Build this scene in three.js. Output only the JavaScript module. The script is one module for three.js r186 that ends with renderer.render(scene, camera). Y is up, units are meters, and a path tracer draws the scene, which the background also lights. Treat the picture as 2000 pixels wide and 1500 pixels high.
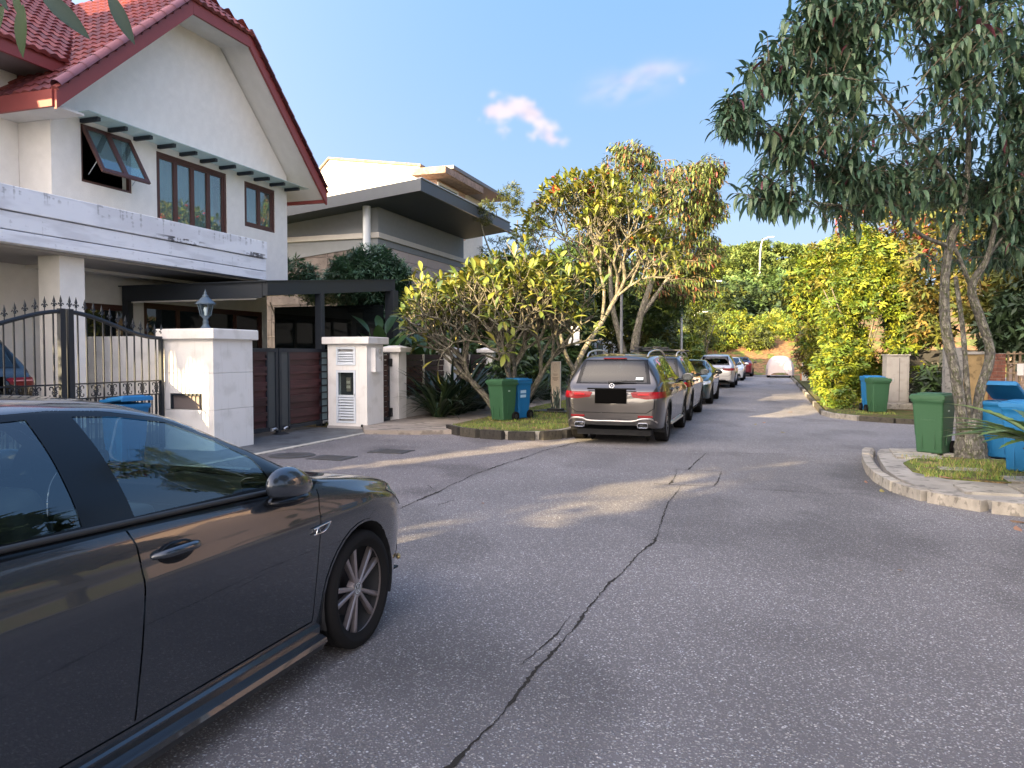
import * as THREE from 'three';
import { mergeGeometries, mergeVertices } from 'three/addons/utils/BufferGeometryUtils.js';
import { RoundedBoxGeometry } from 'three/addons/geometries/RoundedBoxGeometry.js';

// ------------------------------------------------------------------ camera, sky, sun, exposure
const scene = new THREE.Scene();
const PSI = THREE.MathUtils.degToRad(18.6), PITCH = Math.atan(58 / 1500), EYE = 1.6;
const camera = new THREE.PerspectiveCamera(THREE.MathUtils.radToDeg(2 * Math.atan(750 / 1500)), 4 / 3, 0.05, 2000);
camera.position.set(0, EYE, 0);
camera.rotation.order = 'YXZ';
camera.rotation.set(-PITCH, PSI, 0);
const EXPOSURE = 5.0;
const SUN = new THREE.Vector3(-0.53, 0.335, 1).normalize();      // towards the sun, low behind the left shoulder
const sun = new THREE.DirectionalLight(new THREE.Color().setRGB(1, 0.75, 0.40), 5);
sun.position.copy(SUN).multiplyScalar(120); sun.target.position.set(0, 0, 0);
sun.castShadow = true; sun.shadow.radius = 0.8; sun.shadow.mapSize.set(4096, 4096);
Object.assign(sun.shadow.camera, { left: -70, right: 70, top: 70, bottom: -70, near: 1, far: 320 });
sun.name = 'sun';
scene.add(sun, sun.target);

// ------------------------------------------------------------------ numbers
function rng(seed) { let a = seed >>> 0; return () => { a = (a + 0x6d2b79f5) | 0; let t = Math.imul(a ^ (a >>> 15), 1 | a); t = (t + Math.imul(t ^ (t >>> 7), 61 | t)) ^ t; return ((t ^ (t >>> 14)) >>> 0) / 4294967296; }; }
const hash = (x, y, s = 0) => { let h = Math.imul(x | 0, 374761393) + Math.imul(y | 0, 668265263) + Math.imul(s | 0, 2147483647 ^ 0x5bd1e995); h = Math.imul(h ^ (h >>> 13), 1274126177); return ((h ^ (h >>> 16)) >>> 0) / 4294967296; };
const wrap = (n, p) => (p ? ((n % p) + p) % p : n);
function vnoise(x, y, s = 0, p = 0) {
  const ix = Math.floor(x), iy = Math.floor(y), fx = x - ix, fy = y - iy, u = fx * fx * (3 - 2 * fx), v = fy * fy * (3 - 2 * fy);
  const a = hash(wrap(ix, p), wrap(iy, p), s), b = hash(wrap(ix + 1, p), wrap(iy, p), s), c = hash(wrap(ix, p), wrap(iy + 1, p), s), d = hash(wrap(ix + 1, p), wrap(iy + 1, p), s);
  return a + (b - a) * u + (c - a) * v + (a - b - c + d) * u * v;
}
function fbm(x, y, oct = 4, s = 0, p = 0) { let r = 0, a = 0.5, t = 0; for (let i = 0; i < oct; i++) { r += a * vnoise(x, y, s + i * 17, p); t += a; a *= 0.5; x *= 2; y *= 2; p *= 2; } return r / t; }
const { clamp, lerp, smoothstep } = THREE.MathUtils;
const V = (x, y, z) => new THREE.Vector3(x, y, z);
// a spot of the place seen at a spot of the photograph (2000 x 1500) at a given distance along the view axis
function ray(px, py) {
  const u = (px - 1000) / 1500, v = (750 - py) / 1500, y = v * Math.cos(PITCH) - Math.sin(PITCH), F = Math.cos(PITCH) + v * Math.sin(PITCH);
  return V(u * Math.cos(PSI) - F * Math.sin(PSI), y, -(F * Math.cos(PSI) + u * Math.sin(PSI)));
}
const at = (px, py, depth) => { const d = ray(px, py), F = -d.x * Math.sin(PSI) - d.z * Math.cos(PSI); return d.multiplyScalar(depth / F).add(V(0, EYE, 0)); };

// ------------------------------------------------------------------ sky: clear evening air, brighter and warmer round the low sun, two small clouds
{
  const W = 2048, H = 1024, d = new Float32Array(W * H * 4), k = 1.08 / EXPOSURE;
  const blobs = [[1000, 205, 62, 26, 1], [958, 222, 30, 16, .8], [1040, 226, 30, 20, .9], [985, 262, 22, 14, .75], [1070, 258, 26, 20, .95], [1088, 280, 26, 14, .8], [1040, 268, 30, 12, .4], [1230, 165, 60, 20, .25], [1185, 185, 40, 16, .22], [1290, 135, 50, 14, .2], [1330, 155, 14, 16, .6], [1378, 160, 12, 8, .35]].map(([px, py, rx, ry, a]) => ({ d: ray(px, py).normalize(), rx: rx / 1500, ry: ry / 1500, a, az: 0 }));
  for (const b of blobs) b.az = Math.atan2(b.d.x, -b.d.z);
  const v = V(0, 0, 0);
  for (let j = 0; j < H; j++) for (let i = 0; i < W; i++) {
    const el = ((j + 0.5) / H - 0.5) * Math.PI, an = ((i + 0.5) / W - 0.5) * 2 * Math.PI, c = Math.cos(el);
    v.set(c * Math.cos(an), Math.sin(el), c * Math.sin(an));
    const up = Math.max(v.y, 0), cs = v.dot(SUN), t = 1 - Math.exp(-up * 2.4), n = Math.exp(-up * 7);
    // pale towards the horizon, deeper blue towards the zenith
    let r = lerp(0.66, 0.07, t) + 0.14 * n, g = lerp(0.84, 0.37, t) + 0.06 * n, b = lerp(1.0, 0.95, t);
    const side = smoothstep(-v.x * 0.9 - v.z * 0.5, 0.15, 0.9) * (1 - t);   // slightly deeper towards the left, as in view
    r -= 0.13 * side; g -= 0.08 * side;
    const near = Math.pow(Math.max(0, 0.5 + 0.5 * cs), 3), glow = Math.pow(Math.max(0, cs), 8), veil = Math.exp(-up * 2.6);
    r += near * (3.2 + 4.1 * veil) + glow * 13; g += near * (2.65 + 3.35 * veil) + glow * 10.6; b += near * (2.5 + 2.3 * veil) + glow * 7.4;
    if (v.z < -0.3 && up > 0.05) {
      const az = Math.atan2(v.x, -v.z);
      let m = 0, wsp = 0;
      for (const q of blobs) { const dx = (az - q.az) * c / q.rx, dy = (el - Math.asin(q.d.y)) / q.ry, e = Math.exp(-(dx * dx + dy * dy) * 1.1) * q.a; if (q.a < 0.3) wsp += e; else m += e; }
      const f = fbm(az * 60, el * 80, 6, 3), f2 = fbm(az * 22 + el * 34, el * 70 - az * 30, 5, 8);
      m = smoothstep(m * 1.1 + (f - 0.5) * 1.9 * Math.min(1, m * 2.2), 0.42, 1.25) * 0.92; m = Math.max(m, clamp(wsp * (f2 - 0.2) * 4.5, 0, 0.5));
      const lit = smoothstep(f * 1.1, 0.25, 0.7);
      r = lerp(r, 0.92 + 0.08 * lit, m); g = lerp(g, 0.78 + 0.12 * lit, m); b = lerp(b, 0.86 + 0.1 * lit, m);
    }
    if (v.y < 0) { const q = smoothstep(-v.y, 0, 0.08); r = lerp(r, 0.2, q); g = lerp(g, 0.19, q); b = lerp(b, 0.17, q); }
    const o = (j * W + i) * 4; d[o] = r * k; d[o + 1] = g * k; d[o + 2] = b * k; d[o + 3] = 1;
  }
  const sky = new THREE.DataTexture(d, W, H, THREE.RGBAFormat, THREE.FloatType);
  sky.mapping = THREE.EquirectangularReflectionMapping; sky.magFilter = sky.minFilter = THREE.LinearFilter; sky.needsUpdate = true;
  scene.background = sky; scene.environment = sky;
}

// ------------------------------------------------------------------ naming
const counts = new Map();
function numbered(name) { const n = counts.get(name) ?? 0; counts.set(name, n + 1); return n ? `${name}_${String(n).padStart(3, '0')}` : name; }
function tag(o, label, category, group, kind) { if (label) o.userData.label = label; if (category) o.userData.category = category; if (group) o.userData.group = group; if (kind) o.userData.kind = kind; return o; }
function thing(name, label, category, [x, y, z] = [0, 0, 0], turn = 0, group) {
  const o = new THREE.Group(); o.name = numbered(name); o.position.set(x, y, z); o.rotation.y = turn; scene.add(o);
  return tag(o, label, category, group);
}
function mesh(name, geo, mat, parent = scene) {
  if (Array.isArray(geo)) geo = join(geo);
  const o = new THREE.Mesh(geo, mat); o.name = parent === scene ? numbered(name) : name; o.castShadow = o.receiveShadow = true; parent.add(o); return o;
}
function struct(name, geo, mat, parent = scene) { const o = mesh(name, geo, mat, parent); if (parent === scene) o.userData.kind = 'structure'; return o; }
function copyOf(root, [x, y, z], turn, label, group) {
  const r = root.clone(); r.name = numbered(root.userData.base ?? root.name); scene.add(r); r.position.set(x, y, z); r.rotation.y = turn;
  r.userData = { ...root.userData }; if (label) r.userData.label = label; if (group) r.userData.group = group; return r;
}
function swarm(name, geo, mat, mats, cols, parent = scene) {
  const o = new THREE.InstancedMesh(geo, mat, mats.length); o.name = parent === scene ? numbered(name) : name;
  mats.forEach((m, i) => { o.setMatrixAt(i, m); if (cols) o.setColorAt(i, cols[i]); });
  o.castShadow = o.receiveShadow = true; o.userData.kind = 'stuff'; parent.add(o); return o;
}

// ------------------------------------------------------------------ shapes
function plain(g) { const q = g.index ? g.toNonIndexed() : g; for (const k of Object.keys(q.attributes)) if (!['position', 'normal', 'uv'].includes(k)) q.deleteAttribute(k); if (!q.attributes.normal) q.computeVertexNormals(); if (!q.attributes.uv) metre(q); return q; }
function join(list) { return mergeGeometries(list.map(plain)); }
// uv in metres, from the face's own direction
function metre(g, s = 1) {
  const p = g.attributes.position, n = g.attributes.normal, uv = new Float32Array(p.count * 2);
  for (let i = 0; i < p.count; i++) {
    const ax = Math.abs(n.getX(i)), ay = Math.abs(n.getY(i)), az = Math.abs(n.getZ(i)), x = p.getX(i), y = p.getY(i), z = p.getZ(i);
    const [u, v] = ay > ax && ay > az ? [x, z] : ax > az ? [z, y] : [x, y];
    uv[i * 2] = u * s; uv[i * 2 + 1] = v * s;
  }
  g.setAttribute('uv', new THREE.BufferAttribute(uv, 2)); return g;
}
// a box by its middle, edges slightly rounded when r > 0
function box(w, h, d, x = 0, y = 0, z = 0, r = 0) {
  const g = r > 0 ? new RoundedBoxGeometry(w, h, d, 1, Math.min(r, w / 2.2, h / 2.2, d / 2.2)) : new THREE.BoxGeometry(w, h, d);
  g.translate(x, y, z); return metre(plain(g));
}
// a box by its corners
const slab = (x0, x1, y0, y1, z0, z1, r = 0) => box(x1 - x0, y1 - y0, z1 - z0, (x0 + x1) / 2, (y0 + y1) / 2, (z0 + z1) / 2, r);
const cyl = (r0, r1, h, x, y, z, n = 16) => { const g = new THREE.CylinderGeometry(r1, r0, h, n); g.translate(x, y, z); return plain(g); };
const lathe = (pts, n = 24) => plain(new THREE.LatheGeometry(pts.map(([x, y]) => new THREE.Vector2(x, y)), n));
function extrude(pts, depth, bevel = 0, holes = [], curve = 1) {
  const sh = new THREE.Shape(pts.map(([x, y]) => new THREE.Vector2(x, y)));
  for (const h of holes) sh.holes.push(new THREE.Path(h.map(([x, y]) => new THREE.Vector2(x, y))));
  return metre(plain(new THREE.ExtrudeGeometry(sh, { depth, bevelEnabled: bevel > 0, bevelThickness: bevel, bevelSize: bevel, bevelOffset: -bevel, bevelSegments: 1, curveSegments: curve })));
}
const rect = (x0, x1, y0, y1) => [[x0, y0], [x1, y0], [x1, y1], [x0, y1]];
// a tapered tube along points, radii at each
function tube(pts, radii, n = 7, cap = true) {
  const P = pts.map((p) => (p.isVector3 ? p : V(...p))), R = Array.isArray(radii) ? radii : P.map((_, i) => radii), pos = [], uv = [], idx = [];
  let side = null, len = 0;
  P.forEach((p, i) => {
    const t = (P[i + 1] ?? p).clone().sub(P[i - 1] ?? p).normalize();
    if (!side) side = Math.abs(t.y) > 0.9 ? V(1, 0, 0) : V(0, 1, 0);
    side = side.clone().sub(t.clone().multiplyScalar(side.dot(t))).normalize();
    const b = t.clone().cross(side);
    if (i) len += p.distanceTo(P[i - 1]);
    for (let k = 0; k <= n; k++) { const a = (k / n) * 2 * Math.PI, c = Math.cos(a) * R[i], s = Math.sin(a) * R[i]; pos.push(p.x + side.x * c + b.x * s, p.y + side.y * c + b.y * s, p.z + side.z * c + b.z * s); uv.push((k / n) * 2 * Math.PI * Math.max(...R), len); }
  });
  for (let i = 0; i < P.length - 1; i++) for (let k = 0; k < n; k++) { const a = i * (n + 1) + k, b = a + n + 1; idx.push(a, b, a + 1, b, b + 1, a + 1); }
  if (cap) for (const i of [0, P.length - 1]) { const c = pos.length / 3; pos.push(P[i].x, P[i].y, P[i].z); uv.push(0, 0); for (let k = 0; k < n; k++) { const a = i * (n + 1) + k; i ? idx.push(a, c, a + 1) : idx.push(a, a + 1, c); } }
  const g = new THREE.BufferGeometry(); g.setAttribute('position', new THREE.Float32BufferAttribute(pos, 3)); g.setAttribute('uv', new THREE.Float32BufferAttribute(uv, 2)); g.setIndex(idx); g.computeVertexNormals(); return plain(g);
}
function bent(pts, n = 12) { return new THREE.CatmullRomCurve3(pts.map((p) => (p.isVector3 ? p : V(...p)))).getPoints(n); }
// any grid of points
function sheet(rows, smooth = true) {
  const pos = [], uv = [], idx = [], m = rows[0].length;
  rows.forEach((r) => r.forEach((p) => { pos.push(p[0], p[1], p[2]); uv.push(p[3] ?? p[0], p[4] ?? p[2]); }));
  for (let i = 0; i < rows.length - 1; i++) for (let k = 0; k < m - 1; k++) { const a = i * m + k, b = a + m; idx.push(a, b, a + 1, b, b + 1, a + 1); }
  const g = new THREE.BufferGeometry(); g.setAttribute('position', new THREE.Float32BufferAttribute(pos, 3)); g.setAttribute('uv', new THREE.Float32BufferAttribute(uv, 2)); g.setIndex(idx); g.computeVertexNormals(); return g;
}

// ------------------------------------------------------------------ textures and materials
function texture(n, f, srgb = true, m = n) {
  const d = new Uint8Array(n * m * 4);
  for (let j = 0; j < m; j++) for (let i = 0; i < n; i++) { const c = f(i / n, j / m, i, j), o = (j * n + i) * 4; d[o] = clamp(c[0], 0, 1) * 255; d[o + 1] = clamp(c[1] ?? c[0], 0, 1) * 255; d[o + 2] = clamp(c[2] ?? c[0], 0, 1) * 255; d[o + 3] = 255; }
  return finish(new THREE.DataTexture(d, n, m), srgb);
}
function finish(t, srgb) { t.magFilter = t.minFilter = THREE.LinearFilter; t.wrapS = t.wrapT = THREE.RepeatWrapping; if (srgb) t.colorSpace = THREE.SRGBColorSpace; t.needsUpdate = true; return t; }
function painted(w, h, f) { const c = document.createElement('canvas'); c.width = w; c.height = h; f(c.getContext('2d'), w, h); const t = new THREE.CanvasTexture(c); t.wrapS = t.wrapT = THREE.RepeatWrapping; t.colorSpace = THREE.SRGBColorSpace; return t; }
function scaled(t, u, v = u) { const q = t.clone(); q.repeat.set(u, v); q.needsUpdate = true; return q; }
const RGB = (r, g, b) => new THREE.Color().setRGB(r, g, b);
const mat = (o) => new THREE.MeshStandardMaterial({ roughness: 0.8, ...o });
const phys = (o) => new THREE.MeshPhysicalMaterial({ roughness: 0.5, ...o });

const grain = texture(512, (u, v) => { const a = fbm(u * 8, v * 8, 5, 1, 8), b = hash(u * 512, v * 512, 4); return [0.945 + 0.05 * (a - 0.5) + 0.05 * (b - 0.5)]; }, true);
const plasterBump = texture(512, (u, v) => [0.5 * fbm(u * 64, v * 64, 3, 2, 64) + 0.5 * fbm(u * 6, v * 6, 3, 9, 6)], false);
const grimeTex = texture(512, (u, v) => { const a = fbm(u * 5, v * 5, 6, 21, 5), s = fbm(u * 40, v * 3, 4, 5, 0), k = smoothstep(a, 0.5, 0.8) * 0.05 + smoothstep(s, 0.6, 0.85) * 0.03; return [0.96 - k, 0.955 - k, 0.95 - k * 1.1]; });
// asphalt: pale and dark stone chips set in a dull binder, 2 m across
const [asphaltTex, asphaltBump] = (() => {
  const n = 1024, h = new Float32Array(n * n).fill(0.28), c = new Float32Array(n * n * 3), r = rng(7);
  for (let i = 0; i < n * n; i++) { const a = 0.385 + 0.05 * (r() - 0.5); c[i * 3] = a; c[i * 3 + 1] = a * 0.97; c[i * 3 + 2] = a * 1.01; }
  for (let k = 0; k < 52000; k++) {
    const x = r() * n, y = r() * n, q = r(), ra = 0.9 + 2.6 * q * q, rb = ra * (0.55 + 0.4 * r()), an = r() * 3.14, t = r(), top = 0.4 + 0.6 * r();
    const b = t < 0.4 ? 0.36 + 0.12 * r() : t < 0.885 ? 0.48 + 0.14 * r() : 0.63 + 0.16 * r(), w = r();
    const cr = b * (1 + 0.05 * (w - 0.4)), cb = b * (1.03 - 0.07 * (w - 0.3));
    for (let dy = -4; dy <= 4; dy++) for (let dx = -4; dx <= 4; dx++) {
      const ex = (dx * Math.cos(an) + dy * Math.sin(an)) / ra, ey = (dy * Math.cos(an) - dx * Math.sin(an)) / rb, e = ex * ex + ey * ey;
      if (e > 1) continue;
      const o = wrap(Math.round(y + dy), n) * n + wrap(Math.round(x + dx), n), m = smoothstep(1 - e, 0, 0.5);
      c[o * 3] = lerp(c[o * 3], cr, m); c[o * 3 + 1] = lerp(c[o * 3 + 1], b, m); c[o * 3 + 2] = lerp(c[o * 3 + 2], cb, m); h[o] = Math.max(h[o], 0.3 + top * 0.6 * (1 - e * 0.6));
    }
  }
  return [texture(n, (u, v, i, j) => { const o = (j * n + i) * 3; return [c[o], c[o + 1], c[o + 2]]; }), texture(n, (u, v, i, j) => [h[j * n + i]], false)];
})();
const concreteTex = texture(512, (u, v) => { const a = fbm(u * 6, v * 6, 6, 31, 6), s = smoothstep(fbm(u * 14, v * 14, 4, 41, 14), 0.56, 0.72), p = hash(u * 512, v * 512, 3) * 0.08; const k = 0.68 + 0.26 * (a - 0.5) - 0.15 * s + p; return [k * 1.01, k, k * 0.975]; });
const barkTex = texture(256, (u, v) => { const a = fbm(u * 6, v * 14, 5, 51, 0), l = smoothstep(fbm(u * 12, v * 12, 5, 61, 12), 0.48, 0.7) * 0.75, m = smoothstep(fbm(u * 16, v * 16, 4, 71, 16), 0.55, 0.7); let k = 0.36 + 0.26 * (a - 0.5); const q = [k * 1.0, k * 0.975, k * 0.94]; for (let i = 0; i < 3; i++) q[i] = lerp(q[i], [0.66, 0.65, 0.6][i], l * 0.75); for (let i = 0; i < 3; i++) q[i] = lerp(q[i], [0.24, 0.27, 0.16][i], m * 0.7); return q; });
const barkBump = texture(256, (u, v) => [fbm(u * 10, v * 24, 5, 55, 0)], false);
const woodTex = texture(512, (u, v) => { const a = fbm(u * 3, v * 60, 4, 81, 0), b = fbm(u * 2, v * 6, 3, 85, 0); const k = 0.7 + 0.42 * (a - 0.5) + 0.3 * (b - 0.5); return [k, k * 0.97, k * 0.95]; });
const grassTex = texture(512, (u, v) => { const a = fbm(u * 12, v * 12, 5, 91, 12), b = fbm(u * 90, v * 90, 2, 93, 90), e = smoothstep(fbm(u * 5, v * 5, 4, 95, 5), 0.47, 0.62); const k = 0.5 + 0.5 * (b - 0.5) + 0.3 * (a - 0.5); return [lerp(0.50 * k * 1.2, 0.52 * k * 1.5, e), lerp(0.62 * k * 1.1, 0.44 * k * 1.5, e), lerp(0.22 * k, 0.32 * k * 1.4, e)]; });

const concreteTexLate = () => texture(128, (u, v) => { const k = 0.2 + 0.6 * hash(u * 128, v * 128, 6); return [k, k * 0.97, k * 0.92]; });
const M = {
  road: mat({ map: scaled(asphaltTex, 0.46), bumpMap: scaled(asphaltBump, 0.46), bumpScale: 0.009, roughness: 0.82, vertexColors: true }),
  crack: mat({ color: RGB(0.05, 0.046, 0.042), map: scaled(concreteTexLate(), 9), roughness: 1 }),
  wall: mat({ color: RGB(0.88, 0.855, 0.825), map: grain, bumpMap: plasterBump, bumpScale: 0.003, roughness: 0.9 }),
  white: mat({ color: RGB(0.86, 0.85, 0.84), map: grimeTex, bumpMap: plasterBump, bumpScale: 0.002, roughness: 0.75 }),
  grey: mat({ color: RGB(0.42, 0.40, 0.39), map: grain, roughness: 0.85 }),
  soffit: mat({ color: RGB(0.62, 0.61, 0.6), map: grain, roughness: 0.9 }),
  brown: mat({ color: RGB(0.085, 0.032, 0.026), roughness: 0.5, map: grain }),
  tile: [RGB(0.20, 0.042, 0.042), RGB(0.16, 0.036, 0.04), RGB(0.23, 0.056, 0.052), RGB(0.13, 0.034, 0.04)].map((color) => mat({ color, map: grain, roughness: 0.62 })),
  redwood: mat({ color: RGB(0.25, 0.048, 0.047), map: grain, roughness: 0.55 }),
  plum: mat({ color: RGB(0.105, 0.03, 0.036), map: woodTex, roughness: 0.6 }),
  timber: [RGB(0.10, 0.05, 0.042), RGB(0.085, 0.043, 0.036), RGB(0.125, 0.06, 0.048)].map((color) => mat({ color, map: woodTex, roughness: 0.68 })),
  charcoal: mat({ color: RGB(0.022, 0.029, 0.04), roughness: 0.55, metalness: 0.15, map: grain }),
  charmesh: mat({ color: RGB(0.075, 0.085, 0.09), roughness: 0.6, metalness: 0.2, map: grain }),
  iron: mat({ color: RGB(0.016, 0.022, 0.032), roughness: 0.45, metalness: 0.25 }),
  dark: mat({ color: RGB(0.012, 0.013, 0.016), roughness: 0.8 }),
  room: mat({ color: RGB(0.05, 0.05, 0.055), roughness: 0.9 }),
  glass: phys({ color: RGB(0.62, 0.8, 0.82), transmission: 1, thickness: 0, roughness: 0.01, ior: 1.7 }),
  pane: phys({ color: RGB(0.10, 0.16, 0.17), roughness: 0.03, metalness: 0, ior: 2.3, specularIntensity: 1 }),
  curtain: mat({ color: RGB(0.5, 0.58, 0.58), roughness: 0.95, map: grain }),
  concrete: mat({ color: RGB(0.62, 0.6, 0.58), map: scaled(concreteTex, 0.6), bumpMap: scaled(concreteTex, 0.6), bumpScale: 0.004, roughness: 0.92 }),
  bark: mat({ color: RGB(0.95, 0.95, 0.95), map: scaled(barkTex, 3, 1.6), bumpMap: scaled(barkBump, 3, 1.6), bumpScale: 0.02, roughness: 0.95 }),
  paleBark: mat({ color: RGB(1.1, 1.05, 0.98), map: scaled(barkTex, 3, 1.2), bumpMap: scaled(barkBump, 3, 2), bumpScale: 0.012, roughness: 0.9 }),
  twig: mat({ color: RGB(0.16, 0.13, 0.1), roughness: 0.9 }),
  grass: mat({ map: scaled(grassTex, 0.8), roughness: 1 }),
  steel: mat({ color: RGB(0.5, 0.52, 0.54), metalness: 0.7, roughness: 0.4 }),
  chrome: mat({ color: RGB(0.75, 0.76, 0.78), metalness: 1, roughness: 0.16 }),
  rubber: phys({ color: RGB(0.010, 0.010, 0.011), roughness: 0.9, specularIntensity: 0.35, map: grain }),
  plastic: mat({ color: RGB(0.02, 0.021, 0.023), roughness: 0.5 }),
  leaf: phys({ color: RGB(1, 1, 1), roughness: 0.62, transmission: 0.25, thickness: 0, ior: 1.4 }),
  leafMatt: mat({ color: RGB(1, 1, 1), roughness: 0.7, side: THREE.DoubleSide }),
  waxy: phys({ color: RGB(1, 1, 1), roughness: 0.4, transmission: 0.25, thickness: 0, ior: 1.4 }),
};
const phDark = phys({ color: RGB(0.03, 0.04, 0.045), transmission: 0.5, thickness: 0, roughness: 0.02, ior: 1.5 });
const phGlass = phys({ color: RGB(0.5, 0.68, 0.7), transmission: 0.9, thickness: 0, roughness: 0.015, ior: 2.0 });
// painted boards with black mould running down from the top edge; u runs along the boards (12 m), v over the three boards
function fasciaTex() {
  return texture(1024, (u, v) => {
    const z = u * 12, edge = 1 - (v * 3) % 1, top = v > 0.667, d = fbm(z * 1.3, v * 5, 4, 6), s = fbm(z * 22, v * 2.2, 3, 19), k = fbm(z * 7, v * 30, 4, 23);
    let m = 0;
    if (top) { const reach = 0.25 + 0.9 * d; m = smoothstep(s * 0.7 + k * 0.5, 0.66, 0.84) * smoothstep(reach - edge * 0.9, 0.05, 0.6) * 0.32; const spot = Math.exp(-Math.pow((z - 9.3) / 0.5, 2)) + 0.8 * Math.exp(-Math.pow((z - 11.6) / 0.3, 2)); m = Math.max(m, spot * smoothstep(k * 0.8 + s * 0.4, 0.5, 0.66) * smoothstep(edge, 0.75, 0.1)); }
    else m = smoothstep(s * 0.6 + k * 0.5, 0.7, 0.85) * 0.14;
    m = Math.max(m, 0.1 * smoothstep(d, 0.45, 0.7));
    return [lerp(0.95, 0.2, m), lerp(0.95, 0.19, m), lerp(0.96, 0.2, m)];
  }, true, 512);
}
function uvZ(g, row) { const p = g.attributes.position, b = new THREE.Box3().setFromBufferAttribute(p), uv = g.attributes.uv; for (let i = 0; i < p.count; i++) { const h = (p.getY(i) - b.min.y) / (b.max.y - b.min.y); uv.setXY(i, (-p.getZ(i) - 3) / 12, (2 - row + 0.03 + 0.94 * h) / 3); } return g; }
const pinkPanel = mat({ color: RGB(0.6, 0.52, 0.51), map: grain, roughness: 0.85 });

// ================================================================== ground, road, kerbs
function flat(pts, y0, y1, holes) { const g = extrude(pts.map(([x, z]) => [x, -z]), y1 - y0, 0); g.rotateX(-Math.PI / 2); g.translate(0, y0, 0); return metre(plain(g)); }
{
  const g = new THREE.PlaneGeometry(700, 700, 1, 1); g.rotateX(-Math.PI / 2); g.translate(0, -0.06, -60);
  struct('ground', metre(plain(g)), mat({ map: scaled(grassTex, 0.3), roughness: 1 }));
}
{
  const xs = [], zs = []; for (let x = -7.75; x <= 16.01; x += 0.22) xs.push(x); for (let z = 14; z >= -64.2; z -= z > -24 ? 0.22 : 0.8) zs.push(z);
  const pos = [], uv = [], col = [], idx = [];
  for (const z of zs) for (const x of xs) {
    pos.push(x, 0, z); uv.push(x, -z);
    let k = 1.22 + 0.5 * (fbm(x * 0.55 + 9, z * 0.55, 5, 5) - 0.5) + 0.22 * (fbm(x * 2.3 + 3, z * 1.6, 3, 45) - 0.5), red = 0, blue = 0;
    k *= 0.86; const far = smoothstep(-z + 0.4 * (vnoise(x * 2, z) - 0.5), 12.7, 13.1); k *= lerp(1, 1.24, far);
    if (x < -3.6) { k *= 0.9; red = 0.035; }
    k *= 1 - 0.34 * smoothstep(fbm(x * 0.8 + 40, z * 1.1, 4, 12), 0.62, 0.72) * (x < -3.7 && z < -8 ? 1 : 0.3);       // oil stains before the gate
    const wheel = Math.exp(-Math.pow((x + 1.7 + 0.15 * Math.sin(z * 0.4)) / 0.5, 2)) + Math.exp(-Math.pow((x - 0.2) / 0.5, 2)); k *= 1 - 0.10 * wheel; k *= 1 - 0.22 * smoothstep(fbm(x * 1.2 + 70, z * 0.7, 4, 52), 0.60, 0.68);
    k *= 1 - 0.4 * smoothstep(0.55 + 0.5 * (fbm(x * 3, z * 3, 3, 77) - 0.5) - Math.hypot((x - 1.15) / 0.5, (z + 11) / 1.6) * 0.5, 0.05, 0.3);   // damp dirt along the kerb
    blue = 0.02 * (fbm(x * 0.3, z * 0.3, 2, 15) - 0.5);
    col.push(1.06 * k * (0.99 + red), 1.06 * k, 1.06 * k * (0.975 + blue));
  }
  const n = xs.length; for (let j = 0; j < zs.length - 1; j++) for (let i = 0; i < n - 1; i++) { const a = j * n + i; idx.push(a, a + 1, a + n, a + 1, a + n + 1, a + n); }
  const g = new THREE.BufferGeometry(); g.setAttribute('position', new THREE.Float32BufferAttribute(pos, 3)); g.setAttribute('uv', new THREE.Float32BufferAttribute(uv, 2)); g.setAttribute('color', new THREE.Float32BufferAttribute(col, 3)); g.setIndex(idx); g.computeVertexNormals();
  struct('road', g, M.road);
}
// cracks filled with dirt, ragged ribbons a few millimetres over the asphalt
function crack(pts, wide, seed) {
  const r = rng(seed), P = []; for (let i = 0; i < pts.length - 1; i++) { const [a, b] = [pts[i], pts[i + 1]], n = Math.max(2, Math.round(Math.hypot(a[0] - b[0], a[1] - b[1]) / 0.028)); for (let k = 0; k < n; k++) P.push([lerp(a[0], b[0], k / n), lerp(a[1], b[1], k / n)]); }
  P.push(pts.at(-1));
  const rows = P.map(([x, z], i) => { const q = P[Math.min(i + 1, P.length - 1)], o = P[Math.max(i - 1, 0)], l = Math.hypot(q[0] - o[0], q[1] - o[1]) || 1, nx = -(q[1] - o[1]) / l, nz = (q[0] - o[0]) / l, j = 0.035 * (vnoise(i * 0.07, seed) - 0.5) + 0.014 * (r() - 0.5), w = wide * (0.22 + 1.5 * Math.pow(vnoise(i * 0.13, seed + 5), 2) * (0.35 + 0.65 * r())); const wl = w * (0.3 + 1.4 * r()), wr = w * (0.3 + 1.4 * r()); return [[x + nx * (j - wl), 0.004, z + nz * (j - wl)], [x + nx * (j + wr), 0.004, z + nz * (j + wr)]]; });
  return metre(plain(sheet(rows)));
}
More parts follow.
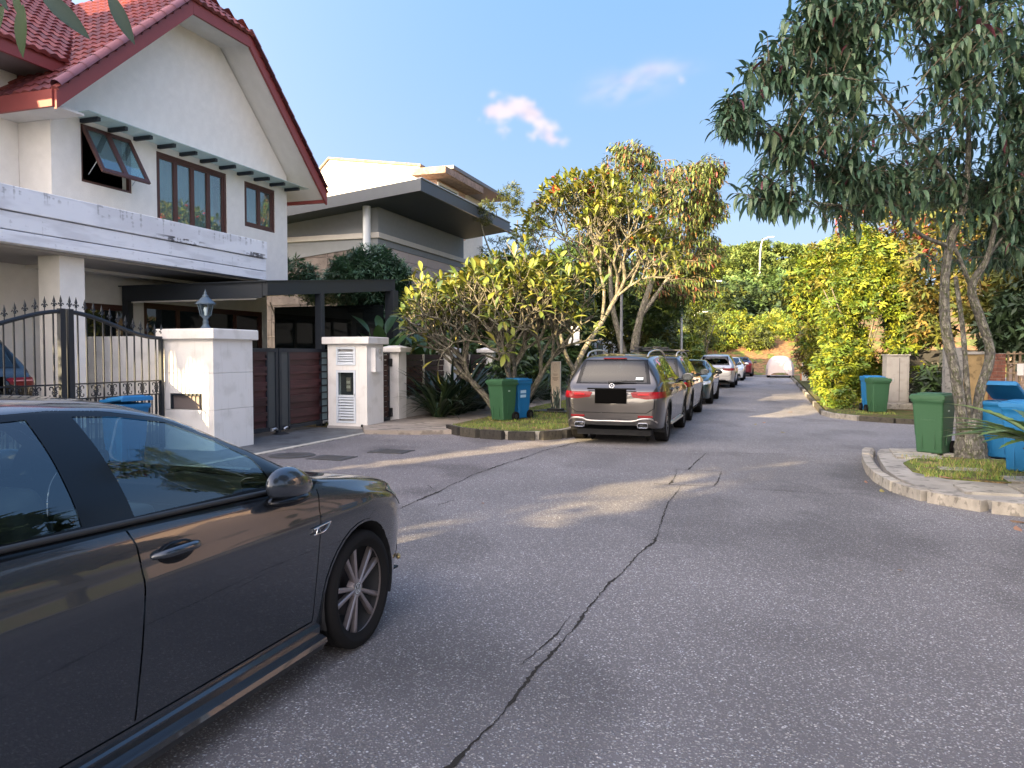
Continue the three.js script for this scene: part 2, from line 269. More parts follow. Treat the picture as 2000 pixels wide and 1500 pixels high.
struct('road_crack', [crack([[-1.3, -1.2], [-1.15, -2.7], [-1.08, -4.2], [-1.0, -6.05], [-0.93, -6.5], [-1.02, -8], [-1.01, -9.5]], 0.0095, 3), crack([[-3.7, -8.2], [-3.95, -8.5]], 0.005, 33), crack([[-1.2, -3.7], [-1.16, -4.1], [-1.12, -4.5]], 0.005, 9), crack([[-1.06, -10.8], [-0.96, -12.8]], 0.016, 4), crack([[-3.55, -6.2], [-3.6, -7.0], [-3.72, -9.5], [-3.55, -12.2], [-3.3, -13.6]], 0.016, 5), crack([[-3.3, -7.4], [-3.28, -7.75]], 0.012, 15), crack([[-1.15, -9.5], [-1.2, -10.8], [-0.6, -10.8], [-0.62, -9.55], [-1.35, -9.5]], 0.011, 6), crack([[-0.62, -9.55], [0.6, -9.45], [1.35, -9.65]], 0.008, 7), crack([[-3.5, -12.9], [-1.0, -12.85], [1.5, -13.1]], 0.009, 8)], M.crack);

function verge(name, pts, y, m) { return struct(name, flat(pts, -0.03, y), m); }
// kerb stones laid along a line; every stone is a part
function kerb(name, line, o) {
  const k = thing(name); k.userData.kind = 'structure';
  const r = rng(o.seed); let carry = 0;
  const L = []; for (let i = 0; i < line.length - 1; i++) { const n = Math.ceil(Math.hypot(line[i + 1][0] - line[i][0], line[i + 1][1] - line[i][1]) / 0.02); for (let j = 0; j < n; j++) L.push([lerp(line[i][0], line[i + 1][0], j / n), lerp(line[i][1], line[i + 1][1], j / n)]); }
  L.push(line.at(-1));
  const shapes = [0, 1, 2, 3].map((q) => { const w = o.w, h = o.h; const s = extrude([[0, -0.1], [w, -0.1], [w, h], [0.05, h], [0.012, h - 0.035 - 0.01 * (q % 2)], [0, h - 0.07]], 1, 0.008); s.translate(0, 0, -0.5); return s; });
  let i = 0;
  while (i < L.length - 3) {
    const want = o.len * (0.9 + 0.2 * r()); let j = i, run = 0; while (j < L.length - 1 && run < want) { run += Math.hypot(L[j + 1][0] - L[j][0], L[j + 1][1] - L[j][1]); j++; }
    const [a, b] = [L[i], L[j]], d = Math.hypot(b[0] - a[0], b[1] - a[1]); if (d < 0.1) break;
    const s = mesh('kerb_stone', shapes[(r() * 4) | 0], o.mats[(r() * o.mats.length) | 0], k);
    s.position.set((a[0] + b[0]) / 2, (r() - 0.5) * 0.012, (a[1] + b[1]) / 2); s.rotation.y = Math.atan2(b[0] - a[0], b[1] - a[1]) + (r() - 0.5) * 0.02; s.rotation.z = (r() - 0.5) * 0.03; s.scale.z = d - o.gap;
    i = j;
  }
  return k;
}
const mossStone = [RGB(0.075, 0.07, 0.065), RGB(0.13, 0.12, 0.10), RGB(0.05, 0.05, 0.05)].map((color) => mat({ color, map: scaled(concreteTex, 1.3), bumpMap: scaled(concreteTex, 2), bumpScale: 0.012, roughness: 0.95 }));
const paleStone = [RGB(0.70, 0.66, 0.61), RGB(0.63, 0.6, 0.56), RGB(0.76, 0.73, 0.68)].map((color) => mat({ color, map: scaled(concreteTex, 1.1), bumpMap: scaled(concreteTex, 2), bumpScale: 0.008, roughness: 0.92 }));
const mortar = mat({ color: RGB(0.7, 0.66, 0.6), map: concreteTex, roughness: 0.95 });
// left verge: rounded head facing the junction, then along the road
const leftLine = [[-3.68, -58], [-3.68, -40], [-3.68, -16], [-3.7, -14.7], [-3.8, -14.15], [-4.0, -13.8], [-4.45, -13.6], [-5.0, -13.65], [-5.5, -13.85], [-5.95, -14.2], [-6.2, -14.6]];
verge('grass_verge', [...leftLine.map(([x, z]) => [x - 0.06, z - (z > -14.6 ? 0.06 : 0)]), [-6.25, -16], [-6.2, -58]], 0.145, M.grass);
kerb('left_kerb', leftLine, { seed: 3, w: 0.15, h: 0.165, len: 0.56, gap: 0.075, mats: mossStone });
struct('kerb_bedding', flat([...leftLine.map(([x, z]) => [x - 0.012, z - 0.01]), ...leftLine.slice().reverse().map(([x, z]) => [x - 0.1, z - (z > -14.6 ? 0.1 : 0)])], -0.03, 0.15), mortar);
verge('left_footpath', [[-6.2, -58], [-6.25, -16], [-6.2, -14.6], [-5.95, -14.2], [-6.7, -13.8], [-7.7, -13.6], [-8.25, -14.5], [-8.25, -58]].map(([x, z]) => [x, z]), 0.09, mat({ color: RGB(0.62, 0.55, 0.5), map: scaled(concreteTex, 0.35), bumpMap: scaled(concreteTex, 1), bumpScale: 0.006, roughness: 0.92 }));
// right corner
const rightLine = [[1.6, -13.35], [1.5, -12.9], [1.42, -11.8], [1.38, -10.9], [1.43, -10.2], [1.55, -9.65], [1.8, -9.2], [2.2, -8.92], [2.7, -8.78], [3.6, -8.7], [5.5, -8.62], [9, -8.6]].reverse();
verge('right_footpath', [...rightLine.map(([x, z]) => [x + 0.07, z - 0.05]), [2.4, -13.75], [9, -13.9]], 0.095, M.concrete);
kerb('right_kerb', rightLine, { seed: 8, w: 0.16, h: 0.12, len: 0.62, gap: 0.034, mats: paleStone });
struct('turf_strip', flat([[1.75, -11.7], [1.74, -10.9], [2.05, -10.4], [2.6, -10.25], [3.0, -10.5], [3.5, -11.0], [3.5, -12.4], [2.4, -12.55], [1.95, -12.2]], 0.05, 0.112), M.grass);
{ // concrete slabs set in the right footpath
  const k = thing('paving_slabs'); k.userData.kind = 'structure'; const r = rng(12), cols = [0.74, 0.66, 0.58, 0.8].map((a) => mat({ color: RGB(a, a * 0.97, a * 0.92), map: scaled(concreteTex, 0.8), bumpMap: concreteTex, bumpScale: 0.006, roughness: 0.92 }));
  const list = [[2.0, 2.55, -9.9, -9.35], [2.6, 3.5, -10.12, -9.75], [2.6, 3.6, -9.72, -9.3], [3.65, 4.6, -10.1, -9.35], [4.65, 5.6, -10.1, -9.35], [1.75, 2.35, -12.75, -12.25], [2.45, 3.05, -12.95, -12.72], [1.78, 2.3, -13.3, -12.85], [2.1, 2.6, -11.35, -11.1], [2.66, 3.3, -10.75, -10.3]];
  for (const [x0, x1, z0, z1] of list) { const s = mesh('paving_slab', slab(-(x1 - x0) / 2, (x1 - x0) / 2, -0.03, 0.024, -(z1 - z0) / 2, (z1 - z0) / 2, 0.006), cols[(r() * 4) | 0], k); s.position.set((x0 + x1) / 2, 0.1, (z0 + z1) / 2); s.rotation.set((r() - 0.5) * 0.01, (r() - 0.5) * 0.05, (r() - 0.5) * 0.01); }
}
// far corner on the right and the verge beyond it
const farLine = [[1.45, -58], [1.45, -40], [1.42, -24], [1.42, -21.6], [1.6, -20.9], [2.1, -20.2], [3.1, -19.55], [4.4, -19.3], [7, -19.2]].reverse();
verge('right_verge', [...farLine.map(([x, z]) => [x + 0.06, z - 0.06]), [3.4, -58], [7, -58]].slice(0, 9).concat([[7, -58]]), 0.1, mat({ map: scaled(grassTex, 0.8), color: RGB(0.75, 0.7, 0.6), roughness: 1 }));
kerb('far_right_kerb', farLine, { seed: 18, w: 0.15, h: 0.12, len: 0.85, gap: 0.03, mats: [mossStone[1], paleStone[1], mossStone[1]] });
{ // grass blades on the verges
  const blade = new THREE.BufferGeometry(); blade.setAttribute('position', new THREE.Float32BufferAttribute([-0.004, 0, 0, 0.004, 0, 0, 0.003, 0.03, 0.006, -0.003, 0.03, 0.006, 0, 0.055, 0.022], 3)); blade.setAttribute('uv', new THREE.Float32BufferAttribute([0, 0, 1, 0, 1, .5, 0, .5, .5, 1], 2)); blade.setIndex([0, 1, 2, 0, 2, 3, 3, 2, 4]); blade.computeVertexNormals();
  const r = rng(23), ms = [], cs = [], o = new THREE.Object3D(), area = [[-6.15, -3.8, -24, -13.9, 15000, 0.143], [1.8, 3.4, -12.4, -10.4, 4200, 0.11], [1.6, 3, -24, -21, 1500, 0.1]];
  for (const [x0, x1, z0, z1, n, y] of area) for (let i = 0; i < n; i++) {
    const x = lerp(x0, x1, r()), z = lerp(z1, z0, r() ** 1.3);
    if (z > -14.8 && x < 0 && ((x + 4.9) / 1.35) ** 2 + ((z + 14.8) / 1.0) ** 2 > 1) continue;
    if (fbm(x * 1.7, z * 1.7, 3, 95) < 0.47 && r() < 0.9) continue;
    o.position.set(x, y, z); o.rotation.set((r() - 0.5) * 0.9, r() * 6.3, (r() - 0.5) * 0.9); o.scale.setScalar(0.5 + 0.8 * r()); o.updateMatrix(); ms.push(o.matrix.clone());
    const d = r(); cs.push(d < 0.18 ? RGB(0.36, 0.29, 0.13) : RGB(0.13 + 0.1 * r(), 0.2 + 0.08 * r(), 0.05));
  }
  const s = swarm('grass_blades', blade, mat({ roughness: 0.9, side: THREE.DoubleSide }), ms, cs); tag(s, 'short patchy grass on the roadside verges', 'grass');
}
// drive apron before the gates, with its white edge line
struct('drive_apron', slab(-12.4, -7.83, -0.03, 0.012, -14.46, -2, 0), mat({ color: RGB(0.20, 0.22, 0.25), map: scaled(concreteTex, 0.5), roughness: 0.6 }));
struct('yard_floor', slab(-13.2, -9.75, -0.03, 0.32, -11.05, -4, 0), mat({ color: RGB(0.3, 0.29, 0.28), map: scaled(concreteTex, 0.5), roughness: 0.8 }));
struct('edge_line', slab(-7.82, -7.68, -0.02, 0.016, -13.9, 4, 0), mat({ color: RGB(0.8, 0.77, 0.72), map: concreteTex, roughness: 0.85 }));
for (const [x, z, round] of [[-7.15, -10.35, 1], [-6.4, -10.3, 0], [-5.9, -11.3, 0]]) {
  const c = thing('manhole_cover', round ? 'round dark iron manhole cover beside the white edge line' : z < -11 ? 'rectangular dark iron cover nearest to the grassy verge' : 'square dark iron cover next to the round manhole', 'manhole cover', [x, 0.002, z]);
  mesh('frame', round ? cyl(0.36, 0.36, 0.012, 0, 0, 0, 32) : box(0.62, 0.012, 0.5), mat({ color: RGB(0.1, 0.1, 0.105), roughness: 0.7, map: concreteTex }), c);
  mesh('lid', [round ? cyl(0.31, 0.31, 0.012, 0, 0.004, 0, 32) : box(0.54, 0.012, 0.42, 0, 0.004, 0), ...[-2, -1, 0, 1, 2].map((i) => box(0.36, 0.006, 0.02, 0, 0.011, i * 0.07))], mat({ color: RGB(0.06, 0.06, 0.065), roughness: 0.65, metalness: 0.3 }), c);
}

// ================================================================== house with the red roof
const wallX = (pts, x0, depth, holes = []) => { const g = extrude(pts, depth, 0, holes); g.rotateY(Math.PI / 2); g.translate(x0, 0, 0); return metre(plain(g)); };   // drawn as (-z, y)
const house = thing('red_roof_house', 'cream two storey house with a red tiled roof and wide front gable', 'house', [0, 0, 0]);
{
  const up = (s) => 6.16 + 0.883 * (s - 10.22) - 0.24, dn = (s) => 6.07 + 0.925 * (18.61 - s) - 0.24;
  const rr = (z0, z1, y0, y1) => [[-z0, y0], [-z0, y1], [-z1, y1], [-z1, y0]];
  const wins = [[-11.4, -12.62, 4.9, 6.0], [-13.3, -15.54, 4.2, 5.95], [-16.2, -17.44, 4.81, 5.93]];
  mesh('wall', [
    wallX([[10.75, 3.2], [17.98, 3.2], [17.98, dn(17.98)], [15.35, 8.9], [13.6, 8.9], [10.75, up(10.75)]], -12.75, 0.25, wins.map((w) => rr(...w))),
    slab(-21, -12.75, 3.2, 6.35, -10.98, -10.75), slab(-21, -12.75, 3.2, 6.3, -17.98, -17.75),
    wallX([[7.9, 3.2], [10.74, 3.2], [10.74, 7.0], [7.9, 7.0]], -13.53, 0.25), slab(-21, -13.53, 0, 7.6, -8.1, -7.9),
  ], M.wall, house);
  mesh('lower_wall', wallX([[7.9, 0], [18, 0], [18, 3.29], [7.9, 3.29]], -13.45, 0.25, [rr(-11.8, -13.3, 0.9, 2.65), rr(-13.6, -17.8, 0.06, 2.75), rr(-8.2, -9.7, 0.06, 2.75)]), M.wall, house);
  // dim rooms behind the openings, closed on every side
  mesh('room', [slab(-17, -16.9, 0, 6.9, -17.7, -8.2), slab(-16.9, -13.5, 3.0, 3.1, -17.7, -8.2), slab(-16.9, -12.8, 6.2, 6.28, -17.7, -11), slab(-16.9, -13.5, 0, 0.05, -17.7, -8.2), slab(-16.9, -12.8, 3.3, 3.4, -17.74, -11)], M.room, house);
  // windows
  const fr = 0.07, win = (z0, z1, y0, y1, x, leaves, depth = 0.07, gl = phGlass) => {   // frame, mullions and panes in a wall facing the road
    const w = mesh('window', [slab(x - depth, x + 0.012, y0, y0 + fr, z1, z0), slab(x - depth, x + 0.012, y1 - fr, y1, z1, z0), slab(x - depth, x + 0.012, y0 + fr, y1 - fr, z0 - fr, z0), slab(x - depth, x + 0.012, y0 + fr, y1 - fr, z1, z1 + fr)], M.brown, house);
    const W = (z0 - z1 - 2 * fr) / leaves;
    for (let i = 0; i < leaves; i++) {
      const a = z0 - fr - i * W, b = a - W, s = 0.055;
      mesh('sash', [slab(x - depth + 0.01, x - 0.005, y0 + fr, y0 + fr + s, b, a), slab(x - depth + 0.01, x - 0.005, y1 - fr - s, y1 - fr, b, a), slab(x - depth + 0.01, x - 0.005, y0 + fr + s, y1 - fr - s, a - s, a), slab(x - depth + 0.01, x - 0.005, y0 + fr + s, y1 - fr - s, b, b + s)], M.brown, w);
      mesh('pane', slab(x - 0.045, x - 0.035, y0 + fr + s, y1 - fr - s, b + s, a - s), gl, w);
    }
    return w;
  };
  const curtainRows = (z0, z1, y0, y1, x, seed) => { const rows = []; for (const y of [y0, y1]) { const r = []; for (let i = 0; i <= 60; i++) { const z = lerp(z0, z1, i / 60); r.push([x + 0.025 * Math.sin(i * 1.3 + seed) + 0.012 * Math.sin(i * 2.9), y, z, z, y]); } rows.push(r); } return plain(sheet(rows)); };
  win(...wins[1], -12.53, 4); mesh('curtain', curtainRows(-13.4, -15.45, 4.2, 5.9, -12.82, 1), M.curtain, house);
  win(...wins[2], -12.53, 2); mesh('curtain', curtainRows(-16.25, -17.4, 4.8, 5.9, -12.82, 2), M.curtain, house);
  win(-11.8, -13.3, 0.9, 2.65, -13.23, 1, 0.07, phDark); win(-13.6, -17.8, 0.06, 2.75, -13.23, 4, 0.07, phDark); 
  mesh('door_panel', slab(-13.36, -13.28, 0.06, 2.75, -9.7, -8.2), mat({ color: RGB(0.075, 0.055, 0.05), map: woodTex, roughness: 0.5 }), house);
  { // top-hung window pushed open
    const [z0, z1, y0, y1] = wins[0], x = -12.53;
    mesh('window_frame', [slab(x - 0.07, x + 0.012, y0, y0 + 0.05, z1, z0), slab(x - 0.07, x + 0.012, y1 - 0.05, y1, z1, z0), slab(x - 0.07, x + 0.012, y0 + 0.05, y1 - 0.05, z0 - 0.05, z0), slab(x - 0.07, x + 0.012, y0 + 0.05, y1 - 0.05, z1, z1 + 0.05)], M.brown, house);
    const w = new THREE.Group(); w.name = 'open_sash'; w.position.set(x + 0.02, y1 - 0.03, 0); w.rotation.z = 0.50; house.add(w);
    const h = y1 - y0 - 0.06, zm = (z0 + z1) / 2, s = 0.075;
    mesh('sash_frame', [slab(-0.02, 0.03, -s, 0, z1 + 0.02, z0 - 0.02), slab(-0.02, 0.03, -h, -h + s, z1 + 0.02, z0 - 0.02), ...[[z0 - 0.02 - s, z0 - 0.02], [zm - s * 0.75, zm + s * 0.75], [z1 + 0.02, z1 + 0.02 + s]].map(([a, b]) => slab(-0.02, 0.03, -h + s, -s, a, b))], M.brown, w);
    for (const [a, b] of [[zm + s * 0.75, z0 - 0.02 - s], [z1 + 0.02 + s, zm - s * 0.75]]) mesh('pane', slab(0, 0.008, -h + s, -s, a, b), phGlass, w);
    for (const z of [z0 - 0.08, z1 + 0.08]) mesh('stay', tube([[-0.03, -0.75, z], [-0.36, -0.86, z]], 0.008, 5), M.steel, w);
  }
  // glass awning on dark brackets, every glass sheet and bracket a part
  { const a = new THREE.Group(); a.name = 'awning'; house.add(a);
    for (let i = 0; i < 11; i++) { const z = -11.42 - i * 0.648; mesh('bracket', slab(-12.5, -12.06, 6.0, 6.075, z - 0.04, z + 0.04, 0.006), M.charcoal, a); if (i < 10 || 1) mesh('glass_sheet', slab(-12.5, -11.95, 6.085, 6.097, z - 0.321, z + 0.321), phys({ color: RGB(0.72, 0.83, 0.81), transmission: 0.55, thickness: 0, roughness: 0.35, ior: 1.5 }), a); }
  }
  // roof: two slopes, half hip at the front, wing behind on the left
  const A = [-10.22, 6.16], B = [-13.53, 9.09], C = [-15.42, 9.09], D = [-18.61, 6.07], R = [-14.47, 9.93], XF = -11.7, XH = -12.6, XB = -22;
  const tri = (list) => { const g = new THREE.BufferGeometry(); g.setAttribute('position', new THREE.Float32BufferAttribute(list.flat(), 3)); g.computeVertexNormals(); return metre(g); };
  const quad = (a, b, c, d) => tri([a, b, c, a, c, d]);
  const P = (x, [z, y], dy = 0) => [x, y + dy, z], felt = mat({ color: RGB(0.12, 0.035, 0.03), roughness: 0.9, side: THREE.DoubleSide });
  mesh('roof', [quad(P(XF, A), P(XF, B), P(XB, B), P(XB, A)), quad(P(XF, B), P(XH, R), P(XB, R), P(XB, B)), quad(P(XF, D), P(XB, D), P(XB, C), P(XF, C)), quad(P(XF, C), P(XB, C), P(XB, R), P(XH, R)), tri([P(XF, B), P(XF, C), P(XH, R)])], felt, house);
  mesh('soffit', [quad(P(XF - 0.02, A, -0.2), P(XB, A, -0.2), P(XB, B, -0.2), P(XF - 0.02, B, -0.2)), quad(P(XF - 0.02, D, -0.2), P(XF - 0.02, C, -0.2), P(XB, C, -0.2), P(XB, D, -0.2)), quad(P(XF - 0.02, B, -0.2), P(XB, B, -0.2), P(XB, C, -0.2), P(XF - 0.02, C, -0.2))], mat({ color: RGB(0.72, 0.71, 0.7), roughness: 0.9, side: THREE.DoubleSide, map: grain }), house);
  // bargeboards and eaves boards
  const board = (p, q, h) => wallX([[-p[0], p[1] - h], [-q[0], q[1] - h], [-q[0], q[1] + 0.03], [-p[0], p[1] + 0.03]], XF - 0.03, 0.06);
  mesh('bargeboard', board([A[0] + 0.05, A[1] - 0.04], [B[0] - 0.0, B[1]], 0.3), M.redwood, house); mesh('bargeboard', board([B[0] - 0.005, B[1]], [C[0] + 0.005, C[1]], 0.28), M.redwood, house); mesh('bargeboard', board(C, [D[0] - 0.05, D[1] - 0.04], 0.3), M.redwood, house);
  mesh('eaves_board', slab(-13.5, XF - 0.03, 5.86, 6.15, -10.19, -10.13), M.redwood, house); mesh('eaves_board', slab(XB, XF - 0.03, 5.78, 6.05, -18.68, -18.62), M.redwood, house);
  mesh('eaves_soffit', slab(-13.5, XF - 0.05, 5.88, 5.92, -10.8, -10.19), M.soffit, house);
  // wing roof facing the road
  const WX = -12.45, WY = 6.98, WS = 0.8;
  mesh('wing_roof', [quad([WX, WY, -7.8], [WX, WY, -11.15], [WX - 4.2, WY + 4.2 * WS, -14.9], [WX - 4.2, WY + 4.2 * WS, -7.8])], felt, house);
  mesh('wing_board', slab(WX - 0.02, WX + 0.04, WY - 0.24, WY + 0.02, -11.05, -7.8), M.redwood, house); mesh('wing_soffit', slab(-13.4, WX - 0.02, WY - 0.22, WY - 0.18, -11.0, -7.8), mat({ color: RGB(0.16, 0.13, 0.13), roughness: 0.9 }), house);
  // clay tiles: wavy across, lapped down the slope, each a part
  const tileShape = (() => { const rows = [[], [], []], n = 10; for (let i = 0; i <= n; i++) { const u = i / n, w = 0.245, x = (u - 0.5) * w, h = 0.024 * Math.sin(u * Math.PI * 2 - 0.6) + 0.024; rows[0].push([x, h * 0.4 - 0.02, 0]); rows[1].push([x, h + 0.03, 0]); rows[2].push([x, h - 0.005, -0.34]); } const g = plain(sheet([rows[0], rows[1].map((p) => p)])), g2 = plain(sheet([rows[1], rows[2]])); return mergeGeometries([g, g2]); })();
  const tileBack = (() => { const g = tileShape.clone(); for (const k of ['position', 'normal', 'uv']) { const a = g.attributes[k], n = a.itemSize, q = a.array; for (let i = 0; i < a.count; i += 3) for (let c = 0; c < n; c++) [q[(i + 1) * n + c], q[(i + 2) * n + c]] = [q[(i + 2) * n + c], q[(i + 1) * n + c]]; } return g; })();
  const r = rng(31), spare = [], put = (origin, across, uphill, nCol, nRow, keep, part) => {
    const nrm = uphill.clone().cross(across).normalize(); if (nrm.y < 0) nrm.negate();
    const basis = new THREE.Matrix4().makeBasis(across, nrm, uphill.clone().negate());
    for (let j = 0; j < nRow; j++) for (let i = 0; i < nCol; i++) {
      const p = origin.clone().addScaledVector(across, (i + 0.5) * 0.22).addScaledVector(uphill, j * 0.28 - 0.04);
      if (!keep(p, j, i)) continue;
      const m = basis.clone(); m.setPosition(p.addScaledVector(nrm, (r() - 0.5) * 0.006 + 0.012)); m.multiply(new THREE.Matrix4().makeRotationY((r() - 0.5) * 0.02));
      if (part(p)) { const t = mesh('roof_tile', tileShape, M.tile[(r() * 4) | 0], house); t.applyMatrix4(m); } else spare.push((m.determinant() < 0 ? tileBack : tileShape).clone().applyMatrix4(m));
    }
  };
  const upL = V(0, 0.883, -1).normalize(), upR = V(0, 0.925, 1).normalize(), upW = V(-1, WS, 0).normalize(), upH = V(-1, 0.93, 0).normalize();
  const valley = (z) => WX - (6.16 + 0.883 * (-10.22 - z) - WY) / WS;      // x of the valley at this z
  put(V(XF + 0.06, A[1], A[0]), V(-1, 0, 0), upL, 46, 21, (p) => p.y < 9.85 - Math.max(0, p.x + 12.6) * 0.9 && (p.z > -11.1 || p.x > valley(p.z) - 0.1), (p) => p.x > -14.3);
  put(V(WX + 0.06, WY, -7.8), V(0, 0, -1), upW, 46, 21, (p) => p.x < valley(p.z) + 0.12, (p) => p.z < -9.3 && p.x > -14.0);
  put(V(XF + 0.06, D[1], D[0]), V(-1, 0, 0), upR, 5, 21, (p) => p.y < 9.85 - Math.max(0, p.x + 12.6) * 0.9, () => true);
  put(V(XF + 0.04, 9.09, -13.5), V(0, 0, -1), upH, 9, 5, (p) => Math.abs(p.z + 14.47) < 0.98 - (p.y - 9.09) * 1.0, () => true);
  tag(mesh('roof_tiles', mergeGeometries(spare), M.tile[1], house), null, null, null, 'stuff');
  // ridge and verge caps
  const cap = (() => { const g = new THREE.CylinderGeometry(0.1, 0.115, 0.42, 10, 1, true, -Math.PI / 2, Math.PI); return plain(g); })();
  const caps = (p, q, m) => { const d = q.clone().sub(p), n = Math.round(d.length() / 0.37), dir = d.clone().normalize(); for (let i = 0; i < n; i++) { const o = mesh('ridge_cap', cap, m[(r() * m.length) | 0], house); const x = V(0, 1, 0).cross(dir).normalize(), y = dir.clone(), z = x.clone().cross(y); if (z.y < 0) { x.negate(); z.negate(); } o.applyMatrix4(new THREE.Matrix4().makeBasis(x, y, z).setPosition(p.clone().addScaledVector(dir, (i + 0.5) * (d.length() / n)).add(V(0, 0.02, 0)))); } };
  const vc = [RGB(0.21, 0.09, 0.12), RGB(0.25, 0.1, 0.12)].map((color) => mat({ color, map: grain, roughness: 0.7, side: THREE.DoubleSide }));
  caps(V(XF, A[1] + 0.05, A[0]), V(XF, B[1] + 0.05, B[0]), vc); caps(V(XF, D[1] + 0.05, D[0]), V(XF, C[1] + 0.05, C[0]), vc); caps(V(XF, B[1] + 0.03, B[0]), V(XH, R[1] + 0.03, R[0]), M.tile); caps(V(XH, 9.98, R[0]), V(-15, 9.98, R[0]), M.tile);
  // balcony over the porch: coping and three boards, floor, ceiling
  const stained = mat({ map: fasciaTex(), color: RGB(0.9, 0.92, 0.97), roughness: 0.8 });
  mesh('fascia_board', uvZ(slab(-11.2, -10.97, 3.79, 4.17, -15.0, -7.9, 0.012), 0), stained, house); mesh('fascia_board', uvZ(slab(-11.2, -11.0, 3.505, 3.775, -15.0, -7.9, 0.012), 1), stained, house); mesh('fascia_board', uvZ(slab(-11.2, -11.0, 3.3, 3.49, -15.0, -7.9, 0.012), 2), stained, house);
  mesh('balcony_floor', [slab(-13.2, -11.2, 3.3, 3.45, -15.0, -7.9), slab(-13.2, -11.2, 3.45, 4.12, -15, -14.85)], M.soffit, house); mesh('porch_ceiling', slab(-13.19, -11.21, 3.26, 3.296, -14.98, -7.9), M.grey, house);
  mesh('porch_column', slab(-11.78, -11.3, 0, 3.26, -10.33, -9.83, 0.01), M.wall, house);
  mesh('downpipe', tube([[-13.2, 3.5, -10.05], [-13.2, 5.85, -10.05]], 0.05, 10), M.white, house);
}

// ================================================================== pillars, gates and fences on the left
const capWhite = mat({ color: RGB(0.84, 0.83, 0.82), map: grimeTex, bumpMap: plasterBump, bumpScale: 0.002, roughness: 0.8 });
const capShape = (w, d, h, over) => { const a = w / 2 + over, b = d / 2 + over; return extrude([[-a, -b], [a, -b], [a, b], [-a, b]], h, 0.012).rotateX(-Math.PI / 2); };
{
  const p = thing('gate_pillar', 'broad white tiled gate pillar carrying the lantern', 'pillar', [-9.145, 0, -10.845]);
  const seams = [0, 0.68, 1.29, 1.86];
  for (let i = 0; i < 3; i++) {
    const y0 = seams[i] + (i ? 0.0018 : 0), y1 = seams[i + 1] - 0.0018, hole = y0 < 0.7 && i >= 0;
    if (i === 0) mesh('facing_block', slab(-0.515, 0.515, y0, y1, -0.505, 0.505, 0.006), M.white, p);
    else if (i === 1) { // the block with the recessed letter box
      mesh('facing_block', [slab(-0.515, 0.515, y0, y1, -0.505, 0.40, 0.006), slab(-0.515, -0.36, y0, y1, 0.40, 0.505), slab(0.28, 0.515, y0, y1, 0.40, 0.505), slab(-0.36, 0.28, 0.95, y1, 0.40, 0.505)], M.white, p);
      const l = mesh('letter_box', [slab(-0.35, 0.27, 0.69, 0.94, 0.405, 0.45)], M.dark, p);
      mesh('box_frame', [slab(-0.36, 0.28, 0.915, 0.95, 0.46, 0.512), slab(-0.36, -0.33, 0.69, 0.915, 0.46, 0.512), slab(0.25, 0.28, 0.69, 0.915, 0.46, 0.512)], M.charcoal, l); mesh('box_door', slab(-0.33, 0.25, 0.69, 0.915, 0.452, 0.47), mat({ color: RGB(0.2, 0.17, 0.165), roughness: 0.4, map: grain }), l);
    } else mesh('facing_block', slab(-0.515, 0.515, y0, y1, -0.505, 0.505, 0.006), M.white, p);
  }
  const c = mesh('cap', capShape(1.03, 1.01, 0.15, 0.07), capWhite, p); c.position.y = 1.86;
  mesh('hinge', [slab(-0.57, -0.50, 1.45, 1.52, 0.40, 0.47), slab(-0.60, -0.56, 1.42, 1.55, 0.42, 0.46)], M.iron, p);
}
{
  const l = thing('lantern', 'dark blue grey carriage lantern standing on the white gate pillar', 'lantern', [-9.2, 2.01, -10.85]);
  const m = mat({ color: RGB(0.085, 0.125, 0.17), roughness: 0.5, metalness: 0.3, map: grain });
  mesh('base', lathe([[0, 0], [0.11, 0], [0.115, 0.02], [0.085, 0.045], [0.05, 0.09], [0.04, 0.13], [0.055, 0.145], [0.04, 0.165], [0.038, 0.2], [0.07, 0.235], [0.078, 0.25], [0, 0.25]], 16), m, l);
  const hex = (r0, r1, y0, y1) => { const g = new THREE.CylinderGeometry(r1, r0, y1 - y0, 6, 1, true); g.translate(0, (y0 + y1) / 2, 0); return plain(g.toNonIndexed()); };
  const cage = []; for (let i = 0; i < 6; i++) { const a = i * Math.PI / 3; cage.push(tube([[Math.sin(a) * 0.082, 0.25, Math.cos(a) * 0.082], [Math.sin(a) * 0.128, 0.46, Math.cos(a) * 0.128]], 0.009, 5)); }
  mesh('cage', cage, m, l); mesh('glazing', hex(0.076, 0.122, 0.252, 0.458), phys({ color: RGB(0.85, 0.93, 0.96), transmission: 1, thickness: 0, roughness: 0.08, side: THREE.DoubleSide }), l);
  mesh('roof', [hex(0.175, 0.05, 0.455, 0.575), cyl(0.175, 0.175, 0.012, 0, 0.456, 0, 6), lathe([[0.05, 0.57], [0.055, 0.59], [0.03, 0.61], [0.02, 0.63], [0.028, 0.645], [0.012, 0.665], [0.004, 0.7], [0, 0.7]], 12)], m, l);
  mesh('bulb', lathe([[0, 0.25], [0.02, 0.26], [0.02, 0.3], [0.034, 0.35], [0.03, 0.39], [0, 0.41]], 12), mat({ color: RGB(0.85, 0.87, 0.88), roughness: 0.3 }), l);
}
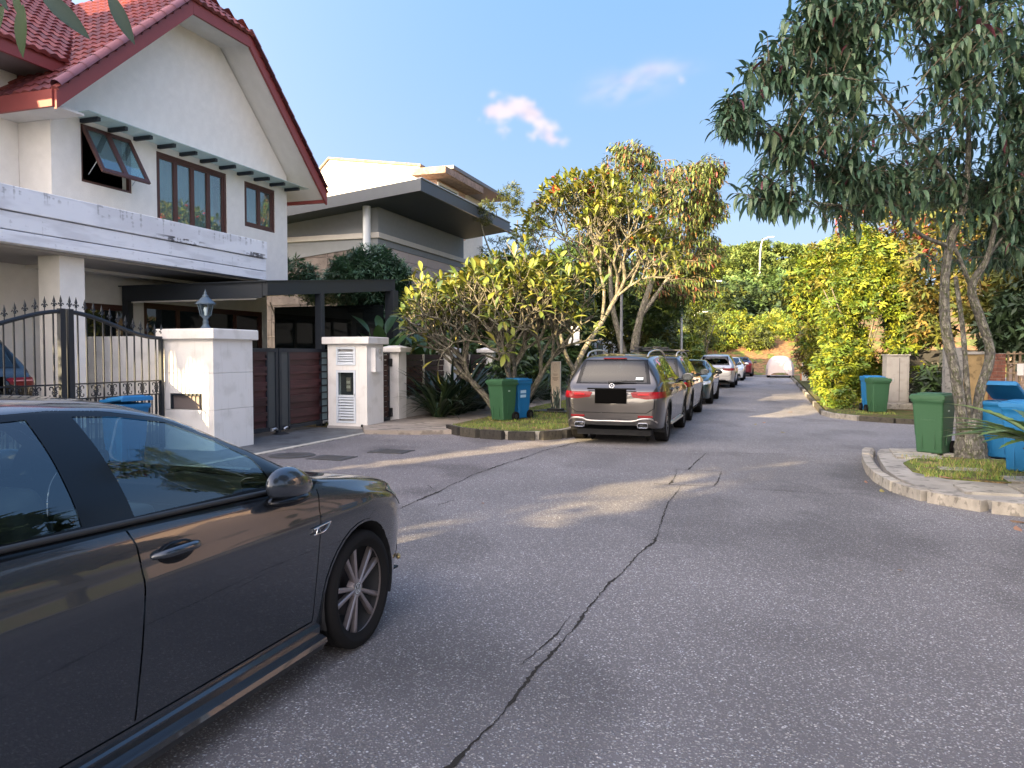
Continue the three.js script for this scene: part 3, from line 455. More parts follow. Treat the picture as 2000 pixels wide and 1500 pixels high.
// wrought iron double gate: bars, spear heads, scrolls and rails
{
  const spear = lathe([[0.007, 0], [0.007, 0.05], [0.02, 0.06], [0.02, 0.07], [0.009, 0.08], [0.009, 0.1], [0.021, 0.125], [0.0, 0.215]], 8);
  const wing = [tube(bent([[0, 0.075, 0.005], [0, 0.1, 0.035], [0, 0.075, 0.045]], 6), 0.007, 5), tube(bent([[0, 0.075, -0.005], [0, 0.1, -0.035], [0, 0.075, -0.045]], 6), 0.007, 5)];
  const finial = join([spear, ...wing]);
  const cee = (s, up) => { const p = []; for (let i = 0; i <= 16; i++) { const t = i / 16, a = -1.2 + t * 5.2, r = 0.045 * (1 - 0.62 * t); p.push([0, up * (0.055 - 0.0 + Math.sin(a) * r), s * (0.06 - 0.0 + -Math.cos(a) * r)]); } return p; };
  const scroll = join([1, -1].flatMap((s) => [tube([[0, 0, s * 0.012], ...cee(s, 1)], 0.0085, 5), tube([[0, 0, s * 0.012], ...cee(s, -1)], 0.0085, 5)]));
  const gate = thing('iron_gate', 'black wrought iron double gate with spear heads and scrolls before the left drive', 'gate', [-9.62, 0, 0]);
  const top = (s) => (s < 0.12 ? 1.87 : 1.87 + 0.345 * smoothstep(s, 0.1, 1.85));     // s metres from the pillar side
  const leaf = (z0, dir) => {           // z0 hinge side, running dir towards the middle
    const n = 12, L = 1.83, zAt = (s) => z0 + dir * s;
    mesh('stile', slab(-0.03, 0.03, 0.05, top(0) + 0.02, zAt(0.035) - 0.03, zAt(0.035) + 0.03, 0.004), M.iron, gate);
    mesh('stile', slab(-0.035, 0.035, 0.05, top(L) + 0.04, zAt(L - 0.045) - 0.045, zAt(L - 0.045) + 0.045, 0.004), M.iron, gate);
    const pts = []; for (let i = 0; i <= 22; i++) { const s = i / 22 * (L - 0.05); pts.push([0, top(s), zAt(s)]); }
    const bar = sheetBar(pts, 0.05, 0.055); mesh('top_rail', bar, M.iron, gate);
    for (const y of [0.12, 0.945, 1.165]) mesh('rail', slab(-0.012, 0.012, y - 0.011, y + 0.011, Math.min(zAt(0.06), zAt(L - 0.09)), Math.max(zAt(0.06), zAt(L - 0.09))), M.iron, gate);
    for (let i = 1; i <= n - 1; i++) { const s = i * 0.15; if (s > L - 0.1) break; mesh('bar', slab(-0.009, 0.009, 0.12, top(s) - 0.01, zAt(s) - 0.009, zAt(s) + 0.009), M.iron, gate); }
    for (let i = 0; i <= n; i++) { const s = Math.min(i * 0.15 + 0.02, L - 0.05), f = mesh('finial', finial, M.iron, gate); f.position.set(0, top(s) + 0.02, zAt(s)); }
    for (let i = 0; i < 6; i++) { const s = 0.15 + i * 0.3; const f = mesh('scroll', scroll, M.iron, gate); f.position.set(0, 1.055, zAt(s)); f.scale.set(1, 0.95, 1); }
    for (let i = 0; i < 23; i++) mesh('lower_bar', slab(-0.007, 0.007, 0.12, 0.945, zAt(0.1 + i * 0.075) - 0.007, zAt(0.1 + i * 0.075) + 0.007), M.iron, gate);
  };
  leaf(-10.3, 1); leaf(-6.595, -1);
}
function sheetBar(pts, w, h) { const rows = pts.map(([x, y, z]) => [[x - w / 2, y - h / 2, z], [x - w / 2, y + h / 2, z], [x + w / 2, y + h / 2, z], [x + w / 2, y - h / 2, z], [x - w / 2, y - h / 2, z]]); return plain(sheet(rows)); }
{ const w = thing('party_wall', 'low pale wall inside the left drive behind the iron gate', 'wall', [0, 0, 0]); mesh('wall', slab(-13.19, -9.66, 0, 1.93, -11.22, -11.06), M.white, w); }
{ const g = thing('gate_pillar', 'white pillar beyond the left end of the iron gate', 'pillar', [-9.145, 0, -5.85]); mesh('post', slab(-0.5, 0.5, 0, 1.86, -0.5, 0.5, 0.006), M.white, g); const c = mesh('cap', capShape(1, 1, 0.15, 0.07), capWhite, g); c.position.y = 1.86; }

// plum red folding gate between the white pillars
{
  const g = thing('timber_gate', 'closed double gate of plum red boards in charcoal frames between the white pillars', 'gate', [-9.3, 0, 0]);
  const r = rng(44);
  const leaf = (z0, z1) => {   // z0 near, z1 far
    const H = 1.72, f = 0.075;
    mesh('frame', [slab(-0.03, 0.03, 0.09, 0.09 + f, z1, z0), slab(-0.03, 0.03, H - f, H, z1, z0), slab(-0.03, 0.03, 0.09 + f, H - f, z0 - f, z0), slab(-0.03, 0.03, 0.09 + f, H - f, z1, z1 + f)], M.charcoal, g);
  };
  const boards = (za, zb, cut) => { const y0 = 0.17, y1 = 1.645, n = 10, h = (y1 - y0) / n; for (let i = 0; i < n; i++) { const out = i % 2 ? 0.016 : -0.016; mesh('board', slab(-0.014 + out, 0.014 + out, y0 + i * h - (i % 2 ? 0.01 : -0.004), y0 + (i + 1) * h + (i % 2 ? 0.01 : -0.004), za, zb - (i % 2 ? 0.0 : cut), 0.003), M.plum, g); } };
  leaf(-11.36, -12.98); leaf(-13.02, -14.86);
  boards(-12.62, -11.44, 0); mesh('mesh_panel', slab(-0.01, 0.01, 0.17, 1.645, -12.9, -12.66), M.charmesh, g); mesh('inner_post', slab(-0.026, 0.026, 0.165, 1.645, -12.665, -12.62), M.charcoal, g);
  boards(-14.5, -13.38, 0); mesh('mesh_panel', slab(-0.01, 0.01, 0.17, 1.645, -13.33, -13.1), M.charmesh, g); mesh('inner_post', slab(-0.026, 0.026, 0.165, 1.645, -13.38, -13.33), M.charcoal, g);
  mesh('glazed_panel', slab(-0.008, 0.008, 0.17, 1.645, -14.78, -14.55), phys({ color: RGB(0.3, 0.42, 0.47), roughness: 0.08, ior: 1.8 }), g); mesh('inner_post', slab(-0.026, 0.026, 0.165, 1.645, -14.55, -14.5), M.charcoal, g);
  for (const y of [0.32, 0.47, 0.62, 0.77, 0.92, 1.07, 1.22, 1.37, 1.52]) mesh('glazing_bar', slab(0.008, 0.02, y - 0.014, y + 0.014, -14.78, -14.55), M.charmesh, g);
  for (let i = 0; i < 10; i++) for (const z of [-12.6, -14.47]) if (i % 2) mesh('clip', slab(-0.02, 0.03, 0.2 + i * 0.1475, 0.26 + i * 0.1475, z - 0.02, z + 0.03), M.dark, g);
  for (const [z, s] of [[-12.9, 1], [-13.12, -1], [-14.75, 1]]) { mesh('folding_arm', [tube(bent([[0.03, 0.11, z + s * 0.16], [0.07, 0.135, z + s * 0.08], [0.05, 0.1, z]], 6), 0.022, 6), slab(0.0, 0.06, 0.09, 0.15, z + s * 0.13, z + s * 0.19)], M.steel, g); }
  mesh('floor_stop', cyl(0.17, 0.1, 0.03, 0.06, 0.03, -13.0, 16), M.dark, g);
  mesh('gate_motor', [slab(-0.03, 0.03, 0.012, 0.09, -13.04, -12.96)], M.charcoal, g);
}
// white pillar with the louvred meter cupboards
{
  const p = thing('meter_pillar', 'white pillar with louvred meter cupboards and a small meter window', 'pillar', [0, 0, 0]);
  const x0 = -9.07, x1 = -8.12, z0 = -15.2, z1 = -14.47;
  mesh('post', [slab(x0, x1, 0.02, 1.83, z0, z1 - 0.12), slab(x0, x0 + 0.2, 0.02, 1.83, z1 - 0.12, z1), slab(x1 - 0.27, x1, 0.02, 1.83, z1 - 0.12, z1), slab(x0 + 0.2, x1 - 0.27, 0.02, 0.12, z1 - 0.12, z1), slab(x0 + 0.2, x1 - 0.27, 1.26, 1.36, z1 - 0.12, z1), slab(x0 + 0.2, x1 - 0.27, 1.76, 1.83, z1 - 0.12, z1)], M.white, p);
  const c = mesh('cap', capShape(0.95, 0.73, 0.13, 0.09), capWhite, p); c.position.set((x0 + x1) / 2, 1.83, (z0 + z1) / 2);
  mesh('plinth', slab(x0 - 0.01, x1 + 0.03, 0.0, 0.06, z0, z1 + 0.03), M.grey, p);
  const alu = mat({ color: RGB(0.72, 0.78, 0.86), roughness: 0.45, map: grain });
  const door = (y0, y1, name) => { const a = x0 + 0.205, b = x1 - 0.275, f = 0.045; return mesh(name, [slab(a, b, y0, y0 + f, z1 - 0.05, z1 + 0.012), slab(a, b, y1 - f, y1, z1 - 0.05, z1 + 0.012), slab(a, a + f, y0 + f, y1 - f, z1 - 0.05, z1 + 0.012), slab(b - f, b, y0 + f, y1 - f, z1 - 0.05, z1 + 0.012)], alu, p); };
  const louvre = (d, y0, y1, n) => { const a = x0 + 0.25, b = x1 - 0.32; for (let i = 0; i < n; i++) { const y = lerp(y0, y1, (i + 0.5) / n), g = box(b - a, 0.008, 0.06); g.rotateX(0.75); g.translate((a + b) / 2, y, z1 - 0.015); mesh('louvre', g, alu, d); } mesh('backing', slab(a, b, y0, y1, z1 - 0.11, z1 - 0.1), M.room, d); };
  const top = door(1.365, 1.755, 'upper_door'); louvre(top, 1.4, 1.66, 5);
  const low = door(0.125, 1.255, 'lower_door'); louvre(low, 0.2, 0.68, 8); mesh('mid_rail', slab(x0 + 0.25, x1 - 0.32, 0.68, 0.725, z1 - 0.05, z1 + 0.012), alu, low);
  mesh('meter_glass', slab(x0 + 0.25, x1 - 0.32, 0.725, 1.21, z1 - 0.02, z1 - 0.015), phys({ color: RGB(0.8, 0.85, 0.85), transmission: 1, thickness: 0, roughness: 0.02, ior: 1.6 }), low);
  mesh('cupboard_back', slab(x0 + 0.25, x1 - 0.32, 0.725, 1.21, z1 - 0.117, z1 - 0.11), mat({ color: RGB(0.05, 0.055, 0.06) }), low);
  const me = mesh('meter', [box(0.11, 0.3, 0.05, x0 + 0.47, 0.95, z1 - 0.08, 0.01)], mat({ color: RGB(0.25, 0.2, 0.16), roughness: 0.5 }), low); mesh('meter_dial', [box(0.085, 0.06, 0.01, x0 + 0.47, 1.0, z1 - 0.05), box(0.085, 0.06, 0.01, x0 + 0.47, 0.9, z1 - 0.05)], mat({ color: RGB(0.6, 0.55, 0.45) }), me);
  mesh('handle', slab(x1 - 0.3, x1 - 0.285, 0.7, 0.76, z1 + 0.012, z1 + 0.03), M.steel, low);
  const b = mesh('intercom_box', [slab(x1, x1 + 0.10, 1.22, 1.74, z1 - 0.22, z1 - 0.19), slab(x1, x1 + 0.09, 1.22, 1.5, z1 - 0.45, z1 - 0.22, 0.006), slab(x1, x1 + 0.03, 1.5, 1.74, z1 - 0.45, z1 - 0.22)], M.white, p);
  mesh('switch', [slab(x1, x1 + 0.03, 1.62, 1.72, z1 - 0.6, z1 - 0.52, 0.004), slab(x1, x1 + 0.03, 1.46, 1.56, z1 - 0.62, z1 - 0.54, 0.004)], mat({ color: RGB(0.5, 0.48, 0.45) }), b);
  mesh('earth_stub', [cyl(0.025, 0.025, 0.05, x1 - 0.1, 0.08, z1 + 0.05, 8)], M.dark, p);
}
function slatPanel(parent, z0, z1, y0, y1, x, n, cols, gap = 0.005) { const h = (y1 - y0) / n, r = rng((z0 * -71) | 0); for (let i = 0; i < n; i++) mesh('board', slab(x - 0.012 + (i % 2) * 0.014, x + 0.012 + (i % 2) * 0.014, y0 + i * h + gap, y0 + (i + 1) * h - gap, z1, z0, 0.003), cols[(r() * cols.length) | 0], parent); }
{
  const g = thing('side_gate', 'narrow brown slatted side gate beside the meter pillar', 'gate', [-8.42, 0, 0]);
  mesh('frame', [slab(-0.03, 0.03, 0.05, 0.14, -16.02, -15.22), slab(-0.03, 0.03, 1.6, 1.63, -16.02, -15.22), slab(-0.03, 0.03, 0.14, 1.6, -16.02, -15.98), slab(-0.03, 0.03, 0.14, 1.6, -15.26, -15.22)], M.charcoal, g);
  slatPanel(g, -15.27, -15.97, 0.15, 1.59, 0.0, 12, M.timber);
  mesh('hinge', [slab(0.02, 0.07, 1.32, 1.5, -16.08, -15.98), slab(0.02, 0.07, 0.15, 0.35, -16.08, -15.98)], M.dark, g);
}
const thinPillar = (() => { const p = thing('fence_pillar', 'slim white capped pillar next to the brown side gate', 'pillar', [-8.38, 0, -16.28], 0); mesh('post', slab(-0.19, 0.19, 0, 1.66, -0.2, 0.2, 0.006), M.white, p); const c = mesh('cap', [capShape(0.38, 0.4, 0.09, 0.1), (() => { const g = new THREE.CylinderGeometry(0.16, 0.4, 0.06, 4, 1); g.rotateY(Math.PI / 4); g.translate(0, 0.115, 0); return plain(g.toNonIndexed()); })()], capWhite, p); c.position.y = 1.66; return p; })();
copyOf(thinPillar, [-8.38, 0, -19.35], 0, 'slim white capped pillar half hidden by the strap leaved plants'); copyOf(thinPillar, [-8.38, 0, -22.6], 0, 'slim white capped pillar deep behind the frangipani trunks');
for (const [a, b, lab] of [[-16.5, -19.13, 'brown slatted fence on a low white wall right of the side gate'], [-19.57, -22.38, 'brown slatted fence behind the strap leaved plants and frangipani trunks']]) {
  const f = thing('slat_fence', lab, 'fence', [-8.4, 0, 0]);
  mesh('low_wall', slab(-0.09, 0.09, 0, 0.42, b, a), M.white, f); mesh('coping', slab(-0.13, 0.13, 0.42, 0.53, b, a, 0.01), capWhite, f);
  mesh('post', slab(-0.03, 0.05, 0.53, 1.6, (a + b) / 2 - 0.03, (a + b) / 2 + 0.03), mat({ color: RGB(0.4, 0.38, 0.33), roughness: 0.5 }), f);
  slatPanel(f, a - 0.02, b + 0.02, 0.58, 1.6, 0, 7, M.timber);
}
// charcoal pergola over the right drive
{
  const p = thing('pergola', 'charcoal flat roofed carport between the red roofed house and the plum gate', 'carport', [0, 0, 0]);
  const rise = (z) => 3.06 + (-12.9 - z) * 0.095, tilt = (g) => { const q = g.attributes.position; for (let i = 0; i < q.count; i++) q.setY(i, q.getY(i) + rise(q.getZ(i))); g.computeVertexNormals(); return g; };
  const cut = (x0, x1, y0, y1, z0, z1, n = 1) => tilt(slab(x0, x1, y0, y1, z0, z1));
  mesh('roof_sheet', cut(-13.15, -9.42, -0.02, 0.0, -18.4, -12.85), M.charcoal, p);
  mesh('edge_beam', cut(-9.56, -9.44, -0.3, -0.021, -18.35, -12.9), M.charcoal, p); mesh('edge_beam', cut(-13.1, -9.57, -0.34, -0.021, -13.02, -12.9), M.charcoal, p); mesh('edge_beam', cut(-13.1, -9.57, -0.3, -0.021, -18.35, -18.23), M.charcoal, p);
  mesh('light_strip', cut(-12.9, -9.75, -0.37, -0.345, -12.99, -12.95), mat({ color: RGB(0.75, 0.74, 0.72), roughness: 0.5 }), p);
  for (let i = 0; i < 5; i++) mesh('rafter', cut(-13.1, -9.57, -0.2, -0.021, -14.0 - i * 1.0, -13.92 - i * 1.0), M.charcoal, p);
  mesh('ceiling', cut(-13.1, -9.57, -0.06, -0.045, -18.2, -13.05), mat({ color: RGB(0.16, 0.125, 0.10), map: woodTex, roughness: 0.7 }), p);
  mesh('rear_screen', slab(-13.0, -9.65, 0.05, 2.9, -18.1, -18.06), phDark, p); mesh('post', slab(-9.58, -9.42, 0, 2.95, -14.92, -14.78, 0.005), M.charcoal, p); mesh('post', slab(-9.62, -9.38, 0, 3.28, -18.42, -18.12, 0.005), M.charcoal, p); mesh('post', slab(-13.1, -12.95, 0, 2.75, -13.05, -12.9, 0.005), M.charcoal, p);
}
// ================================================================== modern grey house
{
  const h = thing('grey_house', 'modern grey house with a broad dark overhanging roof and stone cladding', 'house', [0, 0, 0]);
  const fall = (x) => 7.09 - 0.106 * (-10.5 - x), lean = (g) => { const q = g.attributes.position; for (let i = 0; i < q.count; i++) q.setY(i, q.getY(i) + fall(q.getX(i))); g.computeVertexNormals(); return g; };
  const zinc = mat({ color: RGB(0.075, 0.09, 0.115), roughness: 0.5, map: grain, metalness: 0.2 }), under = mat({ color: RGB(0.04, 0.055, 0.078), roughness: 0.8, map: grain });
  mesh('roof', lean(slab(-20, -10.5, -0.06, 0.0, -30.8, -22.13)), zinc, h);
  mesh('roof_edge', lean(slab(-20, -10.45, -0.36, 0.02, -22.16, -22.1)), zinc, h); mesh('roof_edge', lean(slab(-10.52, -10.46, -0.36, 0.02, -30.8, -22.17)), zinc, h); mesh('gutter_trim', lean(slab(-10.6, -10.42, 0.021, 0.05, -30.8, -22.1)), mat({ color: RGB(0.45, 0.47, 0.5), roughness: 0.4 }), h);
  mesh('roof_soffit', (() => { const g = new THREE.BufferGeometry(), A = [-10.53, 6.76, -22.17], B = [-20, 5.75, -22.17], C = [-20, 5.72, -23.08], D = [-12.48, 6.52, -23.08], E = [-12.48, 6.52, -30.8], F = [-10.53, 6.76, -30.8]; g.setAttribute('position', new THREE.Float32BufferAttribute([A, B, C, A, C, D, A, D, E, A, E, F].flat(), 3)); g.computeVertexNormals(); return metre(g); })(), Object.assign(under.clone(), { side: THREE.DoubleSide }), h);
  const upper = mat({ color: RGB(0.26, 0.285, 0.315), map: grain, roughness: 0.85 });
  mesh('upper_wall', lean(slab(-20, -12.52, -1.6, -0.2, -30.7, -23.12)), upper, h);
  mesh('string_course', slab(-20, -12.44, 5.5, 5.68, -30.75, -23.05, 0.01), mat({ color: RGB(0.62, 0.6, 0.58), map: grain, roughness: 0.8 }), h);
  mesh('wall', [slab(-20, -12.6, 0, 5.5, -30.7, -24.3), slab(-20, -13.3, 0, 5.5, -24.3, -23.2), slab(-13.3, -12.6, 0, 3.4, -24.3, -23.2)], mat({ color: RGB(0.62, 0.55, 0.53), map: grain, roughness: 0.85 }), h);
  const stone = [0, 1, 2].map((i) => mat({ color: RGB(0.34 + 0.03 * i, 0.30 + 0.025 * i, 0.30 + 0.025 * i), map: scaled(concreteTex, 0.7), roughness: 0.85 })), r = rng(52);
  for (let i = 0; i < 5; i++) for (let j = 0; j < 7; j++) mesh('cladding_panel', slab(-13.33 - (i + 1) * 1.15 + 0.008, -13.33 - i * 1.15 - 0.008, 1.7 + j * 0.54 + 0.01, 1.7 + (j + 1) * 0.54 - 0.01, -23.2, -23.15 + (j % 2) * 0.02), stone[(r() * 3) | 0], h);
  for (let j = 0; j < 7; j++) for (let i = 0; i < 4; i++) mesh('cladding_panel', slab(-12.6, -12.55, 1.7 + j * 0.54 + 0.01, 1.7 + (j + 1) * 0.54 - 0.01, -25.5 - i * 1.6, -24.3 - i * 1.6 + 0.39), pinkPanel, h);
  const w = mesh('corner_window', [slab(-13.29, -12.62, 3.42, 3.47, -24.28, -23.22), slab(-12.66, -12.6, 3.47, 5.48, -23.28, -23.22), slab(-12.66, -12.6, 3.47, 5.48, -24.28, -24.2)], M.charmesh, h);
  mesh('pane', [slab(-13.28, -12.67, 3.48, 5.48, -23.27, -23.25)], phGlass, w); mesh('pane', [slab(-12.64, -12.62, 3.48, 5.48, -24.2, -23.29)], phGlass, w);
  mesh('room', [slab(-13.29, -12.7, 3.45, 5.49, -24.29, -24.0)], M.room, h);
  mesh('column', cyl(0.13, 0.13, 6.5, -12.75, 3.25, -22.78, 16), mat({ color: RGB(0.55, 0.6, 0.65), roughness: 0.5 }), h);
}
{
  const h = thing('white_house', 'sunlit white upper storey with sloping parapet behind the dark roof', 'house', [0, 0, 0]);
  const lit = mat({ color: RGB(0.84, 0.8, 0.72), map: grain, roughness: 0.85 }), rust = mat({ color: RGB(0.55, 0.38, 0.30), map: concreteTex, roughness: 0.9 });
  const g = extrude([[-21.8, 6], [-15.18, 6], [-15.18, 10.1], [-19.9, 10.78], [-21.8, 9.0]], 0.3); g.translate(0, 0, -32.3);
  mesh('wall', [g, slab(-15.48, -15.18, 6, 10.1, -40, -32.3)], lit, h);
  const cap = extrude([[-15.1, 10.1], [-15.1, 10.2], [-19.88, 10.89], [-21.95, 8.95], [-21.9, 8.86], [-19.9, 10.79]], 0.5); cap.translate(0, 0, -32.4);
  mesh('parapet_cap', cap, rust, h);
  mesh('roof', slab(-15.6, -13.6, 9.95, 10.1, -40, -32.2), mat({ color: RGB(0.1, 0.1, 0.11), roughness: 0.5 }), h);
  mesh('gutter', tube([[-15.0, 10.0, -32.1], [-14.6, 9.9, -33.6], [-14.6, 9.6, -33.7]], 0.04, 6), M.white, h);
}
{
  const d = thing('roof_lantern_room', 'small terracotta lit rooftop room under a flat weathered canopy', 'roof room', [0, 0, 0]);
  mesh('canopy', slab(-14.6, -13.0, 9.2, 9.5, -34.4, -29.9, 0.02), mat({ color: RGB(0.50, 0.36, 0.31), map: concreteTex, roughness: 0.9 }), d);
  mesh('wall', [slab(-15.4, -13.85, 7, 9.2, -34.2, -30.9)], mat({ color: RGB(0.62, 0.42, 0.33), map: grain, roughness: 0.9 }), d);
  const w = mesh('window_frame', [slab(-13.84, -13.78, 7.0, 9.1, -33.2, -33.05), slab(-13.84, -13.78, 7.0, 9.1, -31.05, -30.9), slab(-13.84, -13.78, 9.0, 9.1, -33.05, -31.05)], mat({ color: RGB(0.75, 0.72, 0.68) }), d); mesh('pane', slab(-13.83, -13.8, 7.1, 9.0, -33.04, -31.06), M.pane, w);
  for (let i = 0; i < 4; i++) mesh('roof_slat', slab(-13.9 + i * 0.25, -13.75 + i * 0.25, 8.8 - i * 0.28, 8.86 - i * 0.28, -40, -33.4), M.charcoal, d);
}
// ================================================================== right-hand plots
{
  const g = thing('dark_gate', 'tall dark solid gate in the shade behind the utility cabinet', 'gate', [0, 0, 0]);
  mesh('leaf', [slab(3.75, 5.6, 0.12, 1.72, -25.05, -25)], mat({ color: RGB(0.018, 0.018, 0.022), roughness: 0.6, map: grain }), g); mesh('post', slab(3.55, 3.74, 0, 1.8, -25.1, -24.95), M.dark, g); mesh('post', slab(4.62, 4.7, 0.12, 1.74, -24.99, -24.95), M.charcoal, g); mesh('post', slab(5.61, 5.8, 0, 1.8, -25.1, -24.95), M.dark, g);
}
{
  const w = thing('right_boundary_wall', 'ochre rendered boundary wall with a grey end post and brick pier', 'wall', [0, 0, 0]);
  mesh('end_post', slab(3.62, 3.98, 0, 1.75, -19.25, -18.95, 0.006), mat({ color: RGB(0.42, 0.42, 0.42), map: scaled(concreteTex, 1), roughness: 0.9 }), w);
  mesh('wall', slab(3.98, 4.46, 0, 1.6, -19.2, -19.0), mat({ color: RGB(0.5, 0.36, 0.18), map: scaled(concreteTex, 0.8), roughness: 0.9 }), w); mesh('coping', slab(3.98, 4.46, 1.6, 1.66, -19.24, -18.96), M.concrete, w);
  const bricks = [RGB(0.32, 0.12, 0.08), RGB(0.27, 0.10, 0.07), RGB(0.36, 0.15, 0.10)].map((color) => mat({ color, map: scaled(concreteTex, 1.5), roughness: 0.9 })), r = rng(61);
  mesh('mortar_core', slab(4.475, 4.765, 0, 1.62, -19.23, -18.98), M.concrete, w);
  for (let j = 0; j < 21; j++) for (let i = 0; i < (j % 2 ? 2 : 3); i++) { const e = j % 2 ? [[4.465, 4.615], [4.623, 4.775]] : [[4.465, 4.535], [4.543, 4.697], [4.705, 4.775]]; mesh('brick', slab(e[i][0], e[i][1], j * 0.077 + 0.004, j * 0.077 + 0.072, -19.0, -18.965 + 0.004 * r(), 0.003), bricks[(r() * 3) | 0], w); }
}
{
  const g = thing('slatted_gate', 'pale timber lattice gate at the right edge with letter plates', 'gate', [0, 0, 0]), m = mat({ color: RGB(0.5, 0.38, 0.24), map: woodTex, roughness: 0.7 });
  for (let i = 0; i < 18; i++) mesh('upright', slab(4.83 + i * 0.11, 4.87 + i * 0.11, 0.45, 1.66, -19.12, -19.07), m, g);
  for (let j = 0; j < 6; j++) mesh('crossbar', slab(4.8, 6.8, 0.55 + j * 0.21, 0.58 + j * 0.21, -19.066, -19.03), m, g);
  mesh('plate', [slab(5.0, 5.12, 1.15, 1.4, -19.03, -19.0), slab(5.22, 5.4, 0.85, 1.1, -19.03, -19.0)], mat({ color: RGB(0.6, 0.58, 0.55) }), g); mesh('plinth', slab(4.8, 6.8, 0, 0.45, -19.15, -19.0), M.concrete, g);
}
{
  const c = thing('utility_cabinet', 'tall weathered grey utility cabinet on a stained concrete base', 'cabinet', [3.28, 0.1, -23.45], 0.12), m = mat({ color: RGB(0.42, 0.40, 0.38), map: scaled(grimeTex, 2), roughness: 0.75 });
  mesh('base', slab(-0.52, 0.5, 0, 0.16, -0.3, 0.42, 0.02), mat({ color: RGB(0.7, 0.67, 0.62), map: scaled(concreteTex, 1.3), roughness: 0.92 }), c);
  mesh('cabinet', slab(-0.29, 0.29, 0.16, 1.46, -0.25, 0.2, 0.012), m, c); mesh('roof', slab(-0.31, 0.31, 1.46, 1.5, -0.27, 0.23, 0.008), m, c);
  mesh('door', slab(-0.2, 0.24, 0.22, 1.4, 0.2, 0.215, 0.006), m, c); mesh('seam', slab(0.03, 0.04, 0.22, 1.4, 0.214, 0.22), M.dark, c); mesh('lock', slab(-0.14, -0.11, 0.75, 0.85, 0.215, 0.235), M.steel, c);
}
{ const b = tag(mesh('concrete_block', (() => { const g = box(0.6, 0.42, 0.42, 0, 0, 0, 0.05), p = g.attributes.position; for (let i = 0; i < p.count; i++) { const n = 0.03 * (vnoise(p.getX(i) * 5 + 3, p.getZ(i) * 5, 3) - 0.5); p.setY(i, p.getY(i) * (1 + n) + 0.03 * p.getX(i)); } g.computeVertexNormals(); return g; })(), mat({ color: RGB(0.78, 0.75, 0.69), map: scaled(concreteTex, 1.4), bumpMap: scaled(concreteTex, 2), bumpScale: 0.02, roughness: 0.95 })), 'rough pale concrete block lying beyond the green bin', 'concrete block'); b.position.set(3.62, 0.2, -19.75); b.rotation.y = 0.1; }
// houses seen in scraps through the trees on the right, and those the bodywork mirrors
function plainHouse(name, label, [x0, x1, z0, z1], H, colour, road = -1) {
  const h = thing(name, label, 'house', [0, 0, 0]), m = mat({ color: colour, map: grain, roughness: 0.88 }), xf = road < 0 ? x0 : x1;
  const D = z0 - z1, n = Math.max(2, Math.round(D / 3.4)), s = road < 0 ? -1 : 1;
  mesh('wall', slab(x0, x1, 0, H, z1, z0), m, h);
  mesh('roof', [slab(x0 - 0.6, x1 + 0.6, H, H + 0.25, z1 - 0.6, z0 + 0.6), slab(x0 + 1, x1 - 1, H + 0.25, H + 0.9, z1 + 1, z0 - 1)], mat({ color: RGB(0.2, 0.12, 0.1), map: grain, roughness: 0.8 }), h);
  for (let k = 0; k < Math.floor(H / 3.1); k++) for (let i = 0; i < n; i++) {
    const z = z0 - (i + 0.5) * D / n, y = 0.9 + k * 3.1, a = Math.min(xf, xf + s * 0.06), b = Math.max(xf, xf + s * 0.06);
    const f = mesh('window', [slab(a, b, y, y + 0.08, z - 0.8, z + 0.8), slab(a, b, y + 1.32, y + 1.4, z - 0.8, z + 0.8), ...[-0.8, -0.04, 0.72].map((q) => slab(a, b, y + 0.08, y + 1.32, z + q, z + q + 0.08))], M.brown, h);
    mesh('pane', slab(Math.min(xf, xf + s * 0.03), Math.max(xf, xf + s * 0.03), y + 0.08, y + 1.32, z - 0.72, z + 0.72), M.pane, f);
  }
  return h;
}
const rightHouse = plainHouse('right_house', 'pinkish cream house glimpsed through the trees on the right', [8.6, 16, -20, -34], 6.6, RGB(0.62, 0.46, 0.38));
{ // balcony with upright bars on that house
  const bz = [-28, -20.3]; mesh('balcony', slab(7.4, 8.6, 3.3, 3.6, bz[0], bz[1]), mat({ color: RGB(0.66, 0.62, 0.56), map: grain }), rightHouse);
  for (let i = 0; i < 40; i++) mesh('baluster', slab(7.44, 7.5, 3.6, 4.7, bz[0] + 0.05 + i * 0.19, bz[0] + 0.11 + i * 0.19), M.charcoal, rightHouse);
  mesh('handrail', slab(7.42, 7.52, 4.7, 4.76, bz[0], bz[1]), M.charcoal, rightHouse);
}

plainHouse('left_far_house', 'pale house far along the left side behind the hedge and trees', [-19, -10.4, -40, -57], 6.2, RGB(0.7, 0.66, 0.62), 1);
// lattice mast far off behind the right-hand trees
{
  const c = thing('mast', 'red lattice mast of a distant tower crane above the right trees', 'crane', [0, 0, 0]); const b = at(1634, 690, 190), m = mat({ color: RGB(0.6, 0.03, 0.05), roughness: 0.5 }), q = [];
  c.position.set(b.x, 0, b.z);
  for (const [x, z] of [[-.6, -.6], [.6, -.6], [.6, .6], [-.6, .6]]) mesh('leg', slab(x - 0.12, x + 0.12, 0, 38, z - 0.12, z + 0.12), m, c);
  for (let y = 0; y < 37; y += 2) q.push(tube([[-.6, y, .6], [.6, y + 1.9, .6]], 0.08, 4), tube([[.6, y, -.6], [.6, y + 1.9, .6]], 0.08, 4)); mesh('bracing', q, m, c);
  mesh('jib', [slab(-3, 9, 37.6, 38.2, -0.4, 0.4)], m, c);
}

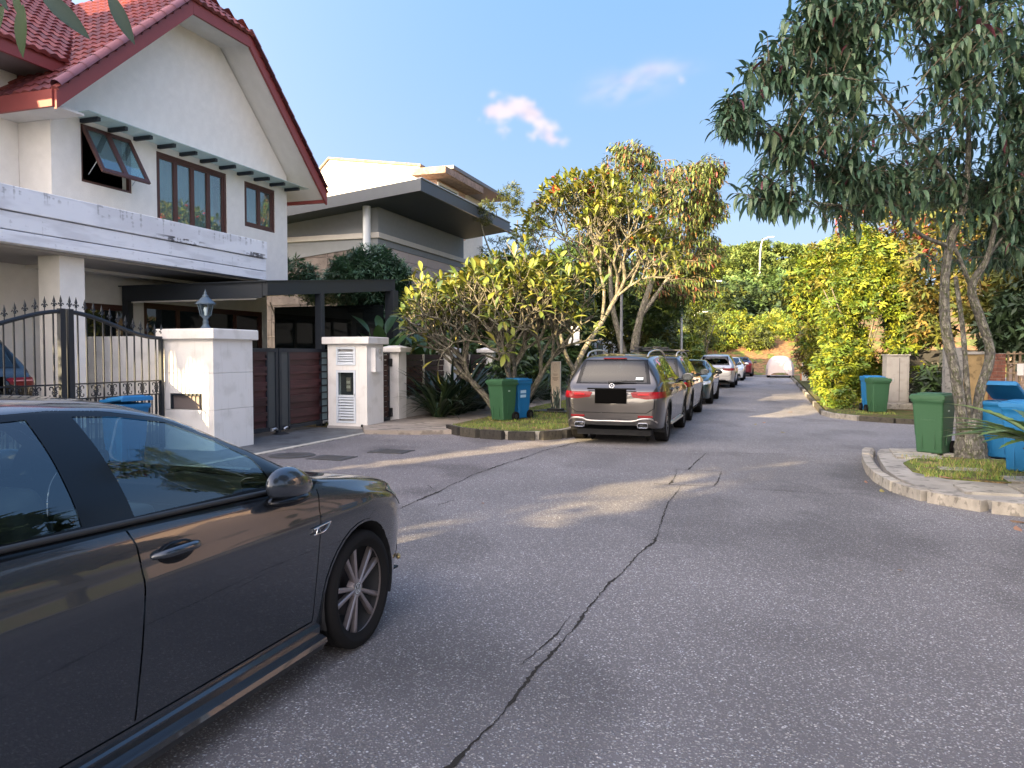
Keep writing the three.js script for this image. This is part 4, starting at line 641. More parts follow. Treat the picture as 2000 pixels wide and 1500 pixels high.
// ================================================================== cars
function curve(pts) {   // smooth, without overshoot
  const n = pts.length, m = pts.map((p, i) => { if (!i || i === n - 1) return 0; const a = (p[1] - pts[i - 1][1]) / (p[0] - pts[i - 1][0]), b = (pts[i + 1][1] - p[1]) / (pts[i + 1][0] - p[0]); return a * b <= 0 ? 0 : 2 * a * b / (a + b); });
  if (n > 1) { m[0] = (pts[1][1] - pts[0][1]) / (pts[1][0] - pts[0][0]); m[n - 1] = (pts[n - 1][1] - pts[n - 2][1]) / (pts[n - 1][0] - pts[n - 2][0]); }
  return (x) => { if (x <= pts[0][0]) return pts[0][1]; if (x >= pts[n - 1][0]) return pts[n - 1][1]; let i = 0; while (x > pts[i + 1][0]) i++; const h = pts[i + 1][0] - pts[i][0], t = (x - pts[i][0]) / h, t2 = t * t, t3 = t2 * t; return (2 * t3 - 3 * t2 + 1) * pts[i][1] + (t3 - 2 * t2 + t) * h * m[i] + (3 * t2 - 2 * t3) * pts[i + 1][1] + (t3 - t2) * h * m[i + 1]; };
}
// triangles as flat lists of [x,y,z,nx,ny,nz] corners, cut along polygons seen from the side, the front or above
function toTris(g) { const p = g.attributes.position, n = g.attributes.normal, ix = g.index.array, out = []; for (let i = 0; i < ix.length; i += 3) out.push([0, 1, 2].map((k) => { const a = ix[i + k]; return [p.getX(a), p.getY(a), p.getZ(a), n.getX(a), n.getY(a), n.getZ(a)]; })); return out; }
function fromTris(tris, push = 0) { const pos = new Float32Array(tris.length * 9), nor = new Float32Array(tris.length * 9); let o = 0; for (const t of tris) for (const v of t) { for (let c = 0; c < 3; c++) { pos[o + c] = v[c] + push * v[3 + c]; nor[o + c] = v[3 + c]; } o += 3; } const g = new THREE.BufferGeometry(); g.setAttribute('position', new THREE.BufferAttribute(pos, 3)); g.setAttribute('normal', new THREE.BufferAttribute(nor, 3)); return metre(g); }
const mix6 = (a, b, t) => a.map((v, i) => v + (b[i] - v) * t);
function cutTris(tris, poly, view, keep) {
  const [iu, iv] = { side: [2, 1], front: [0, 1], top: [0, 2] }[view], inside = [], outside = [];
  let area = 0; poly.forEach((p, i) => { const q = poly[(i + 1) % poly.length]; area += p[0] * q[1] - q[0] * p[1]; }); const P = area < 0 ? poly.slice().reverse() : poly;
  const u0 = Math.min(...P.map((p) => p[0])), u1 = Math.max(...P.map((p) => p[0])), v0 = Math.min(...P.map((p) => p[1])), v1 = Math.max(...P.map((p) => p[1]));
  const fan = (poly6, to) => { for (let i = 1; i < poly6.length - 1; i++) to.push([poly6[0], poly6[i], poly6[i + 1]]); };
  for (const t of tris) {
    const us = t.map((v) => v[iu]), vs = t.map((v) => v[iv]);
    if (Math.max(...us) < u0 || Math.min(...us) > u1 || Math.max(...vs) < v0 || Math.min(...vs) > v1 || !keep(t)) { outside.push(t); continue; }
    let cur = t; const cutOff = [];
    for (let i = 0; i < P.length && cur.length; i++) {
      const a = P[i], b = P[(i + 1) % P.length], d = cur.map((v) => (b[0] - a[0]) * (v[iv] - a[1]) - (b[1] - a[1]) * (v[iu] - a[0])), In = [], Out = [];
      for (let k = 0; k < cur.length; k++) { const l = (k + 1) % cur.length; if (d[k] >= 0) In.push(cur[k]); if (d[k] <= 0) Out.push(cur[k]); if (d[k] * d[l] < 0) { const x = mix6(cur[k], cur[l], d[k] / (d[k] - d[l])); In.push(x); Out.push(x); } }
      if (Out.length > 2 && d.some((q) => q < -1e-9)) cutOff.push(Out);
      cur = d.some((q) => q > 1e-9) ? In : [];
    }
    if (cur.length < 3) outside.push(t); else { fan(cur, inside); for (const c of cutOff) fan(c, outside); }
  }
  return { inside, outside };
}
const midX = (t) => (t[0][0] + t[1][0] + t[2][0]) / 3, midY = (t) => (t[0][1] + t[1][1] + t[2][1]) / 3, midZ = (t) => (t[0][2] + t[1][2] + t[2][2]) / 3;

function carShell(S) {
  const top = curve(S.top), belt = curve(S.belt), bot = curve(S.bottom), hw = curve(S.plan), roofW = curve(S.roofW), zs = [];
  const zf = S.zf, zr = S.zr, step = S.step ?? 0.06;
  for (const e of [0, 0.006, 0.018, 0.035, 0.06, 0.09, 0.13, 0.17]) { zs.push(zf + e); zs.push(zr - e); }
  for (let z = zf + 0.21; z < zr - 0.2; z += step) zs.push(z);
  zs.sort((a, b) => a - b);
  const crease = S.crease ?? 0.8;
  const section = (z) => {
    const w = hw(z), yb = bot(z), yt = top(z), be = Math.min(belt(z), yt - 0.012), g = yt - be, cab = smoothstep(g, 0.06, 0.34), yc = Math.min(crease, be - 0.1) , low = yb;
    const hr = lerp(w - 0.10, Math.min(roofW(z), w - 0.09), cab), yr = be + g * lerp(0.55, 0.83, cab), span = yc - low;
    const c = [[w - 0.22, low - 0.005], [w - 0.07, low], [w - 0.042, low + 0.07 * span / 0.5], [w - 0.03, low + 0.3 * span], [w - 0.012, low + 0.62 * span], [w - 0.003, low + 0.84 * span], [w, yc - 0.015], [w - 0.009, yc + 0.04], [w - 0.022, lerp(yc, be, 0.6)], [w - 0.042, be - 0.025], [w - 0.062, be]];
    const d = [[lerp(w - 0.066, hr + 0.03, 0.21), lerp(be, yr, 0.3)], [lerp(w - 0.07, hr + 0.02, 0.60), lerp(be, yr, 0.68)], [hr, yr], [hr - 0.045, yr + 0.42 * (yt - yr)], [hr - 0.13, yr + 0.7 * (yt - yr)], [hr * 0.55, yt - 0.12 * (yt - yr)], [hr * 0.27, yt - 0.02 * (yt - yr)], [0, yt]];
    return { c, d };
  };
  const seg = [1, 2, 3, 3, 3, 2, 2, 3, 2, 2, 4, 4, 4, 3, 3, 3, 3, 3];
  const half = (z) => {
    const { c, d } = section(z), K = [...c, ...d], out = [];
    for (let i = 0; i < K.length - 1; i++) {
      const p0 = K[Math.max(i - 1, 0)], p1 = K[i], p2 = K[i + 1], p3 = K[Math.min(i + 2, K.length - 1)], hard1 = i === 0 || i === 10, hard2 = i === 9;
      for (let k = 0; k < seg[i]; k++) { const t = k / seg[i], t2 = t * t, t3 = t2 * t; out.push([0, 1].map((a) => { const m1 = hard1 ? p2[a] - p1[a] : (p2[a] - p0[a]) / 2, m2 = hard2 ? p2[a] - p1[a] : (p3[a] - p1[a]) / 2; return (2 * t3 - 3 * t2 + 1) * p1[a] + (t3 - 2 * t2 + t) * m1 + (3 * t2 - 2 * t3) * p2[a] + (t3 - t2) * m2; })); }
    }
    out.push(K.at(-1)); return out;
  };
  const rows = zs.map((z) => { const h = half(z); const r = h.map(([x, y]) => [x, y, z]); for (let i = h.length - 2; i >= 0; i--) r.push([-h[i][0], h[i][1], z]); return r; });
  const pos = [], idx = [], m = rows[0].length; rows.forEach((r) => r.forEach((p) => pos.push(...p)));
  for (let i = 0; i < rows.length - 1; i++) for (let k = 0; k < m - 1; k++) { const a = i * m + k, b = a + m; idx.push(a, a + 1, b, b, a + 1, b + 1); }
  // noses: rings drawn in towards the middle, gently bulging
  for (const [ri, z, dir, bulge] of [[0, zf, -1, S.noseBulge ?? 0.05], [rows.length - 1, zr, 1, S.tailBulge ?? 0.04]]) {
    const r = rows[ri], yb = r[0][1], yt = r[(m - 1) / 2][1]; let prev = ri * m; const n = 9;
    const half2 = (m - 1) / 2;
    for (let q = 1; q <= n; q++) { const base = pos.length / 3, t = q / n; for (let k = 0; k < m; k++) { const x = r[k][0], y = r[k][1]; pos.push(x * (1 - t), y, z + dir * bulge * Math.sin(t * Math.PI / 2) * (1 - Math.pow(Math.abs((y - yb) / Math.max(0.01, yt - yb) - 0.45) / 0.6, 4) * 0.8)); } for (let k = 0; k < m - 1; k++) { const a = prev + k, b = base + k; dir < 0 ? idx.push(a, b, a + 1, b, b + 1, a + 1) : idx.push(a, a + 1, b, b, a + 1, b + 1); } prev = base; }
  }
  const g = new THREE.BufferGeometry(); g.setAttribute('position', new THREE.Float32BufferAttribute(pos, 3)); g.setIndex(idx); g.computeVertexNormals();
  return { tris: toTris(g), top, hw, belt, bot, roofW };
}
// wheels --------------------------------------------------------------
function tyreGeo(R, w) { const a = w / 2, r = R - 0.071; const pr = [[r - 0.015, -a * 0.8], [r + 0.02, -a * 0.97], [R - 0.04, -a], [R - 0.012, -a * 0.93], [R, -a * 0.75]]; for (const q of [-0.5, -0.17, 0.17, 0.5]) pr.push([R, (q - 0.04) * a], [R - 0.008, (q - 0.03) * a], [R - 0.008, (q + 0.03) * a], [R, (q + 0.04) * a]); pr.push([R, a * 0.75], [R - 0.012, a * 0.93], [R - 0.04, a], [r + 0.02, a * 0.97], [r - 0.015, a * 0.8]); const g = lathe(pr, 48); g.rotateZ(Math.PI / 2); return metre(g, 1); }
const hubLogo = painted(128, 128, (c) => { c.fillStyle = '#141518'; c.fillRect(0, 0, 128, 128); c.strokeStyle = '#c9ccd0'; c.lineWidth = 8; c.beginPath(); c.arc(64, 64, 54, 0, 7); c.stroke(); c.lineWidth = 9; c.beginPath(); c.moveTo(44, 16); c.lineTo(64, 62); c.lineTo(84, 16); c.stroke(); c.beginPath(); c.moveTo(20, 44); c.lineTo(44, 108); c.lineTo(64, 68); c.lineTo(84, 108); c.lineTo(108, 44); c.stroke(); });
const discFace = mat({ color: RGB(0.045, 0.045, 0.05), metalness: 0.8, roughness: 0.4 });
function wheel(car, x, z, R, w, style, rimMat) {
  const side = Math.sign(x), W = new THREE.Group(); W.name = 'wheel'; W.position.set(x, R, z); W.rotation.y = side < 0 ? Math.PI : 0; car.add(W);
  const t = mesh('tyre', tyreGeo.cache?.[R] ?? tyreGeo(R, w), M.rubber, W);
  const Ri = R - 0.066, parts = [], face = w * 0.42;
  const ring = lathe([[Ri - 0.012, face - 0.02], [Ri + 0.004, face - 0.006], [Ri + 0.012, face], [Ri + 0.012, face - 0.012], [Ri + 0.002, face - 0.022], [Ri - 0.012, face - 0.02]], 48); ring.rotateZ(-Math.PI / 2); parts.push(ring);
  const spoke = (a0, a1, w0, w1, dx = 0) => { // a flat bar from the hub (angle a0) out to the ring (angle a1), bevelled
    const g = extrude([[-w0, 0.03], [w0, 0.03], [w1, Ri - 0.005], [-w1, Ri - 0.005]], 0.022, 0.006), p = g.attributes.position;
    for (let i = 0; i < p.count; i++) { const rr = p.getY(i), t2 = clamp((rr - 0.03) / (Ri - 0.03), 0, 1), a = lerp(a0, a1, t2), l = p.getX(i), zz = p.getZ(i) + face - 0.045 - 0.03 * (1 - t2) * t2 * 4 * 0.6; p.setXYZ(i, zz, Math.cos(a) * rr - Math.sin(a) * l, Math.sin(a) * rr + Math.cos(a) * l); }
    g.computeVertexNormals(); return g;
  };
  if (style === 'twin') for (let i = 0; i < 5; i++) { const a = i * 2 * Math.PI / 5 + 0.32; parts.push(spoke(a - 0.17, a - 0.21, 0.009, 0.0155), spoke(a + 0.17, a + 0.21, 0.009, 0.0155)); }
  else for (let i = 0; i < (style === 'five' ? 5 : 10); i++) { const a = i * 2 * Math.PI / (style === 'five' ? 5 : 10); parts.push(spoke(a, a, style === 'five' ? 0.03 : 0.014, style === 'five' ? 0.042 : 0.02)); }
  const hub = cyl(0.06, 0.05, 0.035, 0, 0, 0, 24); hub.rotateZ(-Math.PI / 2); hub.translate(face - 0.04, 0, 0); parts.push(hub);
  mesh('rim', parts, rimMat, W);
  const inner = lathe([[0, -w * 0.22], [Ri - 0.02, -w * 0.22], [Ri + 0.001, face - 0.024]], 32); inner.rotateZ(-Math.PI / 2); mesh('wheel_well', inner, M.dark, W);
  const disc = cyl(0.15, 0.15, 0.02, 0, 0, 0, 32); disc.rotateZ(-Math.PI / 2); disc.translate(-0.01, 0, 0); mesh('brake_disc', disc, discFace, W);
  if (style === 'twin') { const c = new THREE.CircleGeometry(0.034, 28); c.rotateZ(0); c.rotateY(Math.PI / 2); c.translate(face - 0.0205, 0, 0); mesh('hub_cap', plain(c), mat({ map: hubLogo, roughness: 0.35 }), W); }
  return W;
}
const paint = (r, g, b, metal = 0.35, rough = 0.32) => phys({ color: RGB(r, g, b), metalness: metal, roughness: rough, clearcoat: 1, clearcoatRoughness: 0.03, side: THREE.DoubleSide });
const carGlass = phys({ color: RGB(0.52, 0.68, 0.70), transmission: 1, thickness: 0, roughness: 0.0, ior: 1.95 });
const carGlassDark = phys({ color: RGB(0.10, 0.135, 0.14), transmission: 1, thickness: 0, roughness: 0.0, ior: 1.6 });
const lampRed = phys({ color: RGB(0.19, 0.003, 0.008), roughness: 0.3, specularIntensity: 0.6 }), lampClear = phys({ color: RGB(0.55, 0.58, 0.6), roughness: 0.1, metalness: 0.4, clearcoat: 1 });
const gloss = phys({ color: RGB(0.006, 0.007, 0.009), roughness: 0.15, specularIntensity: 0.55 });
function car(S, label, pos, turn, group) {
  const c = thing(S.name, label, 'car', pos, turn, group), sh = carShell(S); let body = sh.tris; const zf = S.zf, zr = S.zr;
  const sideOnly = (t) => Math.abs(midX(t)) > 0.45 && Math.abs(t[0][3]) > 0.3, take = (poly, view, keep) => { const r = cutTris(body, poly, view, keep); body = r.outside; return r.inside; };
  // wheel arches
  const arcR = S.arch, circ = (z, r, n = 32) => Array.from({ length: n }, (_, i) => [z + Math.cos(i / n * 2 * Math.PI) * r, S.R + 0.01 + Math.sin(i / n * 2 * Math.PI) * r]);
  let lips = [];
  for (const z of [S.axF, S.axR]) { take(circ(z, arcR), 'side', (t) => Math.abs(midX(t)) > 0.45); const ring = take(circ(z, arcR + (S.clad ?? 0.012)), 'side', (t) => Math.abs(midX(t)) > 0.5 && Math.abs(t[0][3]) > 0.2); lips = lips.concat(ring); }
  // windows
  const glass = [], trim = [];
  if (S.dlo) { let t = []; for (const poly of S.dlo) t = t.concat(take(poly, 'side', (q) => sideOnly(q) && midY(q) > 0.8)); for (const [poly, name] of S.sideGlass) { const r = cutTris(t, poly, 'side', () => true); t = r.outside; for (const s of [1, -1]) { const part = r.inside.filter((q) => Math.sign(midX(q)) === s); if (part.length) glass.push([name, part]); } } trim.push(...t); }
  const [wsB, wsT, wsWB, wsWT] = S.screen; { let t = take([[-wsWB - 0.02, wsB - 0.02], [wsWB + 0.02, wsB - 0.02], [wsWT + 0.02, wsT + 0.015], [-wsWT - 0.02, wsT + 0.015]], 'front', (q) => midZ(q) < S.screenZ && q[0][5] < -0.15 && midZ(q) > S.screenZ - 1.6); const r = cutTris(t, [[-wsWB, wsB], [wsWB, wsB], [wsWT, wsT], [-wsWT, wsT]], 'front', () => true); trim.push(...r.outside); glass.push(['windscreen', r.inside]); }
  if (S.rearGlass) { const [b, tt, wb, wt] = S.rearGlass; let t = take([[-wb - 0.07, b - 0.025], [wb + 0.07, b - 0.025], [wt + 0.06, tt + 0.025], [-wt - 0.06, tt + 0.025]], 'front', (q) => midZ(q) > S.rearZ && q[0][5] > 0.12); const r = cutTris(t, [[-wb, b], [wb, b], [wt, tt], [-wt, tt]], 'front', () => true); trim.push(...r.outside); glass.push(['rear_window', r.inside]); }
  // lamps and other areas cut out of the skin
  for (const q of S.areas ?? []) { let t = []; for (const poly of q.polys) t = t.concat(take(poly, q.view, q.keep)); if (!t.length) continue; if (q.split) for (const s of [1, -1]) { const p = t.filter((w) => Math.sign(midX(w)) === s); if (p.length) mesh(q.name, fromTris(p, q.push ?? 0.004), q.mat, c); } else mesh(q.name, fromTris(t, q.push ?? 0.004), q.mat, c); }
  // shut lines, then doors and lids
  const gaps = []; for (const line of S.gaps ?? []) for (let i = 0; i < line.pts.length - 1; i++) { const [a, b] = [line.pts[i], line.pts[i + 1]], l = Math.hypot(b[0] - a[0], b[1] - a[1]), nx = -(b[1] - a[1]) / l * (line.w ?? 0.0035), ny = (b[0] - a[0]) / l * (line.w ?? 0.0035); gaps.push(...take([[a[0] + nx, a[1] + ny], [b[0] + nx, b[1] + ny], [b[0] - nx, b[1] - ny], [a[0] - nx, a[1] - ny]], line.view ?? 'side', line.keep ?? sideOnly)); }
  if (gaps.length) mesh('shut_lines', fromTris(gaps, -0.012), M.dark, c);
  for (const d of S.doors ?? []) { let t = []; for (const poly of d.polys) t = t.concat(take(poly, d.view ?? 'side', d.keep ?? sideOnly)); for (const s of d.single ? [0] : [1, -1]) { const p = s ? t.filter((q) => Math.sign(midX(q)) === s) : t; if (!p.length) continue; const door = mesh(d.name, fromTris(p), S.paint, c); if (d.handle && s) { const [hz, hy, hl] = d.handle, hx = s * (sh.hw(hz) - 0.012); const hd = mesh('handle', [tube(bent([[hx - s * 0.012, hy - 0.003, hz - hl / 2], [hx + s * 0.026, hy + 0.004, hz - hl * 0.32], [hx + s * 0.034, hy + 0.006, hz], [hx + s * 0.026, hy + 0.004, hz + hl * 0.32], [hx - s * 0.012, hy - 0.003, hz + hl / 2]], 14), [0.010, .013, .015, .016, .0165, .017, .017, .017, .017, .0165, .016, .015, .014, .012, .01], 10)], d.handleMat ?? S.paint, door); const cup = new THREE.SphereGeometry(1, 20, 12); cup.scale(0.012, 0.042, hl * 0.40); cup.translate(hx + s * 0.004, hy - 0.006, hz - 0.0); mesh('handle_recess', plain(cup), S.recess ?? gloss, door); } } }
  mesh('body', fromTris(body), S.paint, c);
  if (lips.length) mesh('arch_lip', fromTris(lips, 0.004), S.clad ? M.plastic : S.paint, c);
  mesh('window_trim', fromTris(trim, -0.001), S.trimMat ?? gloss, c);
  for (const [name, t] of glass) mesh(name, fromTris(t, -0.004), name === 'windscreen' || S.clear ? carGlass : S.glass ?? carGlassDark, c);
  // underside, wheel housings
  mesh('underbody', [slab(-S.W / 2 + 0.24, S.W / 2 - 0.24, 0.16, 0.26, zf + 0.25, zr - 0.2), slab(-S.W / 2 + 0.1, S.W / 2 - 0.1, 0.2, 0.30, S.axF + arcR, S.axR - arcR)], M.dark, c);
  for (const z of [S.axF, S.axR]) for (const s of [1, -1]) { const g = new THREE.CylinderGeometry(arcR + 0.004, arcR + 0.004, 0.36, 32, 1, true); g.rotateZ(Math.PI / 2); g.translate(s * (S.W / 2 - 0.21), S.R + 0.01, z); const p = cutTris(toTris(g), [[z - 1, 0.2], [z + 1, 0.2], [z + 1, 1.2], [z - 1, 1.2]], 'side', () => true).inside; const back = new THREE.CircleGeometry(arcR, 32); back.rotateY(Math.PI / 2); back.translate(s * (S.W / 2 - 0.38), S.R + 0.01, z); mesh('wheel_housing', [fromTris(p), plain(back)], Object.assign(M.dark.clone(), { side: THREE.DoubleSide }), c); }
  for (const z of [S.axF, S.axR]) for (const s of [1, -1]) wheel(c, s * (S.W / 2 - (S.inset ?? 0.125)), z, S.R, S.tw ?? 0.225, S.rim, S.rimMat);
  // mirrors
  if (S.folded) { const [mz, my] = S.folded; for (const s of [1, -1]) { const x = s * (sh.hw(mz) + 0.012), g = new THREE.SphereGeometry(1, 28, 20), p = g.attributes.position; for (let i = 0; i < p.count; i++) { let a = p.getX(i), b = p.getY(i), q = p.getZ(i); if (a < 0) a *= 0.45; if (b < -0.5) b = -0.5 + (b + 0.5) * 0.4; const k = 1 - 0.22 * smoothstep(-q, 0, 1) ; p.setXYZ(i, a * 0.064 * (1 - 0.15 * smoothstep(-q, 0, 1)), b * 0.09 * k + q * 0.02, q * 0.17); } g.computeVertexNormals(); if (s < 0) g.rotateY(Math.PI); g.translate(x, my, mz); const m = mesh('mirror', plain(g), S.paint, c); const band = new THREE.SphereGeometry(1, 24, 12); band.scale(0.074, 0.032, 0.15); band.translate(x - s * 0.004, my - 0.058, mz); mesh('mirror_base', [plain(band), tube([[x - s * 0.1, my - 0.05, mz - 0.1], [x, my - 0.05, mz - 0.06]], [0.05, 0.03], 8)], gloss, m); } }
  if (S.mirror) { const [mz, my] = S.mirror; for (const s of [1, -1]) { const x = s * (sh.hw(mz) - 0.02); const g = new THREE.SphereGeometry(1, 24, 16), p = g.attributes.position; for (let i = 0; i < p.count; i++) { let px = p.getX(i), py = p.getY(i), pz = p.getZ(i); const k = px > 0 ? 1 : 1; pz = pz > 0.25 ? 0.25 + (pz - 0.25) * 0.15 : pz; py = py < -0.3 ? -0.3 + (py + 0.3) * 0.5 : py; p.setXYZ(i, px * 0.125 * (1 - 0.12 * pz), py * 0.085 + px * 0.012, pz * 0.1); } g.computeVertexNormals(); if (s < 0) g.scale(1, 1, 1); g.rotateY(s * -0.12); g.translate(x + s * 0.13, my + 0.05, mz); const mm = mesh('mirror', plain(g), S.mirrorMat ?? S.paint, c); mesh('mirror_foot', [tube([[x - s * 0.06, my - 0.02, mz - 0.01], [x + s * 0.06, my + 0.0, mz]], [0.045, 0.03], 8), box(0.2, 0.02, 0.12, x + s * 0.12, my - 0.01, mz - 0.0, 0.008)], gloss, mm); const gl = new THREE.CircleGeometry(1, 20); gl.scale(0.1, 0.065, 1); gl.translate(x + s * 0.13, my + 0.055, mz + 0.045); mesh('mirror_glass', plain(gl), mirrorGlass, mm); } }
  // cabin
  if (S.seats) { const cloth = mat({ color: RGB(0.035, 0.036, 0.04), roughness: 0.9, map: grain }), [sf, sr] = S.seats, y = S.floor ?? 0.32;
    const seat = (x, z, w) => [box(w, 0.16, 0.5, x, y + 0.16, z - 0.12, 0.05), (() => { const g = box(w * 0.96, 0.62, 0.14, 0, 0.31, 0, 0.05); g.rotateX(0.3); g.translate(x, y + 0.22, z + 0.14); return g; })(), (() => { const g = box(w * 0.5, 0.19, 0.1, 0, 0, 0, 0.045); g.rotateX(0.2); g.translate(x, y + 0.93, z + 0.36); return g; })()];
    for (const x of [0.37, -0.37]) mesh('seat', seat(x, sf, 0.5), cloth, c); mesh('rear_seat', [...seat(0.34, sr, 0.64), ...seat(-0.34, sr, 0.64)], cloth, c);
    const dz = S.dash; mesh('dashboard', [box(1.34, 0.2, 0.5, 0, S.belt[1][1] - 0.1, dz, 0.06), box(0.3, 0.45, 0.35, 0, 0.65, dz + 0.1, 0.04), box(0.42, 0.1, 0.2, 0.37, S.belt[1][1] + 0.0, dz + 0.16, 0.04)], mat({ color: RGB(0.02, 0.02, 0.022), roughness: 0.65, map: grain }), c);
    const tor = new THREE.TorusGeometry(0.175, 0.017, 10, 32); tor.rotateX(-0.42); tor.translate(0.37, S.belt[1][1] - 0.02, dz + 0.42); const col = cyl(0.05, 0.06, 0.3, 0, 0, 0, 12); col.rotateX(Math.PI / 2 - 0.42); col.translate(0.37, S.belt[1][1] - 0.08, dz + 0.3); mesh('steering_wheel', [plain(tor), col, (() => { const g = box(0.34, 0.035, 0.02, 0, 0, 0); g.rotateX(-0.42); g.translate(0.37, S.belt[1][1] - 0.02, dz + 0.42); return g; })(), (() => { const g = box(0.13, 0.12, 0.04, 0, 0, 0, 0.02); g.rotateX(-0.42); g.translate(0.37, S.belt[1][1] - 0.03, dz + 0.41); return g; })()], M.plastic, c);
  }
  for (const e of S.extra?.(c, sh) ?? []) if (e) c.add(e);
  return c;
}
const plate = (c, y, z, s = 1) => mesh('number_plate', box(0.53, 0.14, 0.012, 0, y, z, 0.004), mat({ color: RGB(0.006, 0.006, 0.006), roughness: 0.4 }), c);
const mirrorGlass = mat({ color: RGB(0.05, 0.055, 0.06), metalness: 1, roughness: 0.1 });
const rimDark = mat({ color: RGB(0.36, 0.32, 0.33), metalness: 0.75, roughness: 0.36 }), rimSilver = mat({ color: RGB(0.5, 0.5, 0.52), metalness: 0.8, roughness: 0.3 }), rimBlack = mat({ color: RGB(0.03, 0.03, 0.033), metalness: 0.4, roughness: 0.35 });

